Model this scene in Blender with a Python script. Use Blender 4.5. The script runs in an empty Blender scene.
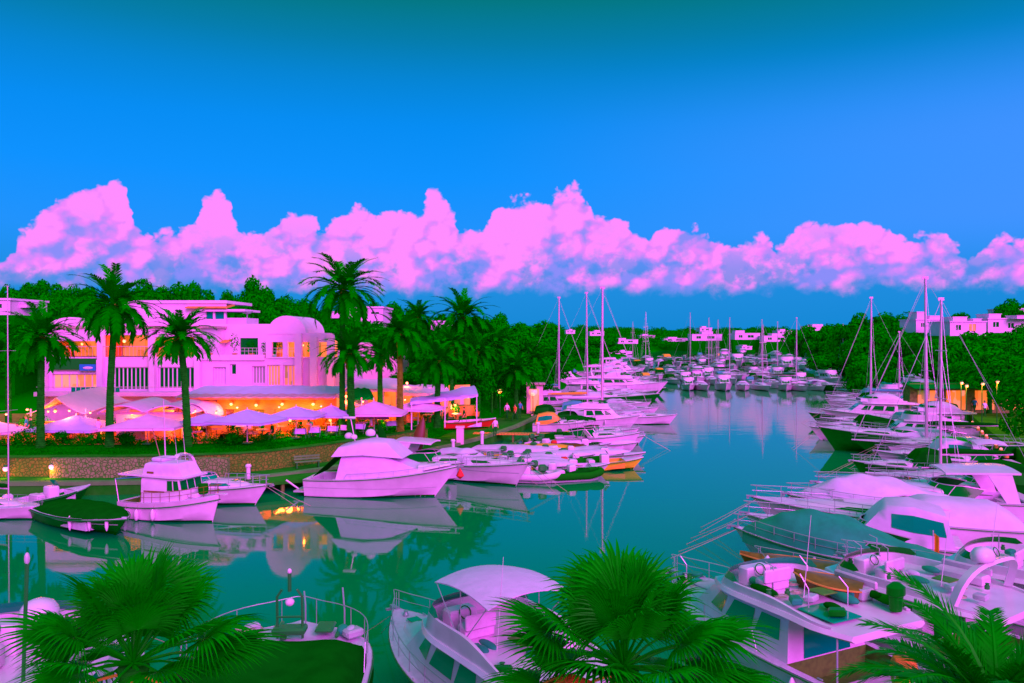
import bpy, bmesh, math, random
from math import sin, cos, pi, radians, atan2, sqrt, exp
from mathutils import Vector, Matrix
random.seed(7)
S = bpy.context.scene
COL = S.collection
FPX, CX, HY, CAMZ = 800.0, 512.0, 335.0, 10.0

# ---------------------------------------------------------------- camera
cd = bpy.data.cameras.new('camera'); cam = bpy.data.objects.new('camera', cd); COL.objects.link(cam)
cd.sensor_width = 36.0; cd.lens = FPX / 1024 * 36.0
cd.clip_start = .1; cd.clip_end = 6000
cam.location = (0, 0, CAMZ)
cam.rotation_euler = (radians(90 - math.degrees(math.atan((341.5 - HY) / FPX))), 0, 0)
S.camera = cam

# ---------------------------------------------------------------- world: dusk sky with a bank of cumulus
SUN_DIR = Vector((.42, -.80, .42)).normalized()
SUN_EL = math.asin(SUN_DIR.z); SUN_ROT = atan2(SUN_DIR.x, SUN_DIR.y)
w = bpy.data.worlds.new('World'); S.world = w; w.use_nodes = True
nt = w.node_tree; N = nt.nodes; LK = nt.links
for n in list(N): N.remove(n)
def nd(t, **k):
    n = N.new(t)
    for a, b in k.items(): setattr(n, a, b)
    return n
def mth(op, a, b=None, c=None, clamp=False):
    n = N.new('ShaderNodeMath'); n.operation = op; n.use_clamp = clamp
    for i, x in enumerate((a, b, c)):
        if x is None: continue
        if isinstance(x, (int, float)): n.inputs[i].default_value = x
        else: LK.new(x, n.inputs[i])
    return n.outputs[0]
def mixc(f, a, b):
    n = N.new('ShaderNodeMix'); n.data_type = 'RGBA'
    for k, x in ((0, f), (6, a), (7, b)):
        if isinstance(x, (int, float)): n.inputs[k].default_value = x
        elif isinstance(x, tuple): n.inputs[k].default_value = (*x, 1)
        else: LK.new(x, n.inputs[k])
    return n.outputs[2]
def sstep(x, a, b):
    n = N.new('ShaderNodeMapRange'); n.interpolation_type = 'SMOOTHSTEP'
    LK.new(x, n.inputs[0]); n.inputs[1].default_value = a; n.inputs[2].default_value = b
    return n.outputs[0]
tc = nd('ShaderNodeTexCoord'); sep = nd('ShaderNodeSeparateXYZ'); LK.new(tc.outputs['Generated'], sep.inputs[0])
az = mth('ARCTAN2', sep.outputs[0], sep.outputs[1])            # 0 straight ahead, + to the right (radians)
el = mth('ARCSINE', sep.outputs[2])
el_d = mth('MULTIPLY', el, 180 / pi)
ramp = nd('ShaderNodeValToRGB'); cr = ramp.color_ramp
STOPS = [(-5, (.0, .20, .52)), (0, (.004, .245, .68)), (3.4, (.010, .26, .76)), (7, (.012, .285, 1.0)), (11, (.002, .285, 1.02)),
         (14.5, (.0, .265, .92)), (17.5, (.0, .235, .68)), (20, (.0, .205, .42)), (23, (.0, .185, .19)), (30, (.0, .20, .12)), (48, (.02, .46, .42)), (90, (.02, .66, .36))]
def e01(e): return (e + 5) / 95
while len(cr.elements) > 1: cr.elements.remove(cr.elements[-1])
cr.elements[0].position = 0; cr.elements[0].color = (*STOPS[0][1], 1)
for e, c in STOPS[1:]:
    x = cr.elements.new(e01(e)); x.color = (*c, 1)
LK.new(mth('MULTIPLY_ADD', el_d, 1 / 95, 5 / 95, True), ramp.inputs[0])
# the sky is a little more violet towards the right
vio = mth('MULTIPLY', sstep(az, -.1, .75), mth('MULTIPLY', sstep(el_d, 3, 8), mth('SUBTRACT', 1, sstep(el_d, 12, 19))))
sky_c = mixc(mth('MULTIPLY', vio, .75), ramp.outputs[0], (.075, .30, 1.05))
nish = nd('ShaderNodeTexSky', sky_type='NISHITA', sun_disc=False)
nish.sun_elevation = SUN_EL; nish.sun_rotation = SUN_ROT
nsc = nd('ShaderNodeMix', data_type='RGBA', blend_type='MULTIPLY'); nsc.inputs[0].default_value = 1
LK.new(nish.outputs[0], nsc.inputs[6]); nsc.inputs[7].default_value = (.02, .07, .08, 1)
sky_c = mixc(.04, sky_c, nsc.outputs[2])
# cumulus tops as (azimuth, elevation)
PTS = [(-500, 262), (-380, 240), (-300, 205), (-200, 235), (-90, 215), (0, 258), (14, 236), (40, 216), (62, 196), (85, 187), (106, 178), (126, 186), (134, 212), (146, 232), (168, 226), (196, 222), (201, 207), (208, 197), (219, 193), (229, 197), (234, 210), (240, 226), (260, 231), (280, 215), (300, 212), (325, 224), (345, 212), (366, 203), (378, 213), (396, 208), (410, 216), (421, 210), (427, 194), (440, 192), (451, 204), (457, 225), (478, 227),
       (498, 204), (512, 198), (546, 198), (553, 192), (562, 188), (580, 188), (588, 194), (592, 212), (612, 215), (628, 220), (642, 236), (664, 225), (688, 222), (714, 238), (742, 240), (764, 235), (776, 245),
       (798, 224), (820, 218), (850, 224), (884, 224), (902, 240), (934, 232), (956, 243), (968, 256), (986, 240), (1006, 236), (1022, 243), (1080, 262), (1180, 225), (1300, 240), (1450, 215), (1600, 262)]
fc = nd('ShaderNodeFloatCurve'); cv = fc.mapping.curves[0]
def azx(px): return (math.atan((px - CX) / FPX) + 1.2) / 2.4
def ely(px, py): return math.degrees(math.atan((HY - py) / sqrt(FPX ** 2 + (px - CX) ** 2)))
pts = [(azx(px), ely(px, py) / 16) for px, py in PTS]
cv.points[0].location = (0, .3); cv.points[1].location = (1, .3)
for p in pts: cv.points.new(*p)
for p in cv.points: p.handle_type = 'AUTO_CLAMPED'
fc.mapping.update()
# wobble the azimuth a little so the outline is not the curve itself
comb = nd('ShaderNodeCombineXYZ'); LK.new(mth('MULTIPLY', az, 57.3), comb.inputs[0]); LK.new(mth('MULTIPLY', el_d, 1.15), comb.inputs[1])
def noise(scale, detail=4, rough=.5, vec=None, off=0):
    n = nd('ShaderNodeTexNoise'); n.inputs['Scale'].default_value = scale; n.inputs['Detail'].default_value = detail; n.inputs['Roughness'].default_value = rough
    mp = nd('ShaderNodeMapping'); mp.inputs[1].default_value = (off, off * .7, off * .3); LK.new(vec or comb.outputs[0], mp.inputs[0]); LK.new(mp.outputs[0], n.inputs['Vector'])
    return n
def vor(scale, off=0, sh=(0, 0)):
    n = nd('ShaderNodeTexVoronoi'); n.feature = 'SMOOTH_F1'; n.inputs['Scale'].default_value = scale; n.inputs['Smoothness'].default_value = .35
    mp = nd('ShaderNodeMapping'); mp.inputs[1].default_value = (off + sh[0], off * .6 + sh[1], 0); LK.new(wv, mp.inputs[0]); LK.new(mp.outputs[0], n.inputs['Vector'])
    return n.outputs['Distance']
nw = noise(.9, 3, .55)
wm = nd('ShaderNodeVectorMath', operation='MULTIPLY_ADD'); LK.new(nw.outputs['Color'], wm.inputs[0]); wm.inputs[1].default_value = (.9, .9, 0); LK.new(comb.outputs[0], wm.inputs[2])
wv = wm.outputs[0]
LK.new(mth('MULTIPLY_ADD', mth('ADD', az, mth('MULTIPLY_ADD', nw.outputs['Fac'], .012, -.006)), 1 / 2.4, .5), fc.inputs['Value'])
top = mth('MULTIPLY', fc.outputs[0], 16)
V1, V2, V3 = vor(.62), vor(1.5, 3.1), vor(3.6, 7.7)
V1b, V2b = vor(.62, 0, (.28, -.34)), vor(1.5, 3.1, (.22, -.30))
bil = mth('ADD', mth('ADD', mth('MULTIPLY', mth('SUBTRACT', .40, V1), 1.35), mth('MULTIPLY', mth('SUBTRACT', .42, V2), .62)), mth('MULTIPLY', mth('SUBTRACT', .42, V3), .30))
fb = mth('MULTIPLY', mth('SUBTRACT', noise(2.4, 6, .6).outputs['Fac'], .5), .22)
dens = mth('ADD', mth('ADD', mth('SUBTRACT', mth('ADD', top, .12), el_d), bil), fb)
wis = noise(.55, 5, .6, off=11).outputs['Fac']
cov = mth('MULTIPLY', sstep(dens, -.05, .32), sstep(mth('ADD', el_d, mth('MULTIPLY', mth('SUBTRACT', wis, .5), 2.6)), 2.7, 3.9))
# gaps low in the bank where the blue shows through
low = mth('SUBTRACT', 1, sstep(el_d, 4.2, 8.2))
gap = mth('MULTIPLY', sstep(noise(.36, 5, .58, off=23).outputs['Fac'], .50, .62), low)
cov = mth('MULTIPLY', cov, mth('SUBTRACT', 1, mth('MULTIPLY', gap, .72)))
# lit pink puffs, violet where they turn away or lie low
lit = mth('ADD', mth('MULTIPLY', mth('SUBTRACT', .56, V1), 1.1), mth('ADD', mth('MULTIPLY', mth('SUBTRACT', .48, V2), .34), mth('MULTIPLY', mth('SUBTRACT', .48, V3), .12)))
lit = mth('ADD', lit, mth('MULTIPLY', mth('SUBTRACT', noise(.30, 3, .5, off=5).outputs['Fac'], .44), 2.2))
lit = mth('ADD', lit, mth('MULTIPLY', mth('SUBTRACT', el_d, 5.6), .13))
lit = mth('ADD', lit, mth('ADD', mth('MULTIPLY', mth('SUBTRACT', V1b, V1), .9), mth('MULTIPLY', mth('SUBTRACT', V2b, V2), .26)))
lit = sstep(lit, -.50, .34)
cl_c = mixc(lit, (.26, .27, .95), (1.0, .236, 1.0))
cl_c = mixc(mth('MULTIPLY', sstep(lit, .8, 1), .5), cl_c, (1.0, .30, 1.0))
sky_c = mixc(cov, sky_c, cl_c)
bg = nd('ShaderNodeBackground'); LK.new(sky_c, bg.inputs[0]); bg.inputs[1].default_value = 1.0
wo = nd('ShaderNodeOutputWorld'); LK.new(bg.outputs[0], wo.inputs[0])

# ---------------------------------------------------------------- afterglow: one very soft sun
sl = bpy.data.lights.new('afterglow', 'SUN'); so = bpy.data.objects.new('afterglow', sl); COL.objects.link(so)
sl.energy = 5.0; sl.angle = radians(32); sl.color = (1.0, .09, 1.0)
so.rotation_euler = SUN_DIR.to_track_quat('Z', 'Y').to_euler()

S.view_settings.view_transform = 'Standard'; S.view_settings.look = 'None'
S.view_settings.exposure = 0; S.view_settings.gamma = 1; S.view_settings.use_curve_mapping = False
S.render.engine = 'CYCLES'
S.cycles.use_denoising = True
S.cycles.max_bounces = 5; S.cycles.diffuse_bounces = 3; S.cycles.glossy_bounces = 3; S.cycles.transmission_bounces = 3; S.cycles.transparent_max_bounces = 6
S.cycles.sample_clamp_indirect = 4; S.cycles.caustics_reflective = False; S.cycles.caustics_refractive = False

# ---------------------------------------------------------------- materials
MATS = {}
def mat(name, col, rough=.5, var=0, vscale=3, bump=0, bscale=20, metal=0, spec=.5, emit=None, estr=0, col2=None, trans=0):
    m = bpy.data.materials.new(name); m.use_nodes = True; t = m.node_tree; n = t.nodes; l = t.links
    b = n['Principled BSDF']; b.inputs['Base Color'].default_value = (*col, 1); b.inputs['Roughness'].default_value = rough
    b.inputs['Metallic'].default_value = metal; b.inputs['Specular IOR Level'].default_value = spec
    if emit: b.inputs['Emission Color'].default_value = (*emit, 1); b.inputs['Emission Strength'].default_value = estr
    if trans: b.inputs['Transmission Weight'].default_value = trans
    if var or bump:
        co = n.new('ShaderNodeTexCoord')
    if var:
        ns = n.new('ShaderNodeTexNoise'); ns.inputs['Scale'].default_value = vscale; ns.inputs['Detail'].default_value = 6; l.new(co.outputs['Object'], ns.inputs['Vector'])
        mx = n.new('ShaderNodeMix'); mx.data_type = 'RGBA'
        c2 = col2 or tuple(c * (1 - var) for c in col)
        mx.inputs[6].default_value = (*col, 1); mx.inputs[7].default_value = (*c2, 1)
        rp = n.new('ShaderNodeMapRange'); rp.inputs[1].default_value = .38; rp.inputs[2].default_value = .66; l.new(ns.outputs['Fac'], rp.inputs[0])
        l.new(rp.outputs[0], mx.inputs[0]); l.new(mx.outputs[2], b.inputs['Base Color'])
    if bump:
        n2 = n.new('ShaderNodeTexNoise'); n2.inputs['Scale'].default_value = bscale; n2.inputs['Detail'].default_value = 5; l.new(co.outputs['Object'], n2.inputs['Vector'])
        bp = n.new('ShaderNodeBump'); bp.inputs['Strength'].default_value = bump; bp.inputs['Distance'].default_value = .05; l.new(n2.outputs['Fac'], bp.inputs['Height']); l.new(bp.outputs[0], b.inputs['Normal'])
    MATS[name] = m; return m
M = MATS
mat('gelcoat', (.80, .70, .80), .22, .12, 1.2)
mat('gelcoat_shade', (.50, .56, .56), .3, .15, 1.5)  # greyer gelcoat for consoles, stripes and fittings
mat('deck_white', (.72, .62, .78), .5, .14, 4, .05, 60)
mat('cushion', (.70, .55, .68), .7, .1, 5, .15, 30)
mat('canvas_white', (.72, .60, .80), .75, .08, 2, .35, 3.5)
mat('canvas_dark', (.002, .17, .004), .8, .2, 2, .3, 4, spec=.0)
mat('canvas_teal', (.003, .42, .17), .75, .2, 2, .3, 4)
mat('canvas_blue', (.06, .40, .42), .75, .15, 2, .3, 4)
mat('canvas_green', (.0, .72, .02), .75, .1, 2, .3, 4, spec=.0)
mat('hull_dark', (.0, .28, .004), .3, .15, 1.5, spec=.12)
mat('hull_grey', (.34, .48, .36), .3, .15, 1.5)
mat('antifoul', (.0, .28, .0), .6, .25, 3, spec=.0)
mat('glass_dark', (.0, .28, .012), .08, spec=.18)
mat('glass_teal', (.0, .46, .15), .1, spec=.3)
mat('rubber', (.005, .28, .005), .6, .1, spec=.0)
mat('steel', (.42, .50, .50), .4, metal=.5)
mat('alloy', (.72, .50, .66), .35, metal=.3)
mat('alloy_dark', (.012, .28, .03), .4)
mat('teak', (.10, .34, .02), .6, .3, 6)
mat('varnish', (.24, .14, .01), .35, .3, 5)
mat('orange', (.95, .50, .02), .5, .12, 3)
mat('yellow', (.98, .95, .03), .45, .1, 3)
mat('red', (.62, .015, .01), .45, .1, 3)
mat('maroon', (.13, .04, .0), .5, .1, 3)
mat('flag_red', (.85, .02, .02), .7)
mat('rope', (.5, .42, .3), .8)
mat('stucco', (.88, .60, .86), .85, .08, .8, .1, 12)
mat('stucco_warm', (.84, .56, .62), .85, .1, .8, .1, 12)
mat('roof_tile', (.62, .36, .40), .8, .3, 2.5, .4, 6)
mat('terracotta', (.80, .38, .05), .8, .25, 3)
mat('awning', (.84, .56, .80), .75, .08, 1.2, .15, 3)
mat('awning_lilac', (.56, .48, .84), .75, .08, 1.2, .15, 3)
mat('awning_dark', (.0, .36, .02), .75, .15, 1.2, spec=.0)
mat('awning_orange', (.92, .42, .03), .7, .1, 2)
mat('sign_dark', (.0, .26, .01), .4)
mat('sign_blue', (.02, .25, .62), .4)
mat('wood_deck', (.20, .34, .06), .7, .4, 3, .2, 15, spec=.0)
mat('concrete', (.03, .36, .02), .85, .35, .6, .25, 8, col2=(.005, .30, .005), spec=.0)
mat('concrete_pale', (.12, .40, .08), .85, .3, .8, .2, 8)
mat('pier_green', (.06, .42, .08), .8, .3, .5, spec=.0)
mat('paving', (.05, .42, .01), .85, .3, .4, .15, 10, spec=.0)
mat('lawn', (.0, .40, .0), .95, .3, .9, .6, 6, spec=.0)
mat('hedge', (.0, .44, .0), .9, .35, 2, spec=.0)
mat('leaf', (.0, .52, .0), .7, .35, .35, spec=.0)
mat('leaf_far', (.0, .50, .0), .8, .35, .12, spec=.0)
mat('pine_dark', (.0, .48, .0), .8, .35, .25, spec=.0)
mat('palm_leaf', (.0, .47, .0), .5, .3, .8, spec=.0)
mat('fan_leaf', (.0, .46, .0), .5, .3, 1.6, spec=.06)
mat('fan_dead', (.85, .30, .02), .7, .4, 3, col2=(.40, .30, .02))
mat('flower', (.95, .22, .04), .7)
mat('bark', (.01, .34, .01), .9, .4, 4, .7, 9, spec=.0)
mat('bark_brown_lit', (.20, .30, .02), .9, .4, 4, .7, 9, spec=.0)  # browner bark; on one palm trunk the colour stands in for lamplight
mat('hill', (.0, .42, .0), .95, .3, .05, spec=.0)
mat('seabed', (.0, .2, .05), .9)
mat('skin', (.75, .28, .18), .6)
mat('shirt_white', (.8, .7, .8), .8)
mat('shirt_teal', (.0, .42, .42), .8)
mat('shirt_orange', (.9, .24, .03), .8)
mat('trousers', (.01, .27, .02), .8, spec=.0)
mat('hair', (.06, .3, .01), .8)
mat('white_paint', (.85, .66, .85), .5, .06, 2)
mat('lamp_glow', (1, .6, .4), .5, emit=(1, .20, .16), estr=1.4)
mat('lamp_hot', (1, .6, .4), .5, emit=(1, .27, .75), estr=1.6)
mat('window_lit', (.9, .3, .05), .5, emit=(1, .15, .01), estr=.75)
mat('window_lit_soft', (.9, .3, .1), .5, emit=(1, .26, .06), estr=.95)
mat('interior', (.85, .40, .20), .8)
mat('terrace_tile', (.55, .34, .05), .8, .3, 2, spec=.1)
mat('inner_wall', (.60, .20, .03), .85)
mat('purple_panel', (.35, .10, .95), .6)

def tex_wall(name, c1, c2, c3, scale):
    m = mat(name, c1, .9); t = m.node_tree; n = t.nodes; l = t.links; b = n['Principled BSDF']
    co = n.new('ShaderNodeTexCoord'); v = n.new('ShaderNodeTexVoronoi'); v.inputs['Scale'].default_value = scale; l.new(co.outputs['Object'], v.inputs['Vector'])
    ns = n.new('ShaderNodeTexNoise'); ns.inputs['Scale'].default_value = scale * .35; ns.inputs['Detail'].default_value = 4; l.new(co.outputs['Object'], ns.inputs['Vector'])
    r = n.new('ShaderNodeValToRGB'); l.new(v.outputs['Color'], r.inputs[0]); r.color_ramp.elements[0].color = (*c1, 1); r.color_ramp.elements[1].color = (*c2, 1)
    mx = n.new('ShaderNodeMix'); mx.data_type = 'RGBA'; l.new(ns.outputs['Fac'], mx.inputs[0]); l.new(r.outputs[0], mx.inputs[6]); mx.inputs[7].default_value = (*c3, 1)
    v2 = n.new('ShaderNodeTexVoronoi'); v2.feature = 'DISTANCE_TO_EDGE'; v2.inputs['Scale'].default_value = scale; l.new(co.outputs['Object'], v2.inputs['Vector'])
    mr = n.new('ShaderNodeMapRange'); mr.inputs[1].default_value = 0; mr.inputs[2].default_value = .12; l.new(v2.outputs['Distance'], mr.inputs[0])
    m2 = n.new('ShaderNodeMix'); m2.data_type = 'RGBA'; l.new(mr.outputs[0], m2.inputs[0]); m2.inputs[6].default_value = (.02, .36, .0, 1); l.new(mx.outputs[2], m2.inputs[7])
    l.new(m2.outputs[2], b.inputs['Base Color'])
    bp = n.new('ShaderNodeBump'); bp.inputs['Strength'].default_value = .8; bp.inputs['Distance'].default_value = .06; l.new(mr.outputs[0], bp.inputs['Height']); l.new(bp.outputs[0], b.inputs['Normal'])
    return m
tex_wall('stone', (.04, .33, .0), (.29, .30, .02), (.14, .31, .01), 4.6)
tex_wall('stone_pale', (.20, .36, .08), (.32, .36, .16), (.20, .36, .06), 4.6)

def water_mat():
    m = bpy.data.materials.new('water'); m.use_nodes = True; t = m.node_tree; n = t.nodes; l = t.links
    for x in list(n): n.remove(x)
    out = n.new('ShaderNodeOutputMaterial'); mix = n.new('ShaderNodeMixShader'); df = n.new('ShaderNodeBsdfDiffuse'); gl = n.new('ShaderNodeBsdfGlossy')
    df.inputs[0].default_value = (.0, .36, .06, 1); gl.inputs['Roughness'].default_value = .03; gl.inputs[0].default_value = (.80, 1, .95, 1)
    co = n.new('ShaderNodeTexCoord')
    mp = n.new('ShaderNodeMapping'); mp.inputs[3].default_value = (.32, 1.3, 1); l.new(co.outputs['Object'], mp.inputs[0])
    a = n.new('ShaderNodeTexNoise'); a.inputs['Scale'].default_value = 1.1; a.inputs['Detail'].default_value = 3; l.new(mp.outputs[0], a.inputs['Vector'])
    b = n.new('ShaderNodeTexNoise'); b.inputs['Scale'].default_value = .11; b.inputs['Detail'].default_value = 2; l.new(mp.outputs[0], b.inputs['Vector'])
    big = n.new('ShaderNodeTexNoise'); big.inputs['Scale'].default_value = .02; big.inputs['Detail'].default_value = 2; l.new(co.outputs['Object'], big.inputs['Vector'])
    # calm in the near basin, light ripple in the open fairway
    sp = n.new('ShaderNodeSeparateXYZ'); l.new(co.outputs['Object'], sp.inputs[0])
    rg = n.new('ShaderNodeMapRange'); rg.inputs[1].default_value = 45; rg.inputs[2].default_value = 105; rg.inputs[3].default_value = .14; rg.inputs[4].default_value = .75; l.new(sp.outputs[1], rg.inputs[0])
    mb = n.new('ShaderNodeMath'); mb.operation = 'MULTIPLY'; l.new(rg.outputs[0], mb.inputs[0]); l.new(a.outputs['Fac'], mb.inputs[1])
    ad = n.new('ShaderNodeMath'); ad.operation = 'MULTIPLY_ADD'; l.new(b.outputs['Fac'], ad.inputs[0]); ad.inputs[1].default_value = .9; l.new(mb.outputs[0], ad.inputs[2])
    bp = n.new('ShaderNodeBump'); bp.inputs['Strength'].default_value = .22; bp.inputs['Distance'].default_value = .05; l.new(ad.outputs[0], bp.inputs['Height'])
    l.new(bp.outputs[0], gl.inputs['Normal'])
    fr = n.new('ShaderNodeFresnel'); fr.inputs[0].default_value = 1.37
    l.new(fr.outputs[0], mix.inputs[0]); l.new(df.outputs[0], mix.inputs[1]); l.new(gl.outputs[0], mix.inputs[2]); l.new(mix.outputs[0], out.inputs[0])
    MATS['water'] = m
water_mat()

# ---------------------------------------------------------------- mesh helpers
def lerp(a, b, t): return a + (b - a) * t
def v3(a): return Vector(a)
class MB:
    def __init__(s): s.v = []; s.f = []
    def add(s, vs, fs):
        o = len(s.v); s.v += [tuple(x) for x in vs]; s.f += [tuple(i + o for i in q) for q in fs]
    def box(s, c, d, rz=0, ry=0, taper=1.0):
        x, y, z = d[0] / 2, d[1] / 2, d[2] / 2; R = Matrix.Rotation(rz, 3, 'Z') @ Matrix.Rotation(ry, 3, 'Y'); c = Vector(c)
        P = [R @ Vector((sx * x * (taper if sz > 0 else 1), sy * y * (taper if sz > 0 else 1), sz * z)) + c for sz in (-1, 1) for sy in (-1, 1) for sx in (-1, 1)]
        s.add(P, [(0, 2, 3, 1), (4, 5, 7, 6), (0, 1, 5, 4), (2, 6, 7, 3), (0, 4, 6, 2), (1, 3, 7, 5)]); return s
    def rbox(s, c, d, r=.04, rz=0):
        x, y, z = d[0] / 2, d[1] / 2, d[2] / 2; r = min(r, x * .9, y * .9, z * .9)
        rings = []
        for zz, k in ((-z, r), (-z + r, 0), (z - r, 0), (z, r)):
            ring = []
            for sx, sy, a0 in ((1, 1, 0), (-1, 1, 90), (-1, -1, 180), (1, -1, 270)):
                for a in (0, 45, 90):
                    t = radians(a0 + a); rr = max(r - k, .0) if k else r
                    ring.append((sx * (x - r) + rr * cos(t), sy * (y - r) + rr * sin(t), zz))
            rings.append(ring)
        R = Matrix.Rotation(rz, 3, 'Z'); c = Vector(c)
        s.loft([[R @ Vector(p) + c for p in ring] for ring in rings]); return s
    def tube(s, a, b, r, r2=None, n=6, cap=True):
        a, b = Vector(a), Vector(b); d = (b - a)
        if d.length < 1e-6: return s
        d.normalize(); u = d.orthogonal().normalized(); w_ = d.cross(u); r2 = r if r2 is None else r2
        R = [[a + (u * cos(2 * pi * i / n) + w_ * sin(2 * pi * i / n)) * r for i in range(n)], [b + (u * cos(2 * pi * i / n) + w_ * sin(2 * pi * i / n)) * r2 for i in range(n)]]
        s.loft(R, cap=cap); return s
    def path(s, P, r, n=6, closed=False):
        P = [Vector(p) for p in P]; rings = []; u = None
        for i, p in enumerate(P):
            a = P[i - 1] if (i > 0 or closed) else p; b = P[(i + 1) % len(P)] if (i < len(P) - 1 or closed) else p
            d = (b - a).normalized() if (b - a).length > 1e-9 else Vector((0, 0, 1))
            u = d.orthogonal().normalized() if u is None else (u - d * u.dot(d)).normalized()
            w_ = d.cross(u); rr = r[i] if isinstance(r, (list, tuple)) else r
            rings.append([p + (u * cos(2 * pi * k / n) + w_ * sin(2 * pi * k / n)) * rr for k in range(n)])
        if closed: rings.append(rings[0])
        s.loft(rings, cap=not closed); return s
    def loft(s, rings, cap=True, closed=True):
        n = len(rings[0]); o = len(s.v)
        for r in rings: s.v += [tuple(p) for p in r]
        for i in range(len(rings) - 1):
            for k in range(n if closed else n - 1):
                k2 = (k + 1) % n
                s.f.append((o + i * n + k, o + i * n + k2, o + (i + 1) * n + k2, o + (i + 1) * n + k))
        if cap:
            s.f.append(tuple(o + k for k in reversed(range(n)))); s.f.append(tuple(o + (len(rings) - 1) * n + k for k in range(n)))
        return s
    def grid(s, fn, nu, nv):
        o = len(s.v)
        for i in range(nu + 1):
            for j in range(nv + 1): s.v.append(tuple(fn(i / nu, j / nv)))
        for i in range(nu):
            for j in range(nv):
                a = o + i * (nv + 1) + j; s.f.append((a, a + nv + 1, a + nv + 2, a + 1))
        return s
    def slab(s, fn, nu, nv, th):
        # a two-sided sheet with thickness th (downwards)
        o = len(s.v)
        s.grid(fn, nu, nv); s.grid(lambda a, b: (lambda p: (p[0], p[1], p[2] - th))(fn(1 - a, b)), nu, nv)
        m = (nu + 1) * (nv + 1)
        def top_(i, j): return o + i * (nv + 1) + j
        def bot(i, j): return o + m + (nu - i) * (nv + 1) + j
        for i in range(nu):
            s.f.append((top_(i, 0), bot(i, 0), bot(i + 1, 0), top_(i + 1, 0))); s.f.append((top_(i + 1, nv), bot(i + 1, nv), bot(i, nv), top_(i, nv)))
        for j in range(nv):
            s.f.append((top_(0, j + 1), bot(0, j + 1), bot(0, j), top_(0, j))); s.f.append((top_(nu, j), bot(nu, j), bot(nu, j + 1), top_(nu, j + 1)))
        return s
    def prism(s, out, z0, z1, sc=1.0, c=(0, 0)):
        a = [(x, y, z0) for x, y in out]; b = [(c[0] + (x - c[0]) * sc, c[1] + (y - c[1]) * sc, z1) for x, y in out]
        s.loft([a, b]); return s
    def ell(s, c, r, nu=10, nv=7):
        rings = []
        for j in range(nv + 1):
            t = -pi / 2 + pi * j / nv; k = max(cos(t), .02)
            rings.append([(c[0] + r[0] * k * cos(2 * pi * i / nu), c[1] + r[1] * k * sin(2 * pi * i / nu), c[2] + r[2] * sin(t)) for i in range(nu)])
        s.loft(rings); return s
    def lathe(s, prof, n=12, c=(0, 0, 0)):
        s.loft([[(c[0] + r * cos(2 * pi * i / n), c[1] + r * sin(2 * pi * i / n), c[2] + z) for i in range(n)] for r, z in prof]); return s
    def quad(s, a, b, c, d): s.add([a, b, c, d], [(0, 1, 2, 3)]); return s
    def build(s, name, m, parent=None, smooth=35, loc=None):
        me = bpy.data.meshes.new(name); me.from_pydata(s.v, [], s.f)
        mm = MATS[m] if isinstance(m, str) else m
        me.materials.append(mm)
        if smooth:
            me.polygons.foreach_set('use_smooth', [True] * len(me.polygons)); me.update()
            try: me.set_sharp_from_angle(angle=radians(smooth))
            except Exception: pass
        me.update()
        o = bpy.data.objects.new(name, me); COL.objects.link(o)
        if parent: o.parent = parent
        if loc: o.location = loc
        return o
def thing(name, label, cat, loc=(0, 0, 0), rz=0, group=None, scale=None):
    o = bpy.data.objects.new(name, None); COL.objects.link(o); o.location = loc; o.rotation_euler = (0, 0, rz); o.empty_display_size = .3
    o['label'] = label; o['category'] = cat
    if group: o['group'] = group
    if scale: o.scale = (scale,) * 3 if isinstance(scale, (int, float)) else scale
    return o
def tag(o, label, cat, group=None):
    o['label'] = label; o['category'] = cat
    if group: o['group'] = group
    return o
def struct(o, kind='structure'): o['kind'] = kind; return o
def dup(root, loc=None, rz=None, label=None, group=None, scale=None, swap=None):
    def cp(o, par):
        c = o.copy(); COL.objects.link(c)
        if par: c.parent = par
        if swap and c.type == 'MESH' and c.name.split('.')[0] in swap:
            c.material_slots[0].link = 'OBJECT'; c.material_slots[0].material = MATS[swap[c.name.split('.')[0]]]
        for ch in KIDS.get(o.name, [x.name for x in o.children]): cp(bpy.data.objects[ch], c)
        return c
    r = cp(root, None)
    if loc is not None: r.location = loc
    if rz is not None: r.rotation_euler = (0, 0, rz)
    if label: r['label'] = label
    if group: r['group'] = group
    if scale: r.scale = (scale,) * 3 if isinstance(scale, (int, float)) else scale
    return r
KIDS = {}
def freeze(root):
    # remember the children so copies need no scene-wide search
    def go(o):
        ks = [x.name for x in o.children]; KIDS[o.name] = ks
        for k in ks: go(bpy.data.objects[k])
    go(root); return root
def G(px, py, z=0.0):
    Y = (CAMZ - z) * FPX / (py - HY); return ((px - CX) / FPX * Y, Y)
def P(px, py, Y): return Vector(((px - CX) / FPX * Y, Y, CAMZ + (HY - py) / FPX * Y))
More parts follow.
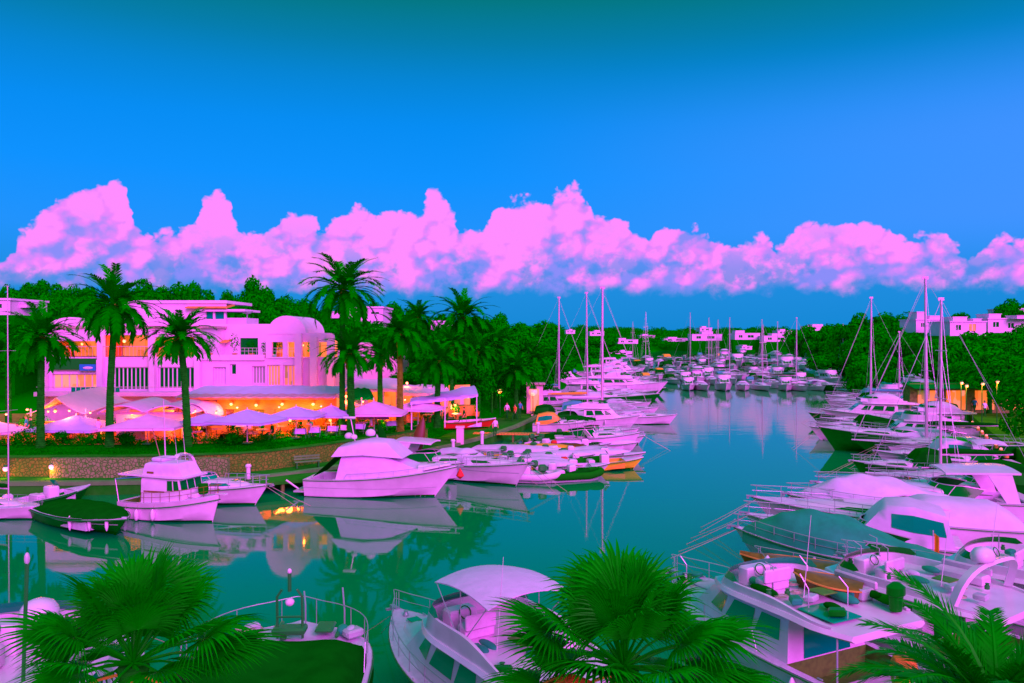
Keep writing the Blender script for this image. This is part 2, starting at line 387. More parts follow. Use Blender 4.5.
# ================================================================ the setting: terrain, water, quays
LEFT = [(-90, 48.8), (-31.6, 49.4), (-17.8, 50.6), (-12.5, 55), (-3.7, 68), (3.2, 89), (7.4, 123), (22, 200), (75, 470)]
RIGHT = [(185, 520), (150, 360), (100, 200), (66, 120), (47, 80), (38.5, 60), (34, 40), (34, 11.5)]
BASIN = LEFT + [(120, 520)] + RIGHT + [(-90, 11.5)]
def inside(x, y):
    c = False; n = len(BASIN); j = n - 1
    for i in range(n):
        xi, yi = BASIN[i]; xj, yj = BASIN[j]
        if (yi > y) != (yj > y) and x < (xj - xi) * (y - yi) / (yj - yi) + xi: c = not c
        j = i
    return c
def dist(x, y):
    best = 1e18; n = len(BASIN)
    for i in range(n):
        ax, ay = BASIN[i]; bx, by = BASIN[(i + 1) % n]; dx, dy = bx - ax, by - ay
        t = max(0, min(1, ((x - ax) * dx + (y - ay) * dy) / (dx * dx + dy * dy))); d = (x - ax - t * dx) ** 2 + (y - ay - t * dy) ** 2
        best = min(best, d)
    return -sqrt(best) if inside(x, y) else sqrt(best)
def ss(a, b, x):
    t = max(0, min(1, (x - a) / (b - a))); return t * t * (3 - 2 * t)
def ground_h(x, y):
    d = dist(x, y)
    if d < 1.5: return -2.5
    if y < 14 and -92 < x < 40: return lerp(-2.5, .9, ss(1.5, 3.5, d))
    h = lerp(-2.5, .5, ss(1.5, 3.2, d))
    wob = .9 * sin(x * .05 + 1.3) * cos(y * .043) + .5 * sin(x * .11 + y * .09)
    if y > 380:
        return h + ss(6, 60, d) * 5 + min(9, max(0, d - 40) * .05) + wob * ss(20, 60, d)
    if x > 25:
        r = h + ss(9, 30, d) * 3 + max(0, min(9, (d - 22) * .3)) * ss(110, 160, y) + max(0, d - 30) * .07
        return min(r, 24) + wob * ss(20, 60, d)
    h += ss(3.6, 7.5, d) * 1.55
    h += min(16, max(0, d - 46) * .13) + wob * ss(46, 80, d)
    return h
def grade(a, b, near0, near1, s, g):
    xs = [near0]
    while xs[-1] < near1: xs.append(xs[-1] + s)
    st = s; x = xs[-1]
    while x < b: st *= g; x += st; xs.append(x)
    st = s; x = xs[0]; lo = []
    while x > a: st *= g; x -= st; lo.append(x)
    return lo[::-1] + xs
GX = grade(-2500, 2500, -56, 70, 2.2, 1.14); GY = grade(-80, 5200, 8, 130, 2.4, 1.12)
mb = MB(); nx, ny = len(GX), len(GY)
for x in GX:
    for y in GY: mb.v.append((x, y, ground_h(x, y)))
for i in range(nx - 1):
    for j in range(ny - 1):
        a = i * ny + j; mb.f.append((a, a + ny, a + ny + 1, a + 1))
struct(mb.build('ground', 'hill'))
mb = MB(); mb.quad((-200, 4, 0), (300, 4, 0), (300, 640, 0), (-200, 640, 0)); struct(mb.build('water', 'water', smooth=0))

def offs(line, d):
    # offset a polyline to its left-hand side
    out = []
    for i, p in enumerate(line):
        a = Vector(line[max(0, i - 1)]); b = Vector(line[min(len(line) - 1, i + 1)]); t = (b - a).normalized()
        out.append((p[0] - t.y * d, p[1] + t.x * d))
    return out
def dens_line(line, st=2.0):
    out = []
    for a, b in zip(line[:-1], line[1:]):
        n = max(1, int((Vector(b) - Vector(a)).length / st))
        out += [(lerp(a[0], b[0], k / n), lerp(a[1], b[1], k / n)) for k in range(n)]
    return out + [line[-1]]
def strip(line, d0, d1, z0, z1, zb, jig=0):
    A = offs(line, d0); B = offs(line, d1); mb = MB()
    r = random.Random(3)
    rings = [[(a[0], a[1], zb), (a[0], a[1], z0 + r.uniform(-jig, jig)), (b[0], b[1], z1), (b[0], b[1], zb)] for a, b in zip(A, B)]
    return mb.loft(rings)
def smooth_line(line, it=2):
    for _ in range(it):
        o = [line[0]]
        for a, b in zip(line[:-1], line[1:]):
            o += [(a[0] * .75 + b[0] * .25, a[1] * .75 + b[1] * .25), (a[0] * .25 + b[0] * .75, a[1] * .25 + b[1] * .75)]
        line = o + [line[-1]]
    return line
LQ = dens_line(smooth_line(LEFT[:7]), 2.5)
RQ = dens_line(smooth_line(RIGHT[2:][::-1]), 3)          # from near to far
RQ = [p for p in RQ]
struct(strip(LQ, -.0, 6.5, .74, .76, -1.6).build('quay', 'concrete'))
struct(strip(LQ, -.08, .42, .86, .87, .62).build('kerb', 'concrete_pale'))
struct(strip(RQ[::-1], 0, 9, .95, 1.0, -1.6).build('quay', 'paving'))
mb = MB(); mb.box((-25, 5.6, -.3), (130, 12, 2.5)); struct(mb.build('quay', 'concrete'))
# stone wall, lawn bank behind it, terrace
WALL = [p for p in LQ if p[0] > -62 and p[1] < 69.5]
tag(strip(WALL, 2.6, 3.15, 1.98, 2.0, .5, .03).build('stone_wall', 'stone'), 'long rough brown stone retaining wall running along the left quay', 'wall')
mb = strip(WALL, 2.5, 3.2, 2.07, 2.07, 2.0); tag(mb.build('wall_coping', 'concrete'), 'flat coping course on top of the long brown stone wall', 'coping')
bank = dens_line(WALL, 1.0)
struct(strip(WALL, 3.2, 8, 2.02, 2.16, 0).build('lawn', 'lawn'))
tl = [p for p in LQ if p[0] > -62 and p[1] < 82]
struct(strip(tl, 7.6, 30, 2.2, 2.2, 0).build('terrace', 'terrace_tile'))
# broad pale landing with the paler old masonry left of the white trawler
mb = MB(); mb.box((-24.2, 52.0, 1.25), (11.5, .5, 1.5)); tag(mb.build('stone_wall', 'stone_pale'), 'short paler stone wall section behind the white trawler stern', 'wall')

# ================================================================ white hotel on the left
SC = 800 / 72.0
def bx(px): return (px - CX) / SC
def bz(py): return CAMZ + (HY - py) / SC
def wall_panel(mb, x0, x1, z0, z1, y, depth, ops):
    xs = sorted({x0, x1, *[o[0] for o in ops], *[o[1] for o in ops]}); zs = sorted({z0, z1, *[o[2] for o in ops], *[o[3] for o in ops]})
    for i in range(len(xs) - 1):
        for j in range(len(zs) - 1):
            cx_, cz_ = (xs[i] + xs[i + 1]) / 2, (zs[j] + zs[j + 1]) / 2
            if any(o[0] < cx_ < o[1] and o[2] < cz_ < o[3] for o in ops): continue
            mb.quad((xs[i], y, zs[j]), (xs[i + 1], y, zs[j]), (xs[i + 1], y, zs[j + 1]), (xs[i], y, zs[j + 1]))
    for a, b, c, d in ops:
        y2 = y + depth
        mb.quad((a, y, c), (a, y2, c), (b, y2, c), (b, y, c)); mb.quad((a, y, d), (b, y, d), (b, y2, d), (a, y2, d))
        mb.quad((a, y, c), (a, y, d), (a, y2, d), (a, y2, c)); mb.quad((b, y, c), (b, y2, c), (b, y2, d), (b, y, d))
    # sides, top and back
    yb = y + max(depth, .3)
    mb.quad((x0, y, z1), (x1, y, z1), (x1, yb, z1), (x0, yb, z1)); mb.quad((x0, y, z0), (x0, y, z1), (x0, yb, z1), (x0, yb, z0)); mb.quad((x1, y, z0), (x1, yb, z0), (x1, yb, z1), (x1, y, z1))
HB = (bx(190), 72, 2.2)
hotel = thing('hotel_building', 'large white hotel with balconies and warm lit rooms behind the palms', 'hotel', HB)
OFF = (-HB[0], -HB[1], -HB[2])
def hpart(mb, name, m, parent=None, label=None, smooth=30):
    o = mb.build(name, m, parent or hotel, smooth)
    if parent is None: o.location = OFF
    if label: o['label'] = label
    return o
lowops = [(52, 99, 374, 389), (113, 152, 367, 390), (158, 194, 367, 389), (213, 226, 367, 385), (230, 236, 364, 375), (252, 265, 366, 384), (267, 280, 365, 386), (283, 296, 365, 386)]
ops = [(bx(a), bx(b), bz(d), bz(c)) for a, b, c, d in lowops]
mb = MB(); wall_panel(mb, bx(44), bx(334), 2.2, 7.9, 72, .35, ops)
mb.box(((bx(44) + bx(334)) / 2, 79.2, 5), (bx(334) - bx(44) - .05, 13.6, 5.7)) if False else None
hpart(mb, 'lower_wall', 'stucco')
mb = MB(); mb.box(((bx(44) + bx(334)) / 2, 79.5, 7.72), (bx(334) - bx(44) + .1, 14.4, .34)); hpart(mb, 'terrace_slab', 'stucco')
for a in (45, 333): mb = MB(); mb.box((bx(a), 79, 5.0), (.3, 13.6, 5.6)); hpart(mb, 'end_wall', 'stucco')
def window(a, b, c, d, y, glass, nmul, lab=None, bars=1, fr='white_paint', parent=None):
    x0, x1, z0, z1 = bx(a), bx(b), bz(d), bz(c)
    m_ = MB(); m_.box(((x0 + x1) / 2, y + .3, (z0 + z1) / 2), (x1 - x0 - .04, .03, z1 - z0 - .04)); g = hpart(m_, 'window', glass, None, lab, 0)
    f = MB()
    for k in range(nmul + 1):
        x = lerp(x0 + .05, x1 - .05, k / nmul); f.box((x, y + .25, (z0 + z1) / 2), (.09, .06, z1 - z0 - .01))
    for k in range(bars + 1): f.box(((x0 + x1) / 2, y + .24, lerp(z0 + .05, z1 - .05, k / bars)), (x1 - x0 - .01, .05, .08))
    o = f.build('frame', fr, g, 0); return g
lit = MATS['window_lit']
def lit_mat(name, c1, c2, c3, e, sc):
    # emissive patches painted as a lamplit room: lamps, curtains and furniture
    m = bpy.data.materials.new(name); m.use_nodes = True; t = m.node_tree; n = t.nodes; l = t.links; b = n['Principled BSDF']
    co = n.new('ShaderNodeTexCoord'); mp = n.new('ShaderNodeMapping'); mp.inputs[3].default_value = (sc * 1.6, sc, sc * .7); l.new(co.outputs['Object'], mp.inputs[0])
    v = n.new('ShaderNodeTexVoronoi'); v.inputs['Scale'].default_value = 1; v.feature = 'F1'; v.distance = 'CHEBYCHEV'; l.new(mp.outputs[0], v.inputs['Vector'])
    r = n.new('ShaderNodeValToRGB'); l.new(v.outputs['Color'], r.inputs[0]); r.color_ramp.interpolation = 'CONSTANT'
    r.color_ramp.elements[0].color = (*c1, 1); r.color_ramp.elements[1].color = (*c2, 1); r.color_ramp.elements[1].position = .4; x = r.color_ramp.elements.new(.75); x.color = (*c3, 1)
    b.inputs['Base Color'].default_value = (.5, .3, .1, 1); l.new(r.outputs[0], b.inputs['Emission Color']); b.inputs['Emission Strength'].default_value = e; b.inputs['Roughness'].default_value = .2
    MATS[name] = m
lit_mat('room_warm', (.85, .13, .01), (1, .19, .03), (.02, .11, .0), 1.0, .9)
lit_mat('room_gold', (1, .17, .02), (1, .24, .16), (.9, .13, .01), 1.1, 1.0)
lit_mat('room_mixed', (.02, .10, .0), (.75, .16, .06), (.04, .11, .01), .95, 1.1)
window(52, 99, 374, 389, 72, 'room_gold', 6, 'wide window glowing gold')
window(113, 152, 367, 390, 72, 'glass_dark', 9, 'dark window row with white mullions')
window(158, 194, 367, 389, 72, 'glass_dark', 8, 'dark window row with white mullions')
window(213, 226, 367, 385, 72, 'canvas_white', 4, 'white shuttered window')
window(230, 236, 364, 375, 72, 'glass_dark', 1, 'small dark window')
window(252, 265, 366, 384, 72, 'hull_grey', 4, 'grey shuttered window')
window(267, 280, 365, 386, 72, 'room_warm', 4, 'orange lit window')
window(283, 296, 365, 386, 72, 'room_mixed', 3, 'dim window beside the pillars')
# upper floor, left half
upops = [(53, 97, 341, 357), (104, 149, 335, 357), (155, 196, 337, 357)]
ops = [(bx(a), bx(b), bz(d), bz(c)) for a, b, c, d in upops]
mb = MB(); wall_panel(mb, bx(44), bx(201), 7.9, bz(328), 71.97, .3, ops); hpart(mb, 'upper_wall', 'stucco')
mb = MB(); mb.box(((bx(44) + bx(201)) / 2, 78.3, bz(328) + .1), (bx(201) - bx(44) + .5, 13.2, .22)); hpart(mb, 'roof', 'roof_tile')
for x_ in (bx(201) - .15, bx(44) + .15): mb = MB(); mb.box((x_, 78.6, 9.2), (.3, 12.8, 2.8)); hpart(mb, 'end_wall', 'stucco')
# arched parapet over the left bay
mb = MB(); n_ = 14; A = []
for k in range(n_ + 1):
    t = k / n_; A.append((lerp(bx(46), bx(97), t), bz(328) + .22 + .75 * sin(pi * t) ** .7))
mb.loft([[(x, 71.9, z) for x, z in A] + [(bx(97), 71.9, bz(330)), (bx(46), 71.9, bz(330))], [(x, 72.4, z) for x, z in A] + [(bx(97), 72.4, bz(330)), (bx(46), 72.4, bz(330))]]); hpart(mb, 'arched_parapet', 'stucco')
# loggia rooms: back panels glow with painted lamplight, lining plain warm colour
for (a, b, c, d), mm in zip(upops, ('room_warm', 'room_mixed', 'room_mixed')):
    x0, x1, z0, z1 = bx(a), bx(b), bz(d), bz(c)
    m_ = MB(); m_.box(((x0 + x1) / 2, 75.6, (z0 + z1) / 2), (x1 - x0, .1, z1 - z0)); g = hpart(m_, 'window', mm, None, 'glowing panel as lit room behind the loggia', 0)
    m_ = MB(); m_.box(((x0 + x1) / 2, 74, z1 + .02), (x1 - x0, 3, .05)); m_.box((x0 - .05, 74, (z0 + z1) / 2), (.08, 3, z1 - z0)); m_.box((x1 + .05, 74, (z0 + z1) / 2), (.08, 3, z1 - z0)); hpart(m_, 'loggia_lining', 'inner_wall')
    m_ = MB(); m_.tube((x0, 71.85, z0 + .95), (x1, 71.85, z0 + .95), .035)
    for k in range(13): m_.tube((lerp(x0, x1, k / 12), 71.85, z0), (lerp(x0, x1, k / 12), 71.85, z0 + .95), .015, n=4)
    hpart(m_, 'railing', 'alloy')
mb = MB(); mb.box(((bx(53) + bx(98)) / 2, 71.8, bz(364)), (bx(98) - bx(53), .25, 1.0)); hpart(mb, 'awning_box', 'sign_dark')
mb = MB(); mb.box(((bx(82) + bx(98)) / 2, 71.6, bz(367.3)), (bx(98) - bx(82), .12, .56)); sg = hpart(mb, 'sign_board', 'sign_blue')
mb = MB(); mb.ell(((bx(82) + bx(98)) / 2 + .05, 71.52, bz(367.6)), (.46, .03, .13), 12, 6); mb.build('sign_emblem', 'canvas_white', sg, 30)
# balcony strip with glass panels below the lower windows
mb = MB(); mb.box(((bx(44) + bx(205)) / 2, 71.2, bz(393)), (bx(205) - bx(44), 1.6, .35)); hpart(mb, 'balcony_slab', 'stucco')
for k in range(10):
    a = lerp(80, 128, k / 10)
    mb = MB(); mb.box((bx(a + 2.3), 70.5, bz(388.6)), (.36, .03, .42)); hpart(mb, 'balustrade_panel', 'glass_teal')
mb = MB(); mb.tube((bx(46), 70.5, bz(386)), (bx(205), 70.5, bz(386)), .03); hpart(mb, 'railing', 'alloy')
for a in (46, 102, 154, 199): mb = MB(); mb.box((bx(a), 71.7, 5.7), (.5, .5, 4.2)); hpart(mb, 'pilaster', 'stucco')
for a in (101.5, 152, 198): mb = MB(); mb.box((bx(a), 71.8, 8.9), (.42, .34, 2.3)); hpart(mb, 'pilaster', 'stucco')
# roof terrace on the right half
mb = MB(); mb.box(((bx(201) + bx(265)) / 2, 71.95, bz(357.5)), (bx(265) - bx(201), .3, .5)); hpart(mb, 'parapet', 'stucco')
mb = MB()
for z in (bz(348), bz(351)): mb.tube((bx(201), 72.0, z), (bx(300), 72.0, z), .025, n=4)
for k in range(26): mb.tube((lerp(bx(201), bx(300), k / 25), 72.0, bz(358)), (lerp(bx(201), bx(300), k / 25), 72.0, bz(348)), .02, n=4)
hpart(mb, 'railing', 'alloy')
S78 = 800 / 78
def cx78(px): return (px - CX) / S78
def cz78(py): return CAMZ + (HY - py) / S78
ops = [(cx78(a), cx78(b), cz78(d), cz78(c)) for a, b, c, d in ((206, 222, 341, 358), (240, 258, 338, 358))]
mb = MB(); wall_panel(mb, cx78(200), cx78(272), 7.9, cz78(324), 78, .3, ops); hpart(mb, 'terrace_wall', 'stucco')
for (a, b, c, d), mm in zip(((206, 222, 341, 358), (240, 258, 338, 358)), ('glass_dark', 'glass_dark')):
    mb = MB(); mb.box(((cx78(a) + cx78(b)) / 2, 78.2, (cz78(c) + cz78(d)) / 2), (cx78(b) - cx78(a), .05, cz78(c) - cz78(d))); hpart(mb, 'window', mm, None, 'dark terrace doorway', 0)
mb = MB(); mb.slab(lambda u, v: (lerp(cx78(204), cx78(232), v), lerp(78, 76.6, u), cz78(339.5) - .25 * u), 2, 2, .05); hpart(mb, 'awning', 'awning_orange', None, 'small orange awning')
# arch block with the barrel roof
aops = [(272, 283, 342, 357), (288, 311, 342, 357), (318, 328, 342, 357)]
ops = [(bx(a), bx(b), bz(d), bz(c)) for a, b, c, d in aops]
mb = MB(); wall_panel(mb, bx(266), bx(334), 7.9, bz(333), 71.9, .4, ops); hpart(mb, 'arch_wall', 'stucco')
for (a, b, c, d), mm in zip(aops, ('room_warm', 'room_mixed', 'room_gold')):  # emissive panels behind the openings imitate lit rooms
    mb = MB(); mb.box(((bx(a) + bx(b)) / 2, 74.5, (bz(c) + bz(d)) / 2), (bx(b) - bx(a) + .6, .08, bz(c) - bz(d) + .4)); hpart(mb, 'window', mm, None, 'glowing panel behind an opening of the arch block', 0)
mb = MB(); A = [(bx(287) + 1.75 * cos(pi * k / 18), bz(334) + 1.65 * sin(pi * k / 18)) for k in range(19)]
mb.loft([[(x, 71.85, z) for x, z in A], [(x, 79, z) for x, z in A]]); hpart(mb, 'barrel_roof', 'stucco', smooth=40)
for a in (300, 315, 332): mb = MB(); mb.box((bx(a), 71.55, 6.0), (.62, .5, 7.6)); hpart(mb, 'pillar', 'stucco')
for a in (300, 332): mb = MB(); mb.box((bx(a), 71.55, 9.2), (.55, .48, 1.9)); hpart(mb, 'pillar', 'stucco')
# penthouse
S82 = 800 / 82.0
def q(px, py): return ((px - CX) / S82, CAMZ + (HY - py) / S82)
(x0, z0), (x1, z1) = q(122, 330), q(226, 300)
pops = [(q(206, 318)[0], q(213, 318)[0], q(0, 319)[1], q(0, 310)[1]), (q(215, 318)[0], q(224, 318)[0], q(0, 319)[1], q(0, 310)[1])]
mb = MB(); wall_panel(mb, x0, x1, z0 - 1, z1 - .35, 82, .25, pops); mb.box(((x0 + x1) / 2, 85.8, z1 - .2), (x1 - x0 + .3, 8, .3)); hpart(mb, 'penthouse_wall', 'stucco')
for p in pops:
    mb = MB(); mb.box(((p[0] + p[1]) / 2, 82.2, (p[2] + p[3]) / 2), (p[1] - p[0], .04, p[3] - p[2])); hpart(mb, 'window', 'glass_teal', None, 'penthouse window', 0)
mb = MB(); (x0, z0), (x1, z1) = q(204, 331), q(243, 309); mb.box(((x0 + x1) / 2 + .2, 84.4, (z0 + z1) / 2 - .6), (x1 - x0, 4.0, z1 - z0 - .6)); mb.box(((x0 + x1) / 2, 84, z1 - .15), (x1 - x0 + .7, 5, .22)); hpart(mb, 'penthouse_wing', 'stucco')
mb = MB(); mb.slab(lambda u, v: (lerp(q(188, 0)[0], q(230, 0)[0], v), lerp(83.5, 81.2, u), q(0, 304)[1] - .35 * u), 3, 6, .12); hpart(mb, 'tiled_eave', 'terracotta')
mb = MB(); x_, z_ = q(244, 314); mb.lathe([(.02, 0), (.3, .06), (.55, .2), (.62, .3), (.5, .22), (.02, .06)], 14, (x_, 83, z_)); mb.tube((x_, 83, z_), (x_, 83, z_ - 1.2), .05); hpart(mb, 'satellite_dish', 'gelcoat_shade')
# ================================================================ restaurants on the terrace
FL = 2.2
pav = thing('restaurant_pavilion', 'long low restaurant pavilion with tiled roof and warm lit wall', 'pavilion', (bx(260) + 1, 66, FL))
PO = (-pav.location[0], -66, -FL)
def ppart(mb, name, m, smooth=30, par=pav, off=None):
    o = mb.build(name, m, par, smooth); o.location = off or PO; return o
S64 = 800 / 64.0
def px64(px, py): return ((px - CX) / S64, CAMZ + (HY - py) / S64)
x0, x1 = px64(214, 0)[0], px64(334, 0)[0]
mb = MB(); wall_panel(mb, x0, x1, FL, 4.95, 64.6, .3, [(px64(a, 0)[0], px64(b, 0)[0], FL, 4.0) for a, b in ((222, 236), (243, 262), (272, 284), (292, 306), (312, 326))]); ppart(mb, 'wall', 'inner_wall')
mb = MB(); mb.box(((x0 + x1) / 2, 67.2, 3.4), (x1 - x0, .1, 2.6)); ppart(mb, 'back_wall', 'room_warm', 0)  # wall emits light itself, standing in for a lamplit interior
mb = MB(); mb.slab(lambda u, v: (lerp(px64(180, 0)[0], px64(336, 0)[0], v), lerp(69.0, 63.1, u), 5.62 - .58 * u + .03 * sin(v * 40)), 6, 60, .12); ppart(mb, 'roof', 'awning_lilac')
mb = MB(); mb.slab(lambda u, v: (lerp(px64(180, 0)[0], px64(336, 0)[0], v), lerp(64.3, 62.95, u), 5.27 - .16 * u + .03 * sin(v * 90)), 3, 90, .06); ppart(mb, 'eave', 'roof_tile')
mb = MB()
r_ = random.Random(5)
for k in range(90):
    x = lerp(px64(182, 0)[0], px64(335, 0)[0], k / 89); mb.tube((x, 63.0, 4.98), (x, 64.4, 5.1), .085, n=6)
ppart(mb, 'eave_tiles', 'terracotta')
LAMPS = []
def sconce(px, py, Y, e=30, kind='wall'):
    p = P(px, py, Y); LAMPS.append((p, e))
# fabric roofs to the left of the pavilion
tent = thing('fabric_tent', 'pale pink fabric tent roof with steep ridge beside the left palm', 'tent', (bx(82), 64, FL))
TO = tuple(-c for c in tent.location)
mb = MB()
def tentf(u, v):
    x = lerp(px64(45, 0)[0], px64(102, 0)[0], v); y = lerp(69, 61.5, u)
    r = 1 - abs(2 * v - 1); z = 4.3 + 1.25 * r ** 1.5 - .35 * u + .15 * sin(u * pi); return (x, y, z)
mb.slab(tentf, 8, 14, .05); ppart(mb, 'canopy', 'awning', 60, tent, TO)
for x in (47, 100):
    for y in (61.8, 68.5): mb = MB(); mb.tube((px64(x, 0)[0], y, FL), (px64(x, 0)[0], y, 4.3), .06); ppart(mb, 'post', 'white_paint', 30, tent, TO)
kiosk = thing('kiosk', 'pink bar kiosk with scalloped roof between two palms', 'kiosk', (px64(152, 0)[0], 61, FL))
KO = tuple(-c for c in kiosk.location)
mb = MB(); x0, x1 = px64(116, 0)[0], px64(186, 0)[0]
def sx(px): return (px - CX) / (800 / 60.0)
x0, x1 = sx(116), sx(184)
wall_panel(mb, x0, x1, FL, 4.2, 60, .25, [(sx(144), sx(166), 3.0, 3.75), (sx(172), sx(181), FL, 3.1), (sx(124), sx(134), 2.9, 3.75)]); mb.box(((x0 + x1) / 2, 62.2, 3.2), (x1 - x0, .15, 2)); ppart(mb, 'wall', 'stucco_warm', 30, kiosk, KO)
mb = MB(); mb.box(((sx(144) + sx(166)) / 2, 60.3, 3.35), (sx(166) - sx(144) - .02, .05, .78)); ppart(mb, 'hatch', 'sign_dark', 0, kiosk, KO)
mb = MB()
def scal(u, v):
    x = lerp(x0 - .9, x1 + .9, v); k = abs(sin(v * 2 * pi)) ; return (x, lerp(64.5, 59.0, u), 4.25 + .75 * k ** .8 * (1 - .25 * u))
mb.slab(scal, 5, 40, .08); ppart(mb, 'roof', 'awning', 50, kiosk, KO)
mb = MB(); mb.box(((x0 + x1) / 2, 59.0, 4.22), (x1 - x0 + 1.7, .06, .16)); ppart(mb, 'fascia', 'roof_tile', 30, kiosk, KO)
mb = MB(); mb.box(((sx(126) + sx(150)) / 2, 59.5, 2.75), (sx(150) - sx(126), .7, 1.1)); ppart(mb, 'counter', 'stucco_warm', 30, kiosk, KO)
at = thing('arched_tent', 'pink arched tent opening left of the long pavilion', 'tent', (px64(204, 0)[0], 63, FL)); AO = tuple(-c for c in at.location)
mb = MB(); xc = px64(204, 0)[0]
mb.slab(lambda u, v: (xc + 1.35 * cos(pi * (1 - v)), lerp(67, 61, u), 3.6 + 1.2 * sin(pi * v)), 4, 16, .05); ppart(mb, 'canopy', 'awning', 50, at, AO)
mb = MB(); mb.box((xc, 66.8, 3.2), (2.7, .1, 2)); ppart(mb, 'back_wall', 'stucco_warm', 30, at, AO)
for s_ in (-1, 1): mb = MB(); mb.box((xc + s_ * 1.33, 61.2, 2.9), (.1, .1, 1.5)); ppart(mb, 'post', 'white_paint', 30, at, AO)
# big flat awnings at the right end
def awning(name, label, pts, m, posts, z_low=None):
    a, b, c, d = [Vector(p) for p in pts]
    base = Vector(((a.x + c.x) / 2, (a.y + c.y) / 2, FL - .1)); t = thing(name, label, 'awning', base)
    mb = MB(); mb.slab(lambda u, v: tuple(a.lerp(b, v).lerp(d.lerp(c, v), u) + Vector((0, 0, .16 * sin(pi * u) + .05 * sin(v * 18))) - base), 6, 24, .05); mb.build('canopy', m, t, 50)
    mb = MB(); mb.loft([[tuple(d.lerp(c, k / 20) - base + Vector((0, 0, dz + (.03 * sin(k * 2) if dz < -.1 else 0)))) for dz in (0, -.26)] for k in range(21)], cap=False, closed=False); mb.build('valance', m, t, 50)
    for p in (lerp(d, c, .02), lerp(d, c, .5), lerp(d, c, .98)):
        mb = MB(); mb.tube(p - base - Vector((0, 0, .05)), (p.x - base.x, p.y - base.y, 0), .05); mb.build('post', 'white_paint', t)
    return t
awning('flat_awning', 'wide lilac awning at the right end of the restaurants', [P(411, 399, 72), P(474, 385, 76), P(478, 394, 70), P(410, 402, 66.5)], 'awning_lilac', 3)
awning('flat_awning', 'pink awning behind the wide lilac one at the right end', [P(403, 385, 80), P(447, 384, 82), P(450, 394, 76), P(402, 393, 75)], 'awning', 3)
awning('flat_awning', 'long pale roof awning above the lit dining area behind the tall palm', [P(330, 380, 84), P(402, 378, 84), P(402, 389, 76), P(330, 389, 76)], 'awning', 3)
awning('flat_awning', 'small dark green awning between the pale ones by the tall palm', [P(350, 388, 73), P(368, 388, 73), P(374, 397, 69), P(349, 397, 69)], 'awning_dark', 3)
# back wall of the dining area, glowing itself to imitate lamplight
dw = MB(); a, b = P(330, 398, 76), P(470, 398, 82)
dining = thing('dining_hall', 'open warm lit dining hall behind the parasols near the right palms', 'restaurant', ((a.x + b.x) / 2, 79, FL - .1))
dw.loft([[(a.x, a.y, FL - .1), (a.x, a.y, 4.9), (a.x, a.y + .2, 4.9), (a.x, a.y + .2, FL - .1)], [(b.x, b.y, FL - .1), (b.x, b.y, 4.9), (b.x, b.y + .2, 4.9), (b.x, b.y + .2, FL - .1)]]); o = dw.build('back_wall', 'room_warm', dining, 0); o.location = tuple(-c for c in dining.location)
for k in range(9):
    p = P(334 + k * 16, 405, 74.5 + k * .6); mb = MB(); mb.box((p.x, p.y, 3.5), (.35, .35, 2.8)); o = mb.build('column', 'stucco_warm', dining); o.location = tuple(-c for c in dining.location)
pnl = MB(); p = P(373, 415, 66); pnl.box(p, (2.6, .06, .75)); pb = tag(pnl.build('canvas_screen', 'purple_panel'), 'violet canvas screen hanging under the parasols', 'screen')

def yterr(px):
    K = [(-60, 57), (230, 57.5), (300, 60), (375, 64), (460, 71), (560, 85)]
    for (a, ya), (b, yb) in zip(K[:-1], K[1:]):
        if px <= b: return lerp(ya, yb, (px - a) / (b - a))
    return 85
# parasols
def parasol(px, ap, ed, hw, Y, m, label):
    p = P(px, ap, Y); e = P(px, ed, Y); w_ = hw / (800 / Y); t = thing('parasol', label, 'parasol', (p.x, Y, FL), random.uniform(-.3, .3), 'parasols over the restaurant terrace')
    za, ze = p.z - FL, e.z - FL; n = 8; mb = MB()
    def f(u, v):
        a = 2 * pi * v; k = cos(pi / 4) / cos(((a + pi / 4) % (pi / 2)) - pi / 4); k = lerp(k * 1.25, 1, .15)
        r = w_ * u * k; return (r * cos(a), r * sin(a) * .85, lerp(za, ze, u ** .9) - .0 * u)
    mb.slab(f, 4, 32, .03); mb.build('canopy', m, t, 25)
    mb = MB(); mb.loft([[(f(1, k / 32)[0], f(1, k / 32)[1], ze + dz) for dz in (0, -.17)] for k in range(33)], cap=False, closed=False); mb.build('valance', m, t, 25)
    mb = MB(); mb.tube((0, 0, 0), (0, 0, za + .12), .04); mb.build('pole', 'alloy', t); mb = MB(); mb.box((0, 0, .05), (.6, .6, .1)); mb.build('base', 'alloy_dark', t)
    mb = MB()
    for k in range(8):
        q_ = f(.95, k / 8); mb.tube((0, 0, za - .25), (q_[0], q_[1], q_[2] - .06), .015, n=4)
    mb.build('rib', 'alloy', t)
for a in [(76, 415, 427, 40, 59.6, 'awning_lilac', 'pale lilac parasol in front of the fabric tent'), (-4, 421, 430, 28, 58.5, 'awning', 'parasol cut by the left edge of the photo'),
          (147, 414, 425, 41, 57.2, 'awning', 'wide pink parasol before the bar kiosk'), (247, 409, 420, 36, 57.6, 'awning_lilac', 'wide lilac parasol left of the pavilion doors'),
          (206, 413, 421, 30, 59.2, 'awning_lilac', 'lilac parasol half behind the wide lilac one'), (296, 406, 415, 29, 60.5, 'awning_lilac', 'lilac parasol before the middle of the long pavilion'),
          (331, 405, 414, 24, 63, 'awning_lilac', 'lilac parasol above the violet screen'), (374, 401, 412, 36, 65, 'awning', 'large pink parasol right of the violet screen'),
          (418, 399, 408, 26, 68, 'awning', 'pink parasol beside the wide lilac awning'), (345, 396, 403, 20, 71, 'awning', 'small pink parasol behind the tall palm trunk')]: parasol(*a)

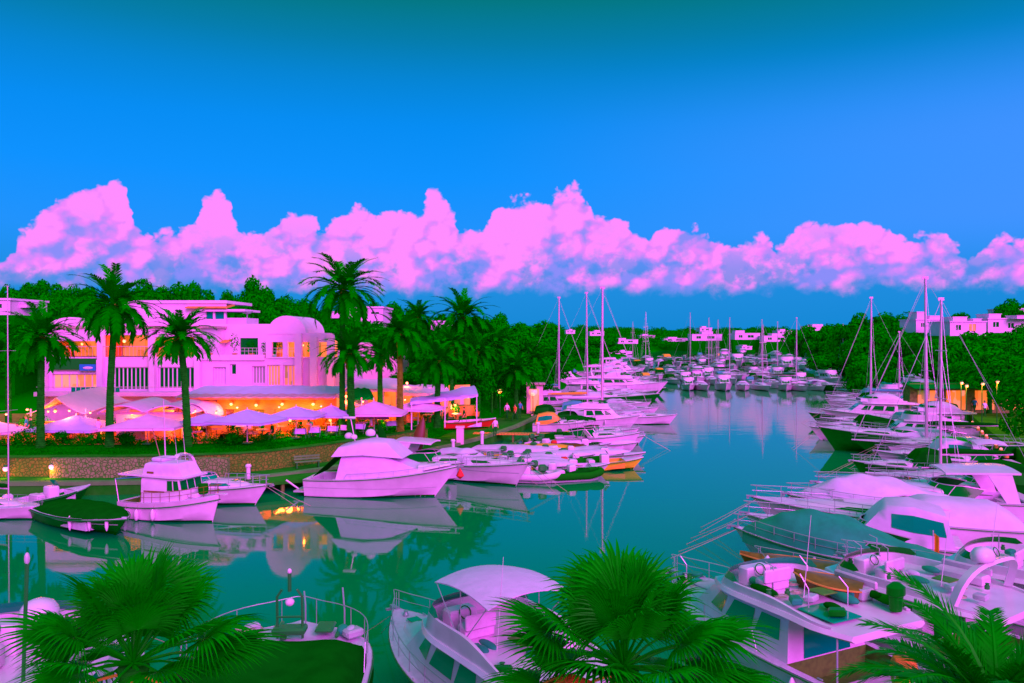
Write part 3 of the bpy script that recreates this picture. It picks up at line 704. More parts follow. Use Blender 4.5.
# ================================================================ houses on the hillsides
def house(name, label, px0, px1, py0, py1, Y, dep=8, wins=(), steps=(), m='stucco', arch=None, group=None, ry=0):
    a = P(px0, py1, Y); b = P(px1, py0, Y); gz = a.z - .4; gg = ground_h((a.x + b.x) / 2, Y + dep / 2)
    loc = ((a.x + b.x) / 2, Y, gz); t = thing(name, label, 'house', loc, ry, group); W_, H_ = b.x - a.x, b.z - gz
    k = Y / 800
    ops = [((u - CX) * k - loc[0], (v_ - CX) * k - loc[0], CAMZ + (HY - s_) * k - gz, CAMZ + (HY - r_) * k - gz) for u, v_, r_, s_, *_ in wins]
    mb = MB(); wall_panel(mb, -W_ / 2, W_ / 2, 0, H_, 0, .25, ops); mb.quad((-W_ / 2, dep, 0), (-W_ / 2, dep, H_), (W_ / 2, dep, H_), (W_ / 2, dep, 0))
    for s_ in (-1, 1): mb.quad((s_ * W_ / 2, .25, 0), (s_ * W_ / 2, dep, 0), (s_ * W_ / 2, dep, H_), (s_ * W_ / 2, .25, H_))
    mb.build('wall', m, t, 0)
    if gz - gg > .3: g = MB(); g.box((0, dep / 2, (gg - gz) / 2 - .6), (W_ + 3, dep + 3, gz - gg + 1.2), taper=.98); g.build('garden_bank', 'hill', t, 0)
    mb = MB(); mb.box((0, dep / 2, H_ + .1), (W_ + .4, dep + .4, .25)); mb.build('roof', m, t, 0)
    for (u0, u1, w0, w1), wn in zip(ops, wins):
        mm = wn[4] if len(wn) > 4 else 'glass_dark'; g = MB(); g.box(((u0 + u1) / 2, .2, (w0 + w1) / 2), (u1 - u0, .04, w1 - w0)); go = g.build('window', mm, t, 0)
        g = MB(); g.box(((u0 + u1) / 2, .13, (w0 + w1) / 2), (.12, .06, w1 - w0)); g.build('frame', 'white_paint', go, 0)
    for u0, u1, r0, r1, dy, dp in steps:
        x0, x1 = (u0 - CX) * k - loc[0], (u1 - CX) * k - loc[0]; w0, w1 = CAMZ + (HY - r1) * k - gz, CAMZ + (HY - r0) * k - gz
        g = MB(); g.box(((x0 + x1) / 2, dy + dp / 2, (w0 + w1) / 2), (x1 - x0, dp, w1 - w0)); g.box(((x0 + x1) / 2, dy + dp / 2, w1 + .06), (x1 - x0 + .3, dp + .3, .12)); g.build('upper_storey', m, t, 0)
    if arch:
        for u, py, r in arch:
            x = (u - CX) * k - loc[0]; zz = CAMZ + (HY - py) * k - gz; g = MB(); g.ell((x, 3, zz), (r * k, r * k, r * k), 16, 10); g.build('dome', m, t, 50)
    return t
house('white_house', 'white flat roofed house behind the tall palm crown on the left hill', 345, 383, 308, 330, 120, 9, [(356, 358, 312, 316), (371, 379, 312, 314)], [(322, 344, 312, 318, 1, 6)])
house('white_house', 'small white house between two palm crowns on the left hill', 431, 449, 322, 334, 118, 7, [(436, 439, 326, 330)], [(444, 452, 326, 332, -2, 4)])
house('white_house', 'white house cut by the left edge above the first palm', -30, 10, 300, 312, 100, 8, [(-5, 2, 304, 308)], [(10, 17, 303, 307, 2, 4)])
house('white_house', 'pale facade showing between the lower palm fronds beside the barrel roof', 336, 400, 352, 378, 92, 8, [(345, 350, 358, 366), (360, 366, 358, 366, 'room_warm'), (378, 384, 358, 366)], [(352, 372, 344, 353, 1, 6)], 'stucco_warm')
house('white_house', 'narrow white tower house glimpsed behind the palms at the promenade', 449, 457, 362, 378, 95, 5, [(451, 454, 366, 370)], (), 'stucco_warm')
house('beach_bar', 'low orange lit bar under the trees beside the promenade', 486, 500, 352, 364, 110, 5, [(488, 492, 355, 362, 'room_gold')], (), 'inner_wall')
# far shore villas
FARH = [(618, 638, 338, 343, 470, 'low white house at the far shore left of the two thin masts'), (664, 688, 337, 341, 520, 'long white villa right of the thin masts on the far shore'), (692, 722, 331, 340, 500, 'wide white villa with stepped roof on the far slope'),
        (640, 655, 334, 338, 540, 'small white villa above the far treeline gap'), (700, 712, 326, 331, 580, 'white villa highest on the far slope at its left end'), (735, 760, 330, 339, 480, 'white block house in the middle of the far slope'),
        (764, 790, 333, 341, 470, 'bright white villa under the dark trees of the far slope'), (778, 792, 329, 334, 560, 'white roofs just left of the big right wood'), (808, 836, 324, 330, 470, 'white villa standing at the skyline left of the right wood'),
        (742, 752, 345, 349, 440, 'tiny white boathouse near the far water'), (800, 812, 352, 364, 300, 'small white chapel like house by the far pontoon'), (566, 575, 329, 333, 420, 'white villa just right of the left mast'),
        (590, 604, 330, 335, 430, 'white villa between the two tall left masts'), (530, 546, 334, 337, 330, 'pale villa with red roof among the left trees'), (608, 632, 350, 355, 400, 'pale boathouse at the waterline of the far left bank')]
for a, b, c, d, Y, lab in FARH:
    c = d - (d - c) * .62; k = (b - a) * .3
    house('villa', lab, a, b, c, d, Y, 12, [(a + k * .5, a + k * 1.0, lerp(c, d, .3), lerp(c, d, .75)), (a + k * 1.7, a + k * 2.5, lerp(c, d, .3), lerp(c, d, .75))], [(a + k * (.2 + (a % 3) * .5), a + k * (1.4 + (a % 3) * .5), c - (d - c) * .5, c, 2, 8)], group='white villas on the far shore')
# right hill villas
house('villa', 'white villa with a lit window on the right hill, between two others', 950, 986, 322, 334, 175, 9, [(956, 961, 325, 330), (969, 976, 324, 331, 'room_mixed')], [(958, 972, 317, 322, 2, 5), (976, 984, 319, 322, 1, 3)], group='white villas on the right hill')
house('villa', 'stepped white villa below the upper one near the right edge', 988, 1034, 319, 331, 182, 10, [(993, 999, 322, 327), (1008, 1014, 323, 328)], [(994, 1006, 314, 319, 2, 5), (1010, 1030, 316, 319, -2.5, 4)], group='white villas on the right hill')
house('villa', 'white villa with stepped gable behind the tall right mast', 916, 946, 320, 331, 190, 8, [(921, 925, 323, 327), (936, 941, 322, 327, 'room_mixed')], [(919, 927, 312, 320, 1, 4), (932, 944, 316, 320, 1, 4)], group='white villas on the right hill')
house('villa', 'white upper villa at the right edge of the photo', 1008, 1060, 309, 318, 210, 9, [(1014, 1020, 311, 316)], (), group='white villas on the right hill')
# ================================================================ vegetation
def leafcloud(mb, c, r, n, size, rnd, shell=.55, flat=.0):
    for _ in range(n):
        while True:
            d = Vector((rnd.uniform(-1, 1), rnd.uniform(-1, 1), rnd.uniform(-1, 1)))
            if .05 < d.length < 1: break
        d.normalize(); k = shell + (1 - shell) * rnd.random() ** .6
        p = Vector((c[0] + d.x * r[0] * k, c[1] + d.y * r[1] * k, c[2] + d.z * r[2] * k))
        nrm = (d + Vector((rnd.uniform(-.8, .8), rnd.uniform(-.8, .8), rnd.uniform(-.5, .9)))).normalized()
        u = nrm.orthogonal().normalized(); w_ = nrm.cross(u); a = rnd.uniform(0, 2 * pi); u, w_ = u * cos(a) + w_ * sin(a), w_ * cos(a) - u * sin(a)
        s1, s2 = size * rnd.uniform(.6, 1.3), size * rnd.uniform(.35, .8)
        o = len(mb.v); mb.v += [tuple(p - u * s1), tuple(p + w_ * s2 * .8), tuple(p + u * s1), tuple(p - w_ * s2 * .8)]; mb.f.append((o, o + 1, o + 2, o + 3))
def crown_mesh(kind, seed, n_leaf, size):
    # unit tree: crown between z = .3 and 1, radius about .38
    r = random.Random(seed); mb = MB(); lobes = []
    if kind == 'stone':
        for k in range(15):
            a = r.uniform(0, 2 * pi); q_ = sqrt(r.random()) * .30; lobes.append((q_ * cos(a), q_ * sin(a), .80 - q_ * .55 + r.uniform(-.08, .09), r.uniform(.11, .19)))
    elif kind == 'round':
        for k in range(20):
            a = r.uniform(0, 2 * pi); z = r.uniform(.34, .90); q_ = .30 * sqrt(max(.06, 1 - ((z - .6) / .42) ** 2)) * r.uniform(.5, 1); lobes.append((q_ * cos(a), q_ * sin(a), z, r.uniform(.12, .20)))
    else:
        for k in range(16):
            z = lerp(.25, .95, k / 15); a = r.uniform(0, 2 * pi); q_ = .24 * (1.05 - z) * r.uniform(.4, 1.2) + .02; lobes.append((q_ * cos(a), q_ * sin(a), z, .06 + .10 * (1.05 - z)))
    for x, y, z, q_ in lobes: leafcloud(mb, (x, y, z), (q_, q_, q_ * .8), n_leaf // len(lobes), size, r)
    core = MB()
    return mb, lobes
TREEP = {}
def tree_proto(key, kind, seed, n, size, m):
    mb, lobes = crown_mesh(kind, seed, n, size)
    me = mb.build('crown', m, None, 0); tk = MB(); rr = random.Random(seed)
    tk.path([(0, 0, -.06), (.006, .004, .2), (.012, 0, .45), (.0, .01, .75)], [.026, .02, .016, .006], 7)
    for x, y, z, q_ in lobes[:7]: tk.path([(.01, 0, min(.5, z * .55)), (x * .5, y * .5, z - .12), (x, y, z)], [.012, .008, .003], 5)
    tr = tk.build('trunk', 'bark', None, 40)
    TREEP[key] = (me.data, tr.data)
    bpy.data.objects.remove(me); bpy.data.objects.remove(tr)
for i in range(4): tree_proto(('round', i), 'round', 10 + i, 4200, .034, 'leaf')
for i in range(4): tree_proto(('stone', i), 'stone', 30 + i, 3800, .032, 'pine_dark')
for i in range(2): tree_proto(('cone', i), 'cone', 50 + i, 2000, .034, 'pine_dark')
def tree(key, x, y, ztop, width, label, group, name='pine_tree', gz=None):
    gz = ground_h(x, y) if gz is None else gz; h = max(3.2, ztop - gz); 
    t = thing(name, label, 'tree', (x, y, ztop - h), random.uniform(0, 6.28), group, (width / .8, width / .8, h))
    for nm, me in zip(('crown', 'trunk'), TREEP[key]):
        o = bpy.data.objects.new(nm, me); COL.objects.link(o); o.parent = t
    return t
ORD = ['first', 'second', 'third', 'fourth', 'fifth', 'sixth', 'seventh', 'eighth', 'ninth', 'tenth', 'eleventh', 'twelfth', 'thirteenth', 'fourteenth', 'fifteenth', 'sixteenth', 'seventeenth', 'eighteenth', 'nineteenth', 'twentieth']
def ordn(i):
    if i < 20: return ORD[i]
    tens = ['twenty', 'thirty', 'forty', 'fifty', 'sixty', 'seventy'][(i + 1) // 10 - 2]
    return (tens + ('-' + ORD[(i + 1) % 10 - 1] if (i + 1) % 10 else '')).replace('thirty', 'thirty') if (i + 1) % 10 else {'twenty': 'twentieth', 'thirty': 'thirtieth', 'forty': 'fortieth', 'fifty': 'fiftieth', 'sixty': 'sixtieth', 'seventy': 'seventieth'}[tens]
rt = random.Random(21)
# skyline of the left hill: (px, y of the tree top)
SKY_L = [(-60, 272), (-28, 280), (2, 277), (22, 286), (36, 275), (52, 288), (66, 283), (80, 290), (92, 284), (128, 286), (142, 275), (158, 281), (176, 286), (192, 283), (206, 285), (222, 289), (238, 284), (252, 279), (264, 286), (276, 290),
         (290, 296), (304, 295), (318, 301), (334, 300), (356, 302), (372, 300), (388, 306), (402, 305), (416, 311), (430, 307), (442, 310), (456, 312), (474, 315), (488, 311), (500, 314), (514, 322), (528, 318), (538, 319), (550, 329)]
for i, (px, py) in enumerate(SKY_L):
    Y = lerp(128, 150, rt.random()) if px < 460 else lerp(130, 185, rt.random())
    p = P(px, py + rt.uniform(-1, 1), Y); kd = ('round', 'stone')[rt.random() < .4]
    tree((kd, rt.randrange(4)), p.x, Y, p.z, rt.uniform(5.6, 8.2) * (1.15 if px > 460 else 1), f'pine with rounded crown, {ordn(i)} from the left along the left hill skyline', 'pines on the left hill skyline')
# the wood below that skyline
k = 0
for px in range(-50, 560, 15):
    for row in range(2):
        base_top = [b for a, b in SKY_L if abs(a - px) < 20]; bt = (sum(base_top) / len(base_top) if base_top else 318)
        Y = lerp(105, 122, rt.random()) - row * 10; 
        if px > 400: Y += 6
        py = bt + 14 + row * 17 + rt.uniform(-4, 5)
        if 120 < px < 345 and py > 318: continue
        p = P(px + rt.uniform(-6, 6), py, Y)
        if dist(p.x, Y) < 12 or (Y < 98 and 40 < px < 345): continue
        tree((('round', 'stone')[rt.random() < .3], rt.randrange(4)), p.x, Y, p.z, rt.uniform(5, 7.5), 'bushy dark green tree in the wood behind the hotel and palms', 'trees of the wood on the left hill', 'broadleaf_tree'); k += 1
# trees along the left promenade beyond the palms
for i, (px, py, Y, wd) in enumerate([(425, 345, 92, 6), (452, 338, 96, 7), (478, 336, 100, 8), (500, 338, 106, 7), (528, 333, 118, 8), (545, 338, 128, 8), (556, 340, 140, 8), (572, 338, 190, 10), (590, 336, 230, 12), (606, 338, 280, 12), (520, 352, 98, 5.5), (470, 358, 84, 5), (448, 366, 84, 5), (492, 364, 90, 5), (412, 362, 86, 5), (535, 352, 112, 6)]):
    p = P(px, py, Y); tree(('round', i % 4), p.x, Y, p.z, wd, f'leafy dark tree, {ordn(i)} along the left promenade going into the distance', 'trees along the left promenade', 'broadleaf_tree')
# right wood
SKY_R = [(800, 326), (818, 327), (836, 322), (850, 318), (862, 310), (878, 311), (894, 306), (908, 309), (918, 312), (934, 322), (950, 319), (968, 311), (984, 318), (996, 303), (1010, 296), (1030, 298), (1050, 303), (870, 326), (900, 324), (842, 334), (886, 330), (915, 328), (858, 336),
         (824, 342), (836, 348), (872, 344), (902, 344), (930, 336), (946, 340), (962, 336), (980, 334), (1000, 330), (1020, 326), (1040, 330), (1000, 345), (1024, 344), (975, 350), (950, 352), (925, 350), (896, 354), (866, 356), (905, 331), (930, 332), (957, 333), (978, 334), (1001, 333), (1022, 332), (915, 338), (944, 341)]
for i, (px, py) in enumerate(SKY_R):
    near = i >= 17; Y = (rt.uniform(205, 235) if not near else rt.uniform(150, 172)) if i < 27 else rt.uniform(118, 150)
    if i >= 41: Y = rt.uniform(152, 165)
    if px < 845 and i < 24: Y = rt.uniform(255, 300)
    p = P(px, py, Y); tree((('round', 'stone')[rt.random() < .25], rt.randrange(4)), p.x, Y, p.z, (11.5 if Y > 170 else 8.5) * rt.uniform(.85, 1.2), f'dense dark tree, {ordn(i)} of the wood on the right bank, skyline first', 'trees of the right bank wood', 'broadleaf_tree')
for i, (px, py, Y, wd) in enumerate([(1012, 350, 88, 7), (1046, 348, 72, 7), (1000, 352, 104, 6), (965, 360, 108, 6), (944, 364, 118, 6), (1030, 372, 60, 5)]):
    p = P(px, py, Y); tree(('round', (i + 1) % 4), p.x, Y, p.z, wd, f'dark tree overhanging the right quay walk, {ordn(i)} from its near end', 'trees along the right quay walk', 'broadleaf_tree', .9)
# far wood: reads as one mass
mb = MB(); r = random.Random(77); Wd = []
for k in range(430):
    px = r.uniform(470, 870); row = r.random(); Y = lerp(475, 680, row); x = (px - CX) / 800 * Y
    if dist(x, Y) < 6: continue
    gz = ground_h(x, Y); top = CAMZ + (HY - (327.5 + r.uniform(-2.2, 2.5) + (1 - row) * 10 - (1.5 if 540 < px < 600 else 0))) / 800 * Y; h = max(4, min(19, top - gz)); rad = r.uniform(5, 9)
    for q_ in range(5):
        a = r.uniform(0, 6.28); leafcloud(mb, (x + rad * .5 * cos(a), Y + rad * .4 * sin(a), gz + h * r.uniform(.35, .85)), (rad * .6, rad * .6, h * .3), 42, .75, r, .5)
o = mb.build('far_wood', 'leaf_far', None, 0); o['kind'] = 'stuff'

# ---------------------------------------------------------------- date palms
def frond(mb, L, r, droop, nl=24, wl=.42, wid=.028):
    # arching frond from the origin along +x, leaflets both sides
    def pt(t): return Vector((L * (t - .12 * t * t * droop), 0, L * (.38 * t - droop * .62 * t * t)))
    return pt
def palm_crown(seed, nf=54, L=3.0, nl=22, lo=-35, lw=.046):
    r = random.Random(seed); mb = MB(); ribs = MB()
    for k in range(nf):
        u = k / nf; a = k * 2.39996 + r.uniform(-.2, .2); elv = radians(lerp(74, lo, u ** .9) + r.uniform(-7, 7)); ln = L * r.uniform(.85, 1.12) * (1 if u < .85 else .85); dr = r.uniform(.40, .62) * (1 + .25 * cos(elv))
        ca, sa = cos(a), sin(a); P_ = []; n = 9; pos = Vector((0, 0, 0)); e = elv
        for i in range(n + 1):
            P_.append(pos.copy()); pos = pos + Vector((cos(e) * ca, cos(e) * sa, sin(e))) * (ln / n); e -= dr * 2.1 / n * (.55 + 1.2 * i / n)
        mb.path(P_, [lerp(.035, .006, i / n) for i in range(n + 1)], 4)
        side0 = Vector((-sa, ca, 0))
        for j in range(nl):
            t = .20 + .80 * j / (nl - 1); f = t * n; i = min(n - 1, int(f)); p = P_[i].lerp(P_[i + 1], f - i); d = (P_[i + 1] - P_[i]).normalized(); up = side0.cross(d)
            ll = .62 * (1 - .55 * abs(t - .42) * 1.3) * (L / 3) * r.uniform(.85, 1.1)
            for s_ in (-1, 1):
                v = (d * .72 + side0 * s_ * .62 + up * -.05 + Vector((r.uniform(-.1, .1), r.uniform(-.1, .1), r.uniform(-.12, .05)))).normalized()
                wv_ = v.cross(up).normalized() * lw * (L / 3); tip = p + v * ll - Vector((0, 0, .05 * ll)); mid = p + v * ll * .5
                o = len(mb.v); mb.v += [tuple(p - wv_ * .6), tuple(mid - wv_), tuple(tip), tuple(mid + wv_), tuple(p + wv_ * .6)]; mb.f.append((o, o + 1, o + 2, o + 3, o + 4))
    return mb
def palm_trunk(h, r0, lean, boot=True, seed=1):
    mb = MB(); n = int(h / .16); r = random.Random(seed); rings = []
    for i in range(n * 2 + 1):
        t = i / (n * 2); z = h * t; rr = r0 * (1.12 - .25 * t + (.35 * exp(-t * 14))) * (1.06 if i % 2 else .95); 
        if t > .86: rr *= 1 + .45 * sin((t - .86) / .14 * pi * .75)
        cx_, cy_ = lean[0] * t * t, lean[1] * t * t
        rings.append([(cx_ + rr * cos(2 * pi * k / 11 + i * .3) * r.uniform(.94, 1.06), cy_ + rr * sin(2 * pi * k / 11 + i * .3) * r.uniform(.94, 1.06), z) for k in range(11)])
    mb.loft(rings); return mb
PCM = [palm_crown(s_, 60, 3.0, 26, lo).build('crown', 'palm_leaf', None, 0) for s_, lo in ((1, -30), (2, -16), (3, -34))]
PCD = [o.data for o in PCM]
for o in PCM: bpy.data.objects.remove(o)
def date_palm(px, ybase, yc, Y, hw, proto, label, r0=.21, lean=0, m='bark'):
    b = P(px, ybase, Y); gz = max(ground_h(b.x, Y), 2.0 if Y < 70 else 0); c = P(px + lean, yc, Y); h = c.z - gz
    t = thing('date_palm', label, 'palm tree', (b.x, Y, gz), 0, 'date palms along the left bank')
    palm_trunk(h, r0, (c.x - b.x, 0), seed=int(px)).build('trunk', m, t, 0)
    bm_ = MB(); rb_ = random.Random(int(px)); bm_.loft([[((c.x - b.x) + q_ * r0 * cos(2 * pi * k / 12 + j) * rb_.uniform(.8, 1.2), q_ * r0 * sin(2 * pi * k / 12 + j) * rb_.uniform(.8, 1.2), h + z_) for k in range(12)] for j, (q_, z_) in enumerate(((.9, -1.1), (1.25, -.9), (1.1, -.75), (1.5, -.55), (1.3, -.4), (1.6, -.2), (1.2, -.05), (.6, .15)))]); bm_.build('old_leaf_bases', 'bark_brown_lit', t, 0)
    o = bpy.data.objects.new('crown', PCD[proto]); COL.objects.link(o); o.parent = t; o.location = (c.x - b.x, 0, h); k = hw / (800 / Y) / 3.0; o.scale = (k, k, k); o.rotation_euler = (0, 0, px * .37)
    return t
date_palm(40, 446, 338, 56.0, 44, 0, 'leftmost of the large date palms before the hotel, drooping broad crown', .24, 2)
date_palm(109, 446, 306, 56.2, 50, 0, 'tall date palm with full crown in front of the hotel left bays', .24, 7)
date_palm(187, 442, 338, 56.5, 42, 1, 'leaning date palm with open crown in front of the hotel middle', .25, -7)
date_palm(342, 432, 290, 63, 47, 2, 'tallest date palm, slender trunk and round crown against the clouds', .22, 1)
date_palm(351, 430, 355, 62.5, 36, 1, 'short stout date palm at the foot of the tallest one', .30, -1)
date_palm(400, 430, 335, 66, 36, 0, 'bushy date palm right of the stout short one with lit orange trunk', .25, 0, 'bark_brown_lit')
date_palm(437, 424, 362, 69, 31, 2, 'date palm standing in front of the lilac awning', .25, 2)
date_palm(463, 380, 318, 88, 36, 0, 'date palm rising above the trees behind the lilac awning', .26, 0)
date_palm(516, 410, 372, 88, 29, 1, 'date palm at the promenade beside the bright lit doorway', .26, 0)
date_palm(8, 450, 352, 62, 30, 2, 'small dark palm at the left edge behind the thin mast', .22, 0)
date_palm(478, 410, 352, 84, 28, 2, 'dim date palm at the promenade under the darker trees', .25, 0)
date_palm(418, 400, 318, 92, 26, 2, 'date palm half hidden behind the bushy one at the dining hall', .25, 0)
date_palm(452, 415, 346, 80, 26, 0, 'date palm crowding behind the lilac awning palm', .24, 0)
date_palm(495, 405, 345, 94, 30, 2, 'broad dark date palm left of the promenade lamps', .24, 0)
date_palm(380, 425, 356, 72, 28, 1, 'low date palm between the stout one and the bushy one', .24, 0)
date_palm(536, 402, 362, 104, 24, 0, 'small date palm nearest the left masts', .24, 0)
date_palm(990, 420, 372, 92, 28, 1, 'palm among the trees on the right quay walk', .25, 0)

# ---------------------------------------------------------------- fan palms close to the camera
def fan_leaf(mb, base, direc, pet, R, r, nseg=34, span=250, cup=.25, droop=.25):
    d = Vector(direc).normalized(); side = d.cross(Vector((0, 0, 1)));
    side = Vector((1, 0, 0)) if side.length < .05 else side.normalized(); up = side.cross(d).normalized()
    b = Vector(base); hub = b + d * pet + Vector((0, 0, -.12 * pet * pet))
    mb.path([b, b.lerp(hub, .5) + Vector((0, 0, .05 * pet)), hub], [.022, .016, .012], 5)
    for k in range(nseg):
        a = radians(lerp(-span / 2, span / 2, k / (nseg - 1))) + r.uniform(-.02, .02); ln = R * (1 - .30 * (abs(a) / radians(span / 2)) ** 1.6) * r.uniform(.92, 1.05)
        v = (d * cos(a) + side * sin(a)).normalized(); n_ = (up + d * -.1).normalized()
        pts_ = []
        sag = droop * (1 + .6 * r.random())
        for j in range(6):
            t = j / 5; p = hub + v * ln * t + n_ * (cup * ln * t * (1 - t) * 1.1) - Vector((0, 0, sag * ln * max(0, t - .35) ** 2))
            pts_.append(p)
        wmax = ln * radians(span) / nseg * .60 * .55
        pr = v.cross(n_).normalized(); prof = (.10, .55, .95, .85, .42, .02)
        o = len(mb.v)
        for j in range(6):
            w_ = wmax * prof[j]; fold = n_ * w_ * .55
            mb.v += [tuple(pts_[j] - pr * w_ + fold), tuple(pts_[j]), tuple(pts_[j] + pr * w_ + fold)]
        for j in range(5):
            q0 = o + j * 3; mb.f.append((q0, q0 + 1, q0 + 4, q0 + 3)); mb.f.append((q0 + 1, q0 + 2, q0 + 5, q0 + 4))
def fan_palm(px, py, Y, label, seed, leaves, R=1.05, trunk_r=.20, dead=()):
    r = random.Random(seed); c = P(px, py, Y); t = thing('fan_palm', label, 'palm tree', (c.x, Y, .95)); h = c.z - .95
    mb = MB(); rings = []
    for i in range(40):
        tt = i / 39; rr = trunk_r * (1.2 - .35 * tt) * (1.08 if i % 2 else .94); rings.append([(rr * cos(2 * pi * k / 14), rr * sin(2 * pi * k / 14), h * tt) for k in range(14)])
    mb.loft(rings); mb.build('trunk', 'bark', t, 0)
    mb = MB()
    for (a, e, pet, sc) in leaves:
        a_, e_ = radians(a), radians(e); fan_leaf(mb, (0, 0, h + .05), (cos(e_) * sin(a_), -cos(e_) * cos(a_), sin(e_)), pet, R * sc, r, r.randint(36, 44), r.uniform(205, 240), r.uniform(.05, .25), r.uniform(.2, .5))
    mb.build('crown', 'fan_leaf', t, 0)
    for a, e, pet, sc in dead:
        a_, e_ = radians(a), radians(e); mb = MB(); fan_leaf(mb, (0, 0, h - .05), (cos(e_) * sin(a_), -cos(e_) * cos(a_), sin(e_)), pet, R * sc, r, 26, 150, .05, .55); o = mb.build('dead_leaf', 'fan_dead', t, 0); o['label'] = 'withered orange leaf'
    return t
# azimuth: 0 towards the camera, 90 to the right
def spray(seed, n):
    r = random.Random(seed); out = []
    for k in range(n):
        u = k / n; a = k * 137.5 + r.uniform(-14, 14); e = lerp(80, -42, u) + r.uniform(-8, 8); out.append((a, e, r.uniform(.55, .95), r.uniform(.82, 1.06)))
    return out
fan_palm(132, 668, 9.6, 'left foreground fan palm reaching over the boats', 4, spray(4, 30) + [(180, 62, .75, 1.1), (150, 50, .85, 1.05), (208, 50, .85, 1.05), (90, 25, .95, 1.1), (-90, 25, .95, 1.08), (110, 8, 1.0, 1.1), (-110, 8, .9, 1.0)], .80, dead=[(-80, -12, .8, .8), (75, -16, .95, .8), (20, -28, .5, .7)])
fan_palm(624, 672, 9.4, 'middle foreground fan palm with some orange dead leaves', 9, spray(9, 32) + [(180, 66, .85, 1.15), (160, 48, .9, 1.1), (205, 50, .95, 1.08), (95, 22, 1.1, 1.1), (-95, 30, 1.0, 1.1), (75, 5, 1.15, 1.1), (-75, 2, 1.05, 1.0)], .83, dead=[(-48, 12, .55, .95), (-66, 2, .45, .9), (-30, -8, .5, .8), (60, -28, .6, .7)])
# feather palm at the bottom right
c = P(1000, 730, 8.6); t = thing('feather_palm', 'arching feather palm at the bottom right corner', 'palm tree', (c.x, 8.6, .95)); h = c.z - .95
palm_trunk(h, .2, (0, 0), seed=8).build('trunk', 'bark', t, 0)
mb = palm_crown(12, 64, 1.75, 84, -20, .017); o = mb.build('crown', 'fan_leaf', t, 0); o.location = (0, 0, h)

# ---------------------------------------------------------------- hedge, lawn tufts, planting
def plant_line(name, label, line, d0, d1, z, n, size, m, seed, hgt=.45, cat='hedge'):
    r = random.Random(seed); mb = MB(); A = offs(line, d0); B = offs(line, d1); L_ = len(line)
    for _ in range(n):
        f = r.random() * (L_ - 1); i = min(L_ - 2, int(f)); g = f - i; t = r.random()
        a = Vector(A[i]).lerp(Vector(A[i + 1]), g); b = Vector(B[i]).lerp(Vector(B[i + 1]), g); p = a.lerp(b, t); hh = hgt * r.uniform(.5, 1.3) * (1 + .5 * sin(f * 1.7) * sin(f * .6))
        leafcloud(mb, (p.x, p.y, z + hh * .45), (.42, .42, max(.15, hh * .6)), 26, size, r, .4)
    o = mb.build(name, m, None, 0); tag(o, label, cat); return o
hl = [p for p in dens_line(WALL, 1.0) if p[0] > -48]
plant_line('hedge', 'long uneven low hedge edging the restaurant terrace', hl, 7.0, 8.0, 2.1, 520, .085, 'hedge', 3, .62)
r = random.Random(41); mb = MB(); A = offs(hl, 7.6)
for _ in range(420):
    i = r.randrange(len(A)); leafcloud(mb, (A[i][0] + r.uniform(-.5, .5), A[i][1] + r.uniform(-.5, .6), 2.75 + r.uniform(-.25, .25)), (.16, .16, .12), 6, .055, r, .2)
o = mb.build('flower_bed', 'flower', None, 0); tag(o, 'orange flowers blooming along the terrace hedge', 'flowers')
r = random.Random(43); mb = MB(); A = offs(hl, 3.2); B = offs(hl, 7.2)
for _ in range(5200):
    f = r.random() * (len(A) - 1); i = min(len(A) - 2, int(f)); a = Vector(A[i]).lerp(Vector(B[i]), r.random()); leafcloud(mb, (a.x + r.uniform(-.5, .5), a.y, 2.08), (.14, .14, .12), 4, .06, r, .3)
o = mb.build('grass', 'lawn', None, 0); o['kind'] = 'stuff'
for i, (px, py, rr, lab) in enumerate([(28, 440, 1.2, 'round leafy bush by the left palm trunk'), (62, 432, .9, 'small bright bush under the lilac parasol'), (125, 452, .8, 'low dark bush on the lawn under the kiosk'), (232, 436, .8, 'little bush by the wide lilac parasol pole'), (90, 448, 1.0, 'spreading bush on the lawn bank left of the tall palm'), (30, 400, 1.4, 'dark shrub behind the left palm trunk')]):
    Y = 57.4 if py > 430 else 63; p = P(px, py, Y); mb = MB(); r = random.Random(i + 60); t = thing('bush', lab, 'bush', (p.x, Y, 2.1))
    for k in range(7): leafcloud(mb, (r.uniform(-.6, .6) * rr, r.uniform(-.5, .5) * rr, r.uniform(.3, .9) * rr), (.5 * rr, .5 * rr, .4 * rr), 90, .1, r, .4)
    mb.build('foliage', 'hedge', t, 0); mb = MB(); mb.tube((0, 0, 0), (0, 0, .5 * rr), .05); mb.build('stem', 'bark', t)
# potted plants on the hotel roof terrace
for i, (px, h_, lab) in enumerate([(205, 1.5, 'potted shrub at the left end of the hotel roof terrace'), (230, 2.0, 'tall round potted tree on the hotel roof terrace'), (247, 1.4, 'dark potted plant before the terrace doorway'), (262, 1.2, 'potted plant at the parapet beside the barrel arch'), (275, 2.2, 'plant with dark arched crown left of the barrel roof'), (308, 1.5, 'yellow lit plant inside the barrel roof arch')]):
    x = bx(px) ; t = thing('potted_plant', lab, 'plant', (x, 73.2, 7.92)); r = random.Random(i); mb = MB(); mb.lathe([(.2, 0), (.28, .4), (.3, .42), (.2, .42)], 10); mb.build('pot', 'terracotta', t)
    mb = MB(); leafcloud(mb, (0, 0, .4 + h_ * .5), (.5, .5, h_ * .48), 260, .09, r, .3); mb.build('foliage', 'hedge', t, 0)
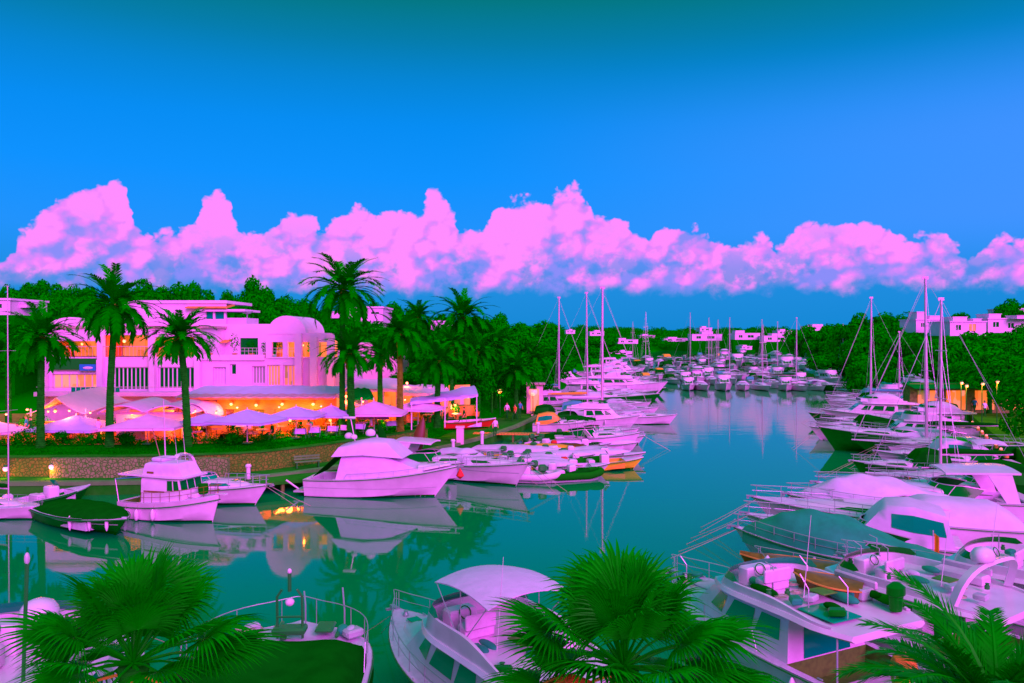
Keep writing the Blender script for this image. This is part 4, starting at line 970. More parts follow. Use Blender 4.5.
# ================================================================ boats
class Hull:
    def __init__(s, L, B, fs, fb, rake=.12, full=.42, sw=.86, d=.35, p=2.1, flare=.86, sheer=1.7, plumb=False):
        s.L, s.B, s.fs, s.fb, s.rake, s.full, s.sw, s.d, s.p, s.flare, s.sheer = L, B, fs, fb, rake, full, sw, d, p, flare, sheer
    def b(s, t):
        k = s.sw + (1 - s.sw) * sin(min(1, t / s.full) * pi / 2) if t < s.full else 1 - ((t - s.full) / (1 - s.full)) ** s.p
        return s.B / 2 * max(k, .015)
    def z(s, t): return s.fs + (s.fb - s.fs) * t ** s.sheer
    def x(s, t): return -s.L / 2 + t * s.L
    def t(s, x): return (x + s.L / 2) / s.L
    def pt(s, t, v, side=1):
        b, zs = s.b(t), s.z(t); xd = s.x(t); xk = -s.L / 2 + t * s.L * (1 - s.rake) - .02 * s.L * (1 - t) * 0
        bc = b * (s.flare - .28 * t * t); zc = .05 + .38 * zs * t ** 3
        if v < .35: k = v / .35; y = bc * k; z = -s.d * (1 - .9 * t ** 4) * (1 - k) + zc * k
        else: k = (v - .35) / .65; y = bc + (b - bc) * (k ** (1 + .7 * t)); z = zc + (zs - zc) * k
        g = max(0., min(1., z / zs)); x = xk + (xd - xk) * g
        return (x, side * y, z)
    def edge(s, t, side=1, dz=0, dy=0): x, y, z = s.pt(t, 1, side); return (x, y + side * dy, z + dz)
    def at_z(s, t, zt, side, out=.0):
        lo, hi = 0., 1.
        for _ in range(18):
            m_ = (lo + hi) / 2
            if s.pt(t, m_, 1)[2] < zt: lo = m_
            else: hi = m_
        x, y, z = s.pt(t, (lo + hi) / 2, side); return (x, y + side * out, z)
    def skin(s, nt=18):
        mb = MB(); V = (0, .18, .35, .5, .68, .85, 1); rings = []
        for i in range(nt + 1):
            t = i / nt; t = 1 - (1 - t) ** 1.25
            rings.append([s.pt(t, v, 1) for v in reversed(V)] + [s.pt(t, v, -1) for v in V[1:]])
        mb.loft(rings, cap=False, closed=False)
        o = len(mb.v); r0 = rings[0]; mb.v += [tuple(p) for p in r0]; mb.f.append(tuple(o + k for k in range(len(r0))))
        return mb
    def band(s, z0, z1, out=.012, nt=18, t0=.0, t1=.995):
        mb = MB()
        for side in (1, -1):
            A = [s.at_z(lerp(t0, t1, i / nt), z0, side, out) for i in range(nt + 1)]; B_ = [s.at_z(lerp(t0, t1, i / nt), z1, side, out) for i in range(nt + 1)]
            o = len(mb.v); mb.v += A + B_; n = nt + 1
            for i in range(nt): mb.f.append((o + i, o + i + 1, o + n + i + 1, o + n + i))
        return mb
    def rub(s, r=.03, dz=-.06, nt=20, t0=0):
        mb = MB()
        mb.path([s.edge(lerp(t0, 1, i / nt), 1, dz, r * .5) for i in range(nt + 1)] + [s.edge(lerp(1, t0, i / nt), -1, dz, r * .5) for i in range(nt + 1)], r, 5)
        return mb
    def deck(s, tc=0., inner=.78, camber=.05, nt=18, dz=.0):
        mb = MB(); ys = (-1, -.9, -.5, 0, .5, .9, 1)
        if tc < 1:
            A = [lerp(tc, 1, i / nt) for i in range(nt + 1)]
            mb.grid(lambda u, v: (lambda t, y: (s.edge(t)[0], s.edge(t)[1] * y, s.z(t) + dz + camber * (1 - y * y) - .03 * (abs(y) > .95)))(A[int(round(u * nt))], ys[int(round(v * 6))]), nt, 6)
        if tc > 0:
            for side in (1, -1):
                m = 6
                mb.grid(lambda u, v: (lambda t, k: (s.edge(t)[0], side * s.edge(t)[1] * k, s.z(t) + dz + .015))(lerp(0, tc, u), lerp(inner, 1, v) if side < 0 else lerp(1, inner, v)), m, 1)
            mb.grid(lambda u, v: (lerp(s.x(0), s.x(0) + .35, u), s.edge(0)[1] * lerp(-1, 1, v) * .98, s.z(0) + dz + .016), 1, 2)
        return mb
    def cockpit(s, tc, inner=.78, floor=.35):
        mb = MB(); m = 6; T = [lerp(.35 / s.L, tc, i / m) for i in range(m + 1)]
        zf = max(.12, s.fs * floor)
        rings = [[(s.edge(t)[0], s.edge(t)[1] * inner, s.z(t) + .015), (s.edge(t)[0], s.edge(t)[1] * inner * .96, zf), (s.edge(t)[0], -s.edge(t)[1] * inner * .96, zf), (s.edge(t)[0], -s.edge(t)[1] * inner, s.z(t) + .015)] for t in T]
        mb.loft(rings, cap=False, closed=False)
        for t in (T[0], T[-1]):
            x, y, z = s.edge(t); mb.quad((x, y * inner, z + .015), (x, -y * inner, z + .015), (x, -y * inner * .96, zf), (x, y * inner * .96, zf))
        return mb, zf
    def rail(s, t0=.45, h=.62, n=6, inset=.10, mid=True, r=.018):
        mb = MB()
        def tp(t, side, k): x, y, z = s.edge(t, side); y = side * max(.03, abs(y) - inset); return (x + (.14 * k if t > .98 else 0), y, z + .02 + h * k)
        T = [lerp(t0, .992, i / 14) for i in range(15)]
        top = [tp(t, 1, 1) for t in T] + [tp(t, -1, 1) for t in reversed(T)]
        top = [tp(t0 - .02, 1, .05)] + top + [tp(t0 - .02, -1, .05)]
        mb.path(top, r, 5)
        if mid: mb.path([tp(t, 1, .52) for t in T] + [tp(t, -1, .52) for t in reversed(T)], r * .65, 4)
        for i in range(n):
            t = lerp(t0 + .03, .98, i / (n - 1))
            for side in (1, -1): mb.tube(tp(t, side, 0), tp(t, side, 1), r * .8, n=5)
        return mb

def moor(H, t):
    x, y, z = H.edge(.97); mb = MB()
    for s_ in (-1, 1): mb2 = MB(); mb2.path([(x, s_ * .12, z), (x + 1.6, s_ * .35, z * .5 - .12), (x + 3.4, s_ * .7, -.3)], .014, 4); mb2.build('mooring_line', 'rope', t)
def ring_of(sec):
    xb, xt, wb, wt, zb, zt = sec
    def at(k, wk=None): return (lerp(xb, xt, k), lerp(wb, wt, k ** 1.2), lerp(zb, zt, k))
    a = [at(0), at(.5), at(.86)]; x, y, z = at(1); b = [(x, y * .93, z - .02), (x, y * .6, z + .03), (x, 0, z + .05)]
    L_ = a + b
    return L_ + [(p[0], -p[1], p[2]) for p in reversed(L_[:-1])]
def house_mb(secs): return MB().loft([ring_of(s_) for s_ in secs])
def hs_pt(secs, u, v, side, out=.012):
    i = min(len(secs) - 2, int(u)); f = u - i; s_ = [lerp(a, b, f) for a, b in zip(secs[i], secs[i + 1])]
    xb, xt, wb, wt, zb, zt = s_; w_ = lerp(wb, wt, v ** 1.2)
    return (lerp(xb, xt, v), side * (w_ + out), lerp(zb, zt, v) + out * .2)
def side_win(secs, u0, u1, v0, v1, side, taper0=0, taper1=0, n=6):
    return MB().grid(lambda a, b: hs_pt(secs, lerp(u0 + taper0 * b, u1 - taper1 * b, a), lerp(v0, v1, b), side), n, 3)
def front_win(sec, y0, y1, v0, v1, out=.015, sgn=1):
    xb, xt, wb, wt, zb, zt = sec; n = Vector((zt - zb, 0, -(xt - xb))).normalized() * sgn
    def f(a, b):
        v = lerp(v0, v1, b); y = lerp(y0, y1, a) * lerp(wb, wt, v ** 1.2); p = Vector((lerp(xb, xt, v), y, lerp(zb, zt, v))) + n * out; return tuple(p)
    return MB().grid(f, 3, 2)
def bimini(x0, x1, w_, z, m, parent, camber=.22, droop=.16, legs=None, name='bimini_top', th=.03, frame='steel'):
    def f(u, v):
        y = lerp(-1, 1, v); xx = lerp(-1, 1, u); return (lerp(x0, x1, u), w_ * y, z + camber * (1 - y * y) - droop * xx * xx - .03 * sin(u * pi * 3) ** 2 * 0)
    o = MB().slab(f, 10, 12, th).build(name, m, parent, 50)
    fr = MB()
    zl = legs if legs is not None else z - 1.5
    xm = (x0 + x1) / 2
    for s_ in (-1, 1):
        for xa in (x0 + .1, xm, x1 - .1):
            u = (xa - x0) / (x1 - x0); p = f(u, (s_ + 1) / 2); fr.tube((xm + (xa - xm) * .25, s_ * w_ * .98, zl), (p[0], p[1] * .985, p[2] - .03), .017, n=5)
    for xa in (x0 + .1, xm, x1 - .1):
        u = (xa - x0) / (x1 - x0); fr.path([(lambda p: (p[0], p[1] * .985, p[2] - .045))(f(u, k / 8)) for k in range(9)], .017, 5)
    fr.build('bimini_frame', frame, parent); return o
def arch(x, w_, z0, z1, lean, parent, m='gelcoat', th=.16, wd=.38):
    P_ = []
    for k in range(13):
        a = pi * k / 12; P_.append((x + lean * sin(a) ** .6, w_ * (abs(cos(a)) ** .55) * (1 if cos(a) > 0 else -1) * (1 - .12 * sin(a)), z0 + (z1 - z0) * sin(a) ** .55))
    rings = []
    for i, p in enumerate(P_):
        a = Vector(P_[max(0, i - 1)]); b = Vector(P_[min(12, i + 1)]); d = (b - a).normalized(); ax = Vector((1, 0, 0)); n_ = d.cross(ax).normalized(); p = Vector(p)
        rings.append([p + ax * wd / 2 + n_ * th * .2, p + ax * wd * .3 - n_ * th / 2, p - ax * wd / 2 - n_ * th * .2, p - ax * wd * .3 + n_ * th / 2])
    return MB().loft(rings).build('radar_arch', m, parent, 40)
def dome(c, r, parent, name='radar_dome', m='gelcoat'):
    return MB().lathe([(r * .5, 0), (r * .9, r * .12), (r, r * .45), (r * .95, r * .8), (r * .7, r * 1.15), (r * .3, r * 1.32), (.01, r * 1.36)], 14, c).build(name, m, parent, 60)
def fender(H, t, side, parent, m='gelcoat', drop=.5, L_=.6, r=.13):
    x, y, z = H.at_z(t, max(.3, H.z(t) - drop), side, r + .02); mb = MB()
    mb.lathe([(.02, -L_ / 2 - .06), (r * .6, -L_ / 2), (r, -L_ / 2 + .12), (r, L_ / 2 - .12), (r * .6, L_ / 2), (.03, L_ / 2 + .08)], 10, (x, y, z)); o = mb.build('fender', m, parent, 50)
    e = H.edge(t, side, .02, -.05); MB().tube((x, y, z + L_ / 2), e, .012, n=4).build('fender_line', 'rope', o); return o
def outboard(c, parent, m='alloy_dark', s=1.0):
    x, y, z = c; mb = MB(); mb.rbox((x - .05 * s, y, z + .38 * s), (.52 * s, .34 * s, .46 * s), .1 * s); o = mb.build('outboard_engine', m, parent, 40)
    mb = MB(); mb.box((x - .02, y, z - .1 * s), (.2 * s, .12 * s, .6 * s)); mb.box((x - .05 * s, y, z - .42 * s), (.32 * s, .07 * s, .16 * s)); mb.build('engine_leg', 'alloy_dark', o); return o
def whip(p, h, parent, lean=(-.12, 0)):
    mb = MB(); mb.tube(p, (p[0] + lean[0] * h, p[1] + lean[1] * h, p[2] + h), .018, .006, 5); return mb.build('whip_antenna', 'gelcoat', parent)
def seat(c, d, parent, back=None, m='cushion', rz=0):
    mb = MB(); mb.rbox(c, d, .05, rz)
    if back: mb2 = back
    return mb.build('seat', m, parent, 40)
def hull_parts(t, H, hullm='gelcoat', rubm='alloy_dark', stripe=None, af=True, tc=0, inner=.78, deckm='deck_white', floor=.35, cockm='deck_white', nt=18):
    h = H.skin(nt).build('hull', hullm, t, 40)
    if af: H.band(-.06, .11, .012, nt).build('waterline_stripe', 'antifoul', h)
    if stripe: H.band(stripe[0], stripe[1], .012, nt, .0, .97).build('hull_stripe', stripe[2], h)
    if rubm: H.rub().build('rub_rail', rubm, h)
    H.deck(tc, inner, nt=nt).build('deck', deckm, t, 30)
    zf = None
    if tc > 0:
        c, zf = H.cockpit(tc, inner, floor); c.build('cockpit', cockm, t, 30)
    return zf

def sport_cruiser(label, L=9.5, B=3.1, fs=1.05, fb=1.6, hullm='gelcoat', top=None, topm='canvas_white', stripe=None, glass='glass_dark', archm=None, rail=True, group=None, cat='motor boat', detail=2, name='motor_boat', fend=0, sunpad=True, canvasm=None, deckm='deck_white', domeit=False, ant=0, hatch=True):
    H = Hull(L, B, fs, fb, .13); t = thing(name, label, cat, (0, 0, 0), 0, group); tc = .44
    zf = hull_parts(t, H, hullm, 'alloy_dark', stripe, tc=tc, deckm=deckm, nt=18 if detail > 1 else 11)
    xc = H.x(tc); zc = H.z(tc)
    # coachroof
    secs = [(xc - .2, xc - .1, B * .37, B * .31, zc, zc + .42), (xc + L * .16, xc + L * .15, B * .33, B * .27, H.z(.6), H.z(.6) + .36), (xc + L * .30, xc + L * .27, B * .24, B * .17, H.z(.74), H.z(.74) + .22), (xc + L * .40, xc + L * .37, B * .10, B * .06, H.z(.84), H.z(.84) + .07)]
    cr_ = house_mb(secs).build('coachroof', 'gelcoat', t, 40)
    for side in (1, -1): side_win(secs, .35, 1.7, .3, .78, side, .1, .35).build('cabin_window', glass, cr_, 0)
    if hatch: MB().rbox((xc + L * .22, 0, H.z(.68) + .31), (.5, .5, .05), .05).build('deck_hatch', glass, t)
    # raked windscreen: glass band with frame
    w0 = B * .40; P_ = []
    for k in range(13):
        a = pi * (k / 12 - .5) ; P_.append((xc - .55 + 1.15 * cos(a) ** .8, w0 * sin(a) * (1 if abs(sin(a)) < .97 else 1), zc + .05))
    P_ = [(xc - 1.5, -w0, zc + .05)] + P_ + [(xc - 1.5, w0, zc + .05)]
    hgt = .62
    def up(p): return (p[0] - .55 - (.0 if p[0] > xc - 1 else .1), p[1] * .86, p[2] + hgt * (1 if p[0] > xc - 1 else .72))
    mb = MB(); mb.loft([[p, up(p)] for p in P_], cap=False, closed=False); ws = mb.build('windscreen', glass, t, 40)
    mb = MB(); mb.path([up(p) for p in P_], .03, 5); mb.path([(p[0], p[1], p[2]) for p in P_], .03, 5)
    for k in (2, 5, 9, 12): mb.tube(P_[k], up(P_[k]), .022, n=5)
    mb.build('windscreen_frame', 'alloy', ws)
    # cockpit furniture
    if detail > 1 or top not in ('cover',):
        iw = B * .33
        MB().rbox((H.x(.05) + .55, 0, zf + .3), (.7, iw * 1.9, .5), .08).build('stern_bench', 'cushion', t, 40)
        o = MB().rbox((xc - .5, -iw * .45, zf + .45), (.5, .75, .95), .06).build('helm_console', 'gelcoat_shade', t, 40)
        MB().path([(xc - .82 + .08 * sin(2 * pi * k / 14), -iw * .45 + .19 * cos(2 * pi * k / 14), zf + .92 + .17 * sin(2 * pi * k / 14)) for k in range(14)], .018, 5, True).build('steering_wheel', 'rubber', o)
        MB().rbox((xc - 1.45, -iw * .45, zf + .4), (.5, .8, .7), .08).build('helm_seat', 'cushion', t, 40)
    if sunpad: MB().rbox((H.x(.03) + .1, 0, H.z(0) + .06), (.8, B * .66, .12), .05).build('stern_sunpad', 'cushion', t, 40)
    zt = zc + 1.35
    if top == 'bimini': bimini(H.x(.12), xc - .5, B * .43, zt + .25, topm, t, legs=H.z(.2))
    elif top == 'hardtop':
        MB().slab(lambda u, v: (lerp(H.x(.10), xc - .2, u), B * .42 * lerp(-1, 1, v) * (1 - .18 * u ** 3), zt + .12 + .1 * (1 - (2 * v - 1) ** 2) - .12 * u * u), 8, 8, .1).build('hardtop', topm, t, 50)
        for s_ in (-1, 1):
            mb = MB(); mb.loft([[(x_, s_ * B * .41, z_) for x_, z_ in ((H.x(.10), H.z(.1)), (H.x(.16), H.z(.1)), (H.x(.25), zt + .1), (H.x(.14), zt + .1))], [(x_, s_ * (B * .41 - .08), z_) for x_, z_ in ((H.x(.10), H.z(.1)), (H.x(.16), H.z(.1)), (H.x(.25), zt + .1), (H.x(.14), zt + .1))]]); mb.build('hardtop_support', 'gelcoat', t)
    elif top == 'cover':
        # canvas cover over windscreen and cockpit, sagging between its hoops
        r = random.Random(int(L * 100)); sec = []
        def cov(u, v):
            x = lerp(H.x(.01), xc + .75, u); k = min(1, u * 5, (1 - u) * 3.2); y = lerp(-1, 1, v); tt = max(.001, H.t(x)); b_ = min(H.edge(tt)[1], B * .47) * 1.01
            hz = (.95 * k ** .7) * (1 - abs(y) ** 3.2); return (x, y * b_, max(H.z(tt) - .12 * (abs(y) > .97), H.z(tt) + .02 + hz + .035 * sin(u * 22 + y * 3) * (1 - abs(y)) + (-.12 if abs(y) > .99 else 0)))
        MB().grid(cov, 24, 14).build('canvas_cover', topm, t, 70)
    elif top == 'hood':
        def cov(u, v):
            x = lerp(H.x(.01), H.x(.95), u); y = lerp(-1, 1, v); tt = H.t(x); b_ = min(H.edge(tt)[1], B * .48) * 1.02; k = min(1, u * 6, (1 - u) * 5); rg = .55 + .75 * ss(.15, .55, u) - .5 * ss(.66, .95, u)
            return (x, y * b_, H.z(tt) + .03 + rg * k ** .7 * (1 - abs(y) ** 2.2) + (.06 * sin(u * 31 + y * 5) + .05 * sin(u * 13 - y * 8)) * (1 - abs(y)) * k - (.55 if abs(y) > .99 else 0))
        MB().grid(cov, 48, 20).build('canvas_hood', topm, t, 80)
    elif top == 'tent':
        # camper canvas: upright sides with clear panels
        secs2 = [(H.x(.04), H.x(.08), B * .42, B * .38, H.z(.1), zt - .1), (H.x(.22), H.x(.22), B * .43, B * .39, H.z(.2), zt + .2), (xc - 1.0, xc - 1.0, B * .42, B * .36, zc + .2, zt + .12), (xc - .1, xc - .8, B * .36, B * .3, zc + .55, zt)]
        c = house_mb(secs2).build('canvas_cover', topm, t, 50)
        for side in (1, -1): side_win(secs2, .15, 1.85, .35, .78, side).build('clear_panel', 'glass_teal' if topm != 'canvas_dark' else 'hull_dark', c, 0)
    if archm: arch(H.x(.17), B * .44, H.z(.15), zt + .45, -.35, t, archm)
    if domeit: dome((H.x(.17) - .3, 0, zt + .45), .28, t)
    if rail: H.rail(.46, .55, 6 if detail > 1 else 4).build('bow_rail', 'steel', t)
    if detail > 1:
        mb = MB(); x, y, z = H.edge(.99); mb.box((x + .12, 0, z + .03), (.5, .16, .07)); mb.box((x + .3, 0, z - .06), (.12, .4, .06)); mb.build('anchor', 'steel', t); moor(H, t)
        MB().box((H.x(0) - .28, 0, .3), (.6, B * .78, .08)).build('swim_platform', 'teak', t)
    for k in range(fend):
        fender(H, lerp(.15, .62, k / max(1, fend - 1)), 1, t); fender(H, lerp(.15, .62, k / max(1, fend - 1)), -1, t)
    for k in range(ant): whip((H.x(.17) - .3, (-1) ** k * B * .3, zt), 2.6, t)
    t['_L'] = L; return t

def fly_yacht(label, L=12, B=4, fs=1.35, fb=2.1, hullm='gelcoat', top=None, topm='canvas_white', glass='glass_dark', group=None, cover=None, detail=2, cat='motor yacht', name='motor_yacht', stripe=None, flyl=1.0, tailz=0.0, fend=2, rail=True, cock=True, flycanvas=None, dome_r=0, foredeck_pad=False, ant=1, coamh=.62, hatchm=None):
    H = Hull(L, B, fs, fb, .14, full=.48, p=2.3); t = thing(name, label, cat, (0, 0, 0), 0, group); tc = .24
    zf = hull_parts(t, H, hullm, 'alloy_dark', stripe, tc=tc, deckm='deck_white', floor=.5, cockm='teak', inner=.86, nt=20 if detail > 1 else 11)
    xs = H.x(tc); z0 = H.z(.3); fz = z0 + 1.55
    secs = [(xs, xs + .1, B * .40, B * .37, z0 - .05, fz), (H.x(.55), H.x(.50), B * .40, B * .37, H.z(.5) - .05, fz + .05), (H.x(.74), H.x(.62), B * .27, B * .26, H.z(.72) - .05, fz - .02)]
    sal = house_mb(secs).build('saloon', 'gelcoat', t, 40)
    for side in (1, -1):
        for a, b in ((.12, .48), (.53, .95), (1.04, 1.55)): side_win(secs, a, b, .42, .86, side, 0, .06).build('saloon_window', glass, sal, 0)
    for y0, y1 in ((-.92, -.34), (-.3, .3), (.34, .92)): front_win(secs[-1], y0, y1, .34, .86).build('windscreen', glass, sal, 0)
    front_win(secs[0], -.6, .6, .05, .88, .015, -1).build('saloon_door', glass, sal, 0)
    # low trunk on the foredeck
    s2 = [(H.x(.68), H.x(.68), B * .26, B * .22, H.z(.7), H.z(.7) + .30), (H.x(.84), H.x(.82), B * .16, B * .11, H.z(.84), H.z(.84) + .18), (H.x(.90), H.x(.89), B * .05, B * .03, H.z(.9), H.z(.9) + .04)]
    house_mb(s2).build('foredeck_trunk', 'gelcoat', t, 40)
    if foredeck_pad: MB().rbox((H.x(.78), 0, H.z(.78) + .3), (L * .1, B * .2, .1), .05).build('sunpad', 'cushion', t)
    MB().rbox((H.x(.86), 0, H.z(.86) + .18), (.45, .45, .05), .05).build('deck_hatch', glass, t)
    # flybridge deck: a slab with raked tail wings
    xa, xb_ = H.x(.02), H.x(.60); n = 16
    def out(u): return B * .47 * (1 - .30 * max(0, (u - .72) / .28) ** 2) * (1 - .22 * max(0, (.2 - u) / .2) ** 1.3)
    rings = []
    for i in range(n + 1):
        u = i / n; x = lerp(xa, xb_, u); w_ = out(u); dz = -tailz * max(0, (.35 - u) / .35)
        rings.append([(x, w_, fz + .12 + dz), (x, w_ * .96, fz + .26 + dz), (x, 0, fz + .28 + dz), (x, -w_ * .96, fz + .26 + dz), (x, -w_, fz + .12 + dz), (x, -w_ * .9, fz + .02 + dz), (x, w_ * .9, fz + .02 + dz)])
    MB().loft(rings).build('flybridge_deck', 'gelcoat', t, 40)
    # coaming
    def cpt(u):  # u 0..1 from port tail round the front to the starboard tail
        A = 26
        if u < .36: k = u / .36; uu = lerp(.10, .86, k); return Vector((lerp(xa, xb_, uu), out(uu) * .93, 0)), k
        if u > .64: k = (1 - u) / .36; uu = lerp(.10, .86, k); return Vector((lerp(xa, xb_, uu), -out(uu) * .93, 0)), k
        k = (u - .36) / .28; a = pi * (.5 - k); w_ = out(.86) * .93; return Vector((lerp(xa, xb_, .86) + L * .075 * cos(a), w_ * sin(a), 0)), 1
    rings = []
    for i in range(41):
        p, k = cpt(i / 40); h = lerp(.12 * coamh / .62, coamh, ss(0, .6, k)); c = Vector((lerp(xa, xb_, .5), 0, 0)); d = (p - c); d.normalize()
        zb = fz + .24 - tailz * max(0, .35 - k) ; lean = Vector((-.22 * k, 0, 0))
        rings.append([p + Vector((0, 0, zb)), p + lean + Vector((0, 0, zb + h)), p + lean - d * .12 + Vector((0, 0, zb + h)), p - d * .14 + Vector((0, 0, zb))])
    fc_ = MB().loft(rings).build('fly_coaming', 'gelcoat', t, 40)
    rings = []
    for i in range(21):
        p, k = cpt(lerp(.33, .67, i / 20)); rings.append([p + Vector((-.24, 0, fz + .24 + coamh)), p + Vector((-.48, 0, fz + .52 + coamh - (.2 if i in (0, 20) else 0)))])
    MB().loft(rings, cap=False, closed=False).build('fly_windscreen', glass, fc_, 0)
    if hatchm:
        MB().rbox((lerp(xa, xb_, .24), B * .2, fz + .3), (1.7, B * .28, .06), .25).build('roof_hatch', hatchm, t, 40)
        for q_, (dx, dy, m_) in enumerate(((.34, -.1, 'canvas_teal'), (.5, -.32, 'canvas_white'), (.62, .3, 'canvas_dark'), (.2, -.34, 'rubber'))): MB().ell((lerp(xa, xb_, dx), B * dy, fz + .42), (.75, .2, .16), 12, 6).build('stowed_canvas', m_, t, 60)
        MB().lathe([(.2, 0), (.24, .5), (.3, .55), (.3, .8), (.12, .95), (.01, .96)], 14, (lerp(xa, xb_, .12), -B * .28, fz + .26)).build('gas_locker', 'hull_dark', t, 40)
    if not flycanvas:
        xf = lerp(xa, xb_, .80)
        o = MB().rbox((xf, B * .16, fz + .58), (.55, 1.0, .7), .06).build('helm_console', 'gelcoat', t, 40)
        MB().path([(xf - .34 + .1 * sin(2 * pi * k / 14), B * .16 + .2 * cos(2 * pi * k / 14), fz + .86 + .18 * sin(2 * pi * k / 14)) for k in range(14)], .02, 5, True).build('steering_wheel', 'rubber', o)
        MB().rbox((xf - 1.0, B * .16, fz + .52), (.5, 1.1, .5), .08).build('helm_seat', 'cushion', t, 40)
        mb = MB(); mb.rbox((xf - 1.26, B * .16, fz + .85), (.14, 1.1, .5), .06); mb.build('seat_back', 'cushion', t, 40)
        MB().rbox((lerp(xa, xb_, .42), -B * .28, fz + .46), (L * .16, .6, .4), .08).build('lounge_seat', 'cushion', t, 40)
        MB().rbox((lerp(xa, xb_, .42), -B * .28 - .33, fz + .72), (L * .16, .14, .3), .05).build('seat_back', 'cushion', t, 40)
        MB().rbox((lerp(xa, xb_, .40), B * .02, fz + .6), (.8, .6, .05), .03).build('fly_table', 'teak', t, 40)
    else:
        def cov(u, v):
            x = lerp(lerp(xa, xb_, .3), xb_ + .25, u); y = lerp(-1, 1, v); return (x, y * B * .43 * (1 - .2 * u * u), fz + .8 + .75 * sin(pi * min(1, u * 1.2)) ** .6 * (1 - abs(y) ** 3) + .03 * sin(u * 30 + y * 5) - .45 * (abs(y) > .98))
        MB().grid(cov, 20, 14).build('canvas_cover', flycanvas, t, 70)
    if top == 'bimini': bimini(lerp(xa, xb_, .36), lerp(xa, xb_, .82), B * .37, fz + 2.05, topm, t, .26, .18, legs=fz + .7)
    if top == 'arch': arch(lerp(xa, xb_, .22), B * .42, fz + .3, fz + 1.7, -.5, t); 
    if dome_r: dome((lerp(xa, xb_, .22) - .35, B * .12, fz + (1.72 if top == 'arch' else .9)), dome_r, t)
    if cover:
        secs3 = [(H.x(.01), H.x(.03), B * .44, B * .42, H.z(.05) - .1, fz + .0), (xs, xs, B * .44, B * .42, z0 - .1, fz + .02)]
        house_mb(secs3).build('cockpit_cover', cover, t, 40)
    elif cock:
        MB().rbox((H.x(.05) + .4, 0, zf + .25), (.65, B * .6, .5), .08).build('stern_bench', 'cushion', t, 40)
        for s_ in (-1, 1): MB().tube((xa + .45, s_ * B * .40, H.z(.05)), (xa + .55, s_ * B * .38, fz + .1 - tailz * .9), .03, n=6).build('flybridge_strut', 'steel', t)
    mb = MB(); mb.box((H.x(0) - .4, 0, .32), (.85, B * .8, .1)); mb.build('swim_platform', 'teak', t)
    if rail: H.rail(.36, .7, 7 if detail > 1 else 4, .12).build('bow_rail', 'steel', t)
    if detail > 1:
        x, y, z = H.edge(.99); mb = MB(); mb.box((x + .12, 0, z + .03), (.6, .18, .08)); mb.box((x + .4, 0, z - .1), (.14, .5, .07)); mb.build('anchor', 'steel', t); moor(H, t)
        MB().lathe([(.1, 0), (.12, .1), (.06, .2), (.1, .24), (.01, .26)], 10, (H.x(.92), 0, H.z(.92))).build('windlass', 'steel', t)
        for k, tt in enumerate((.9, .9, .12, .12)):
            x, y, z = H.edge(tt, 1 if k % 2 else -1); MB().rbox((x, y * .86, z + .07), (.26, .06, .05), .02).build('cleat', 'steel', t)
    for k in range(fend):
        for s_ in (1, -1): fender(H, lerp(.2, .55, k / max(1, fend - 1)), s_, t)
    for k in range(ant): whip((lerp(xa, xb_, .3), (-1) ** k * B * .36, fz + .8), 2.8, t)
    return t

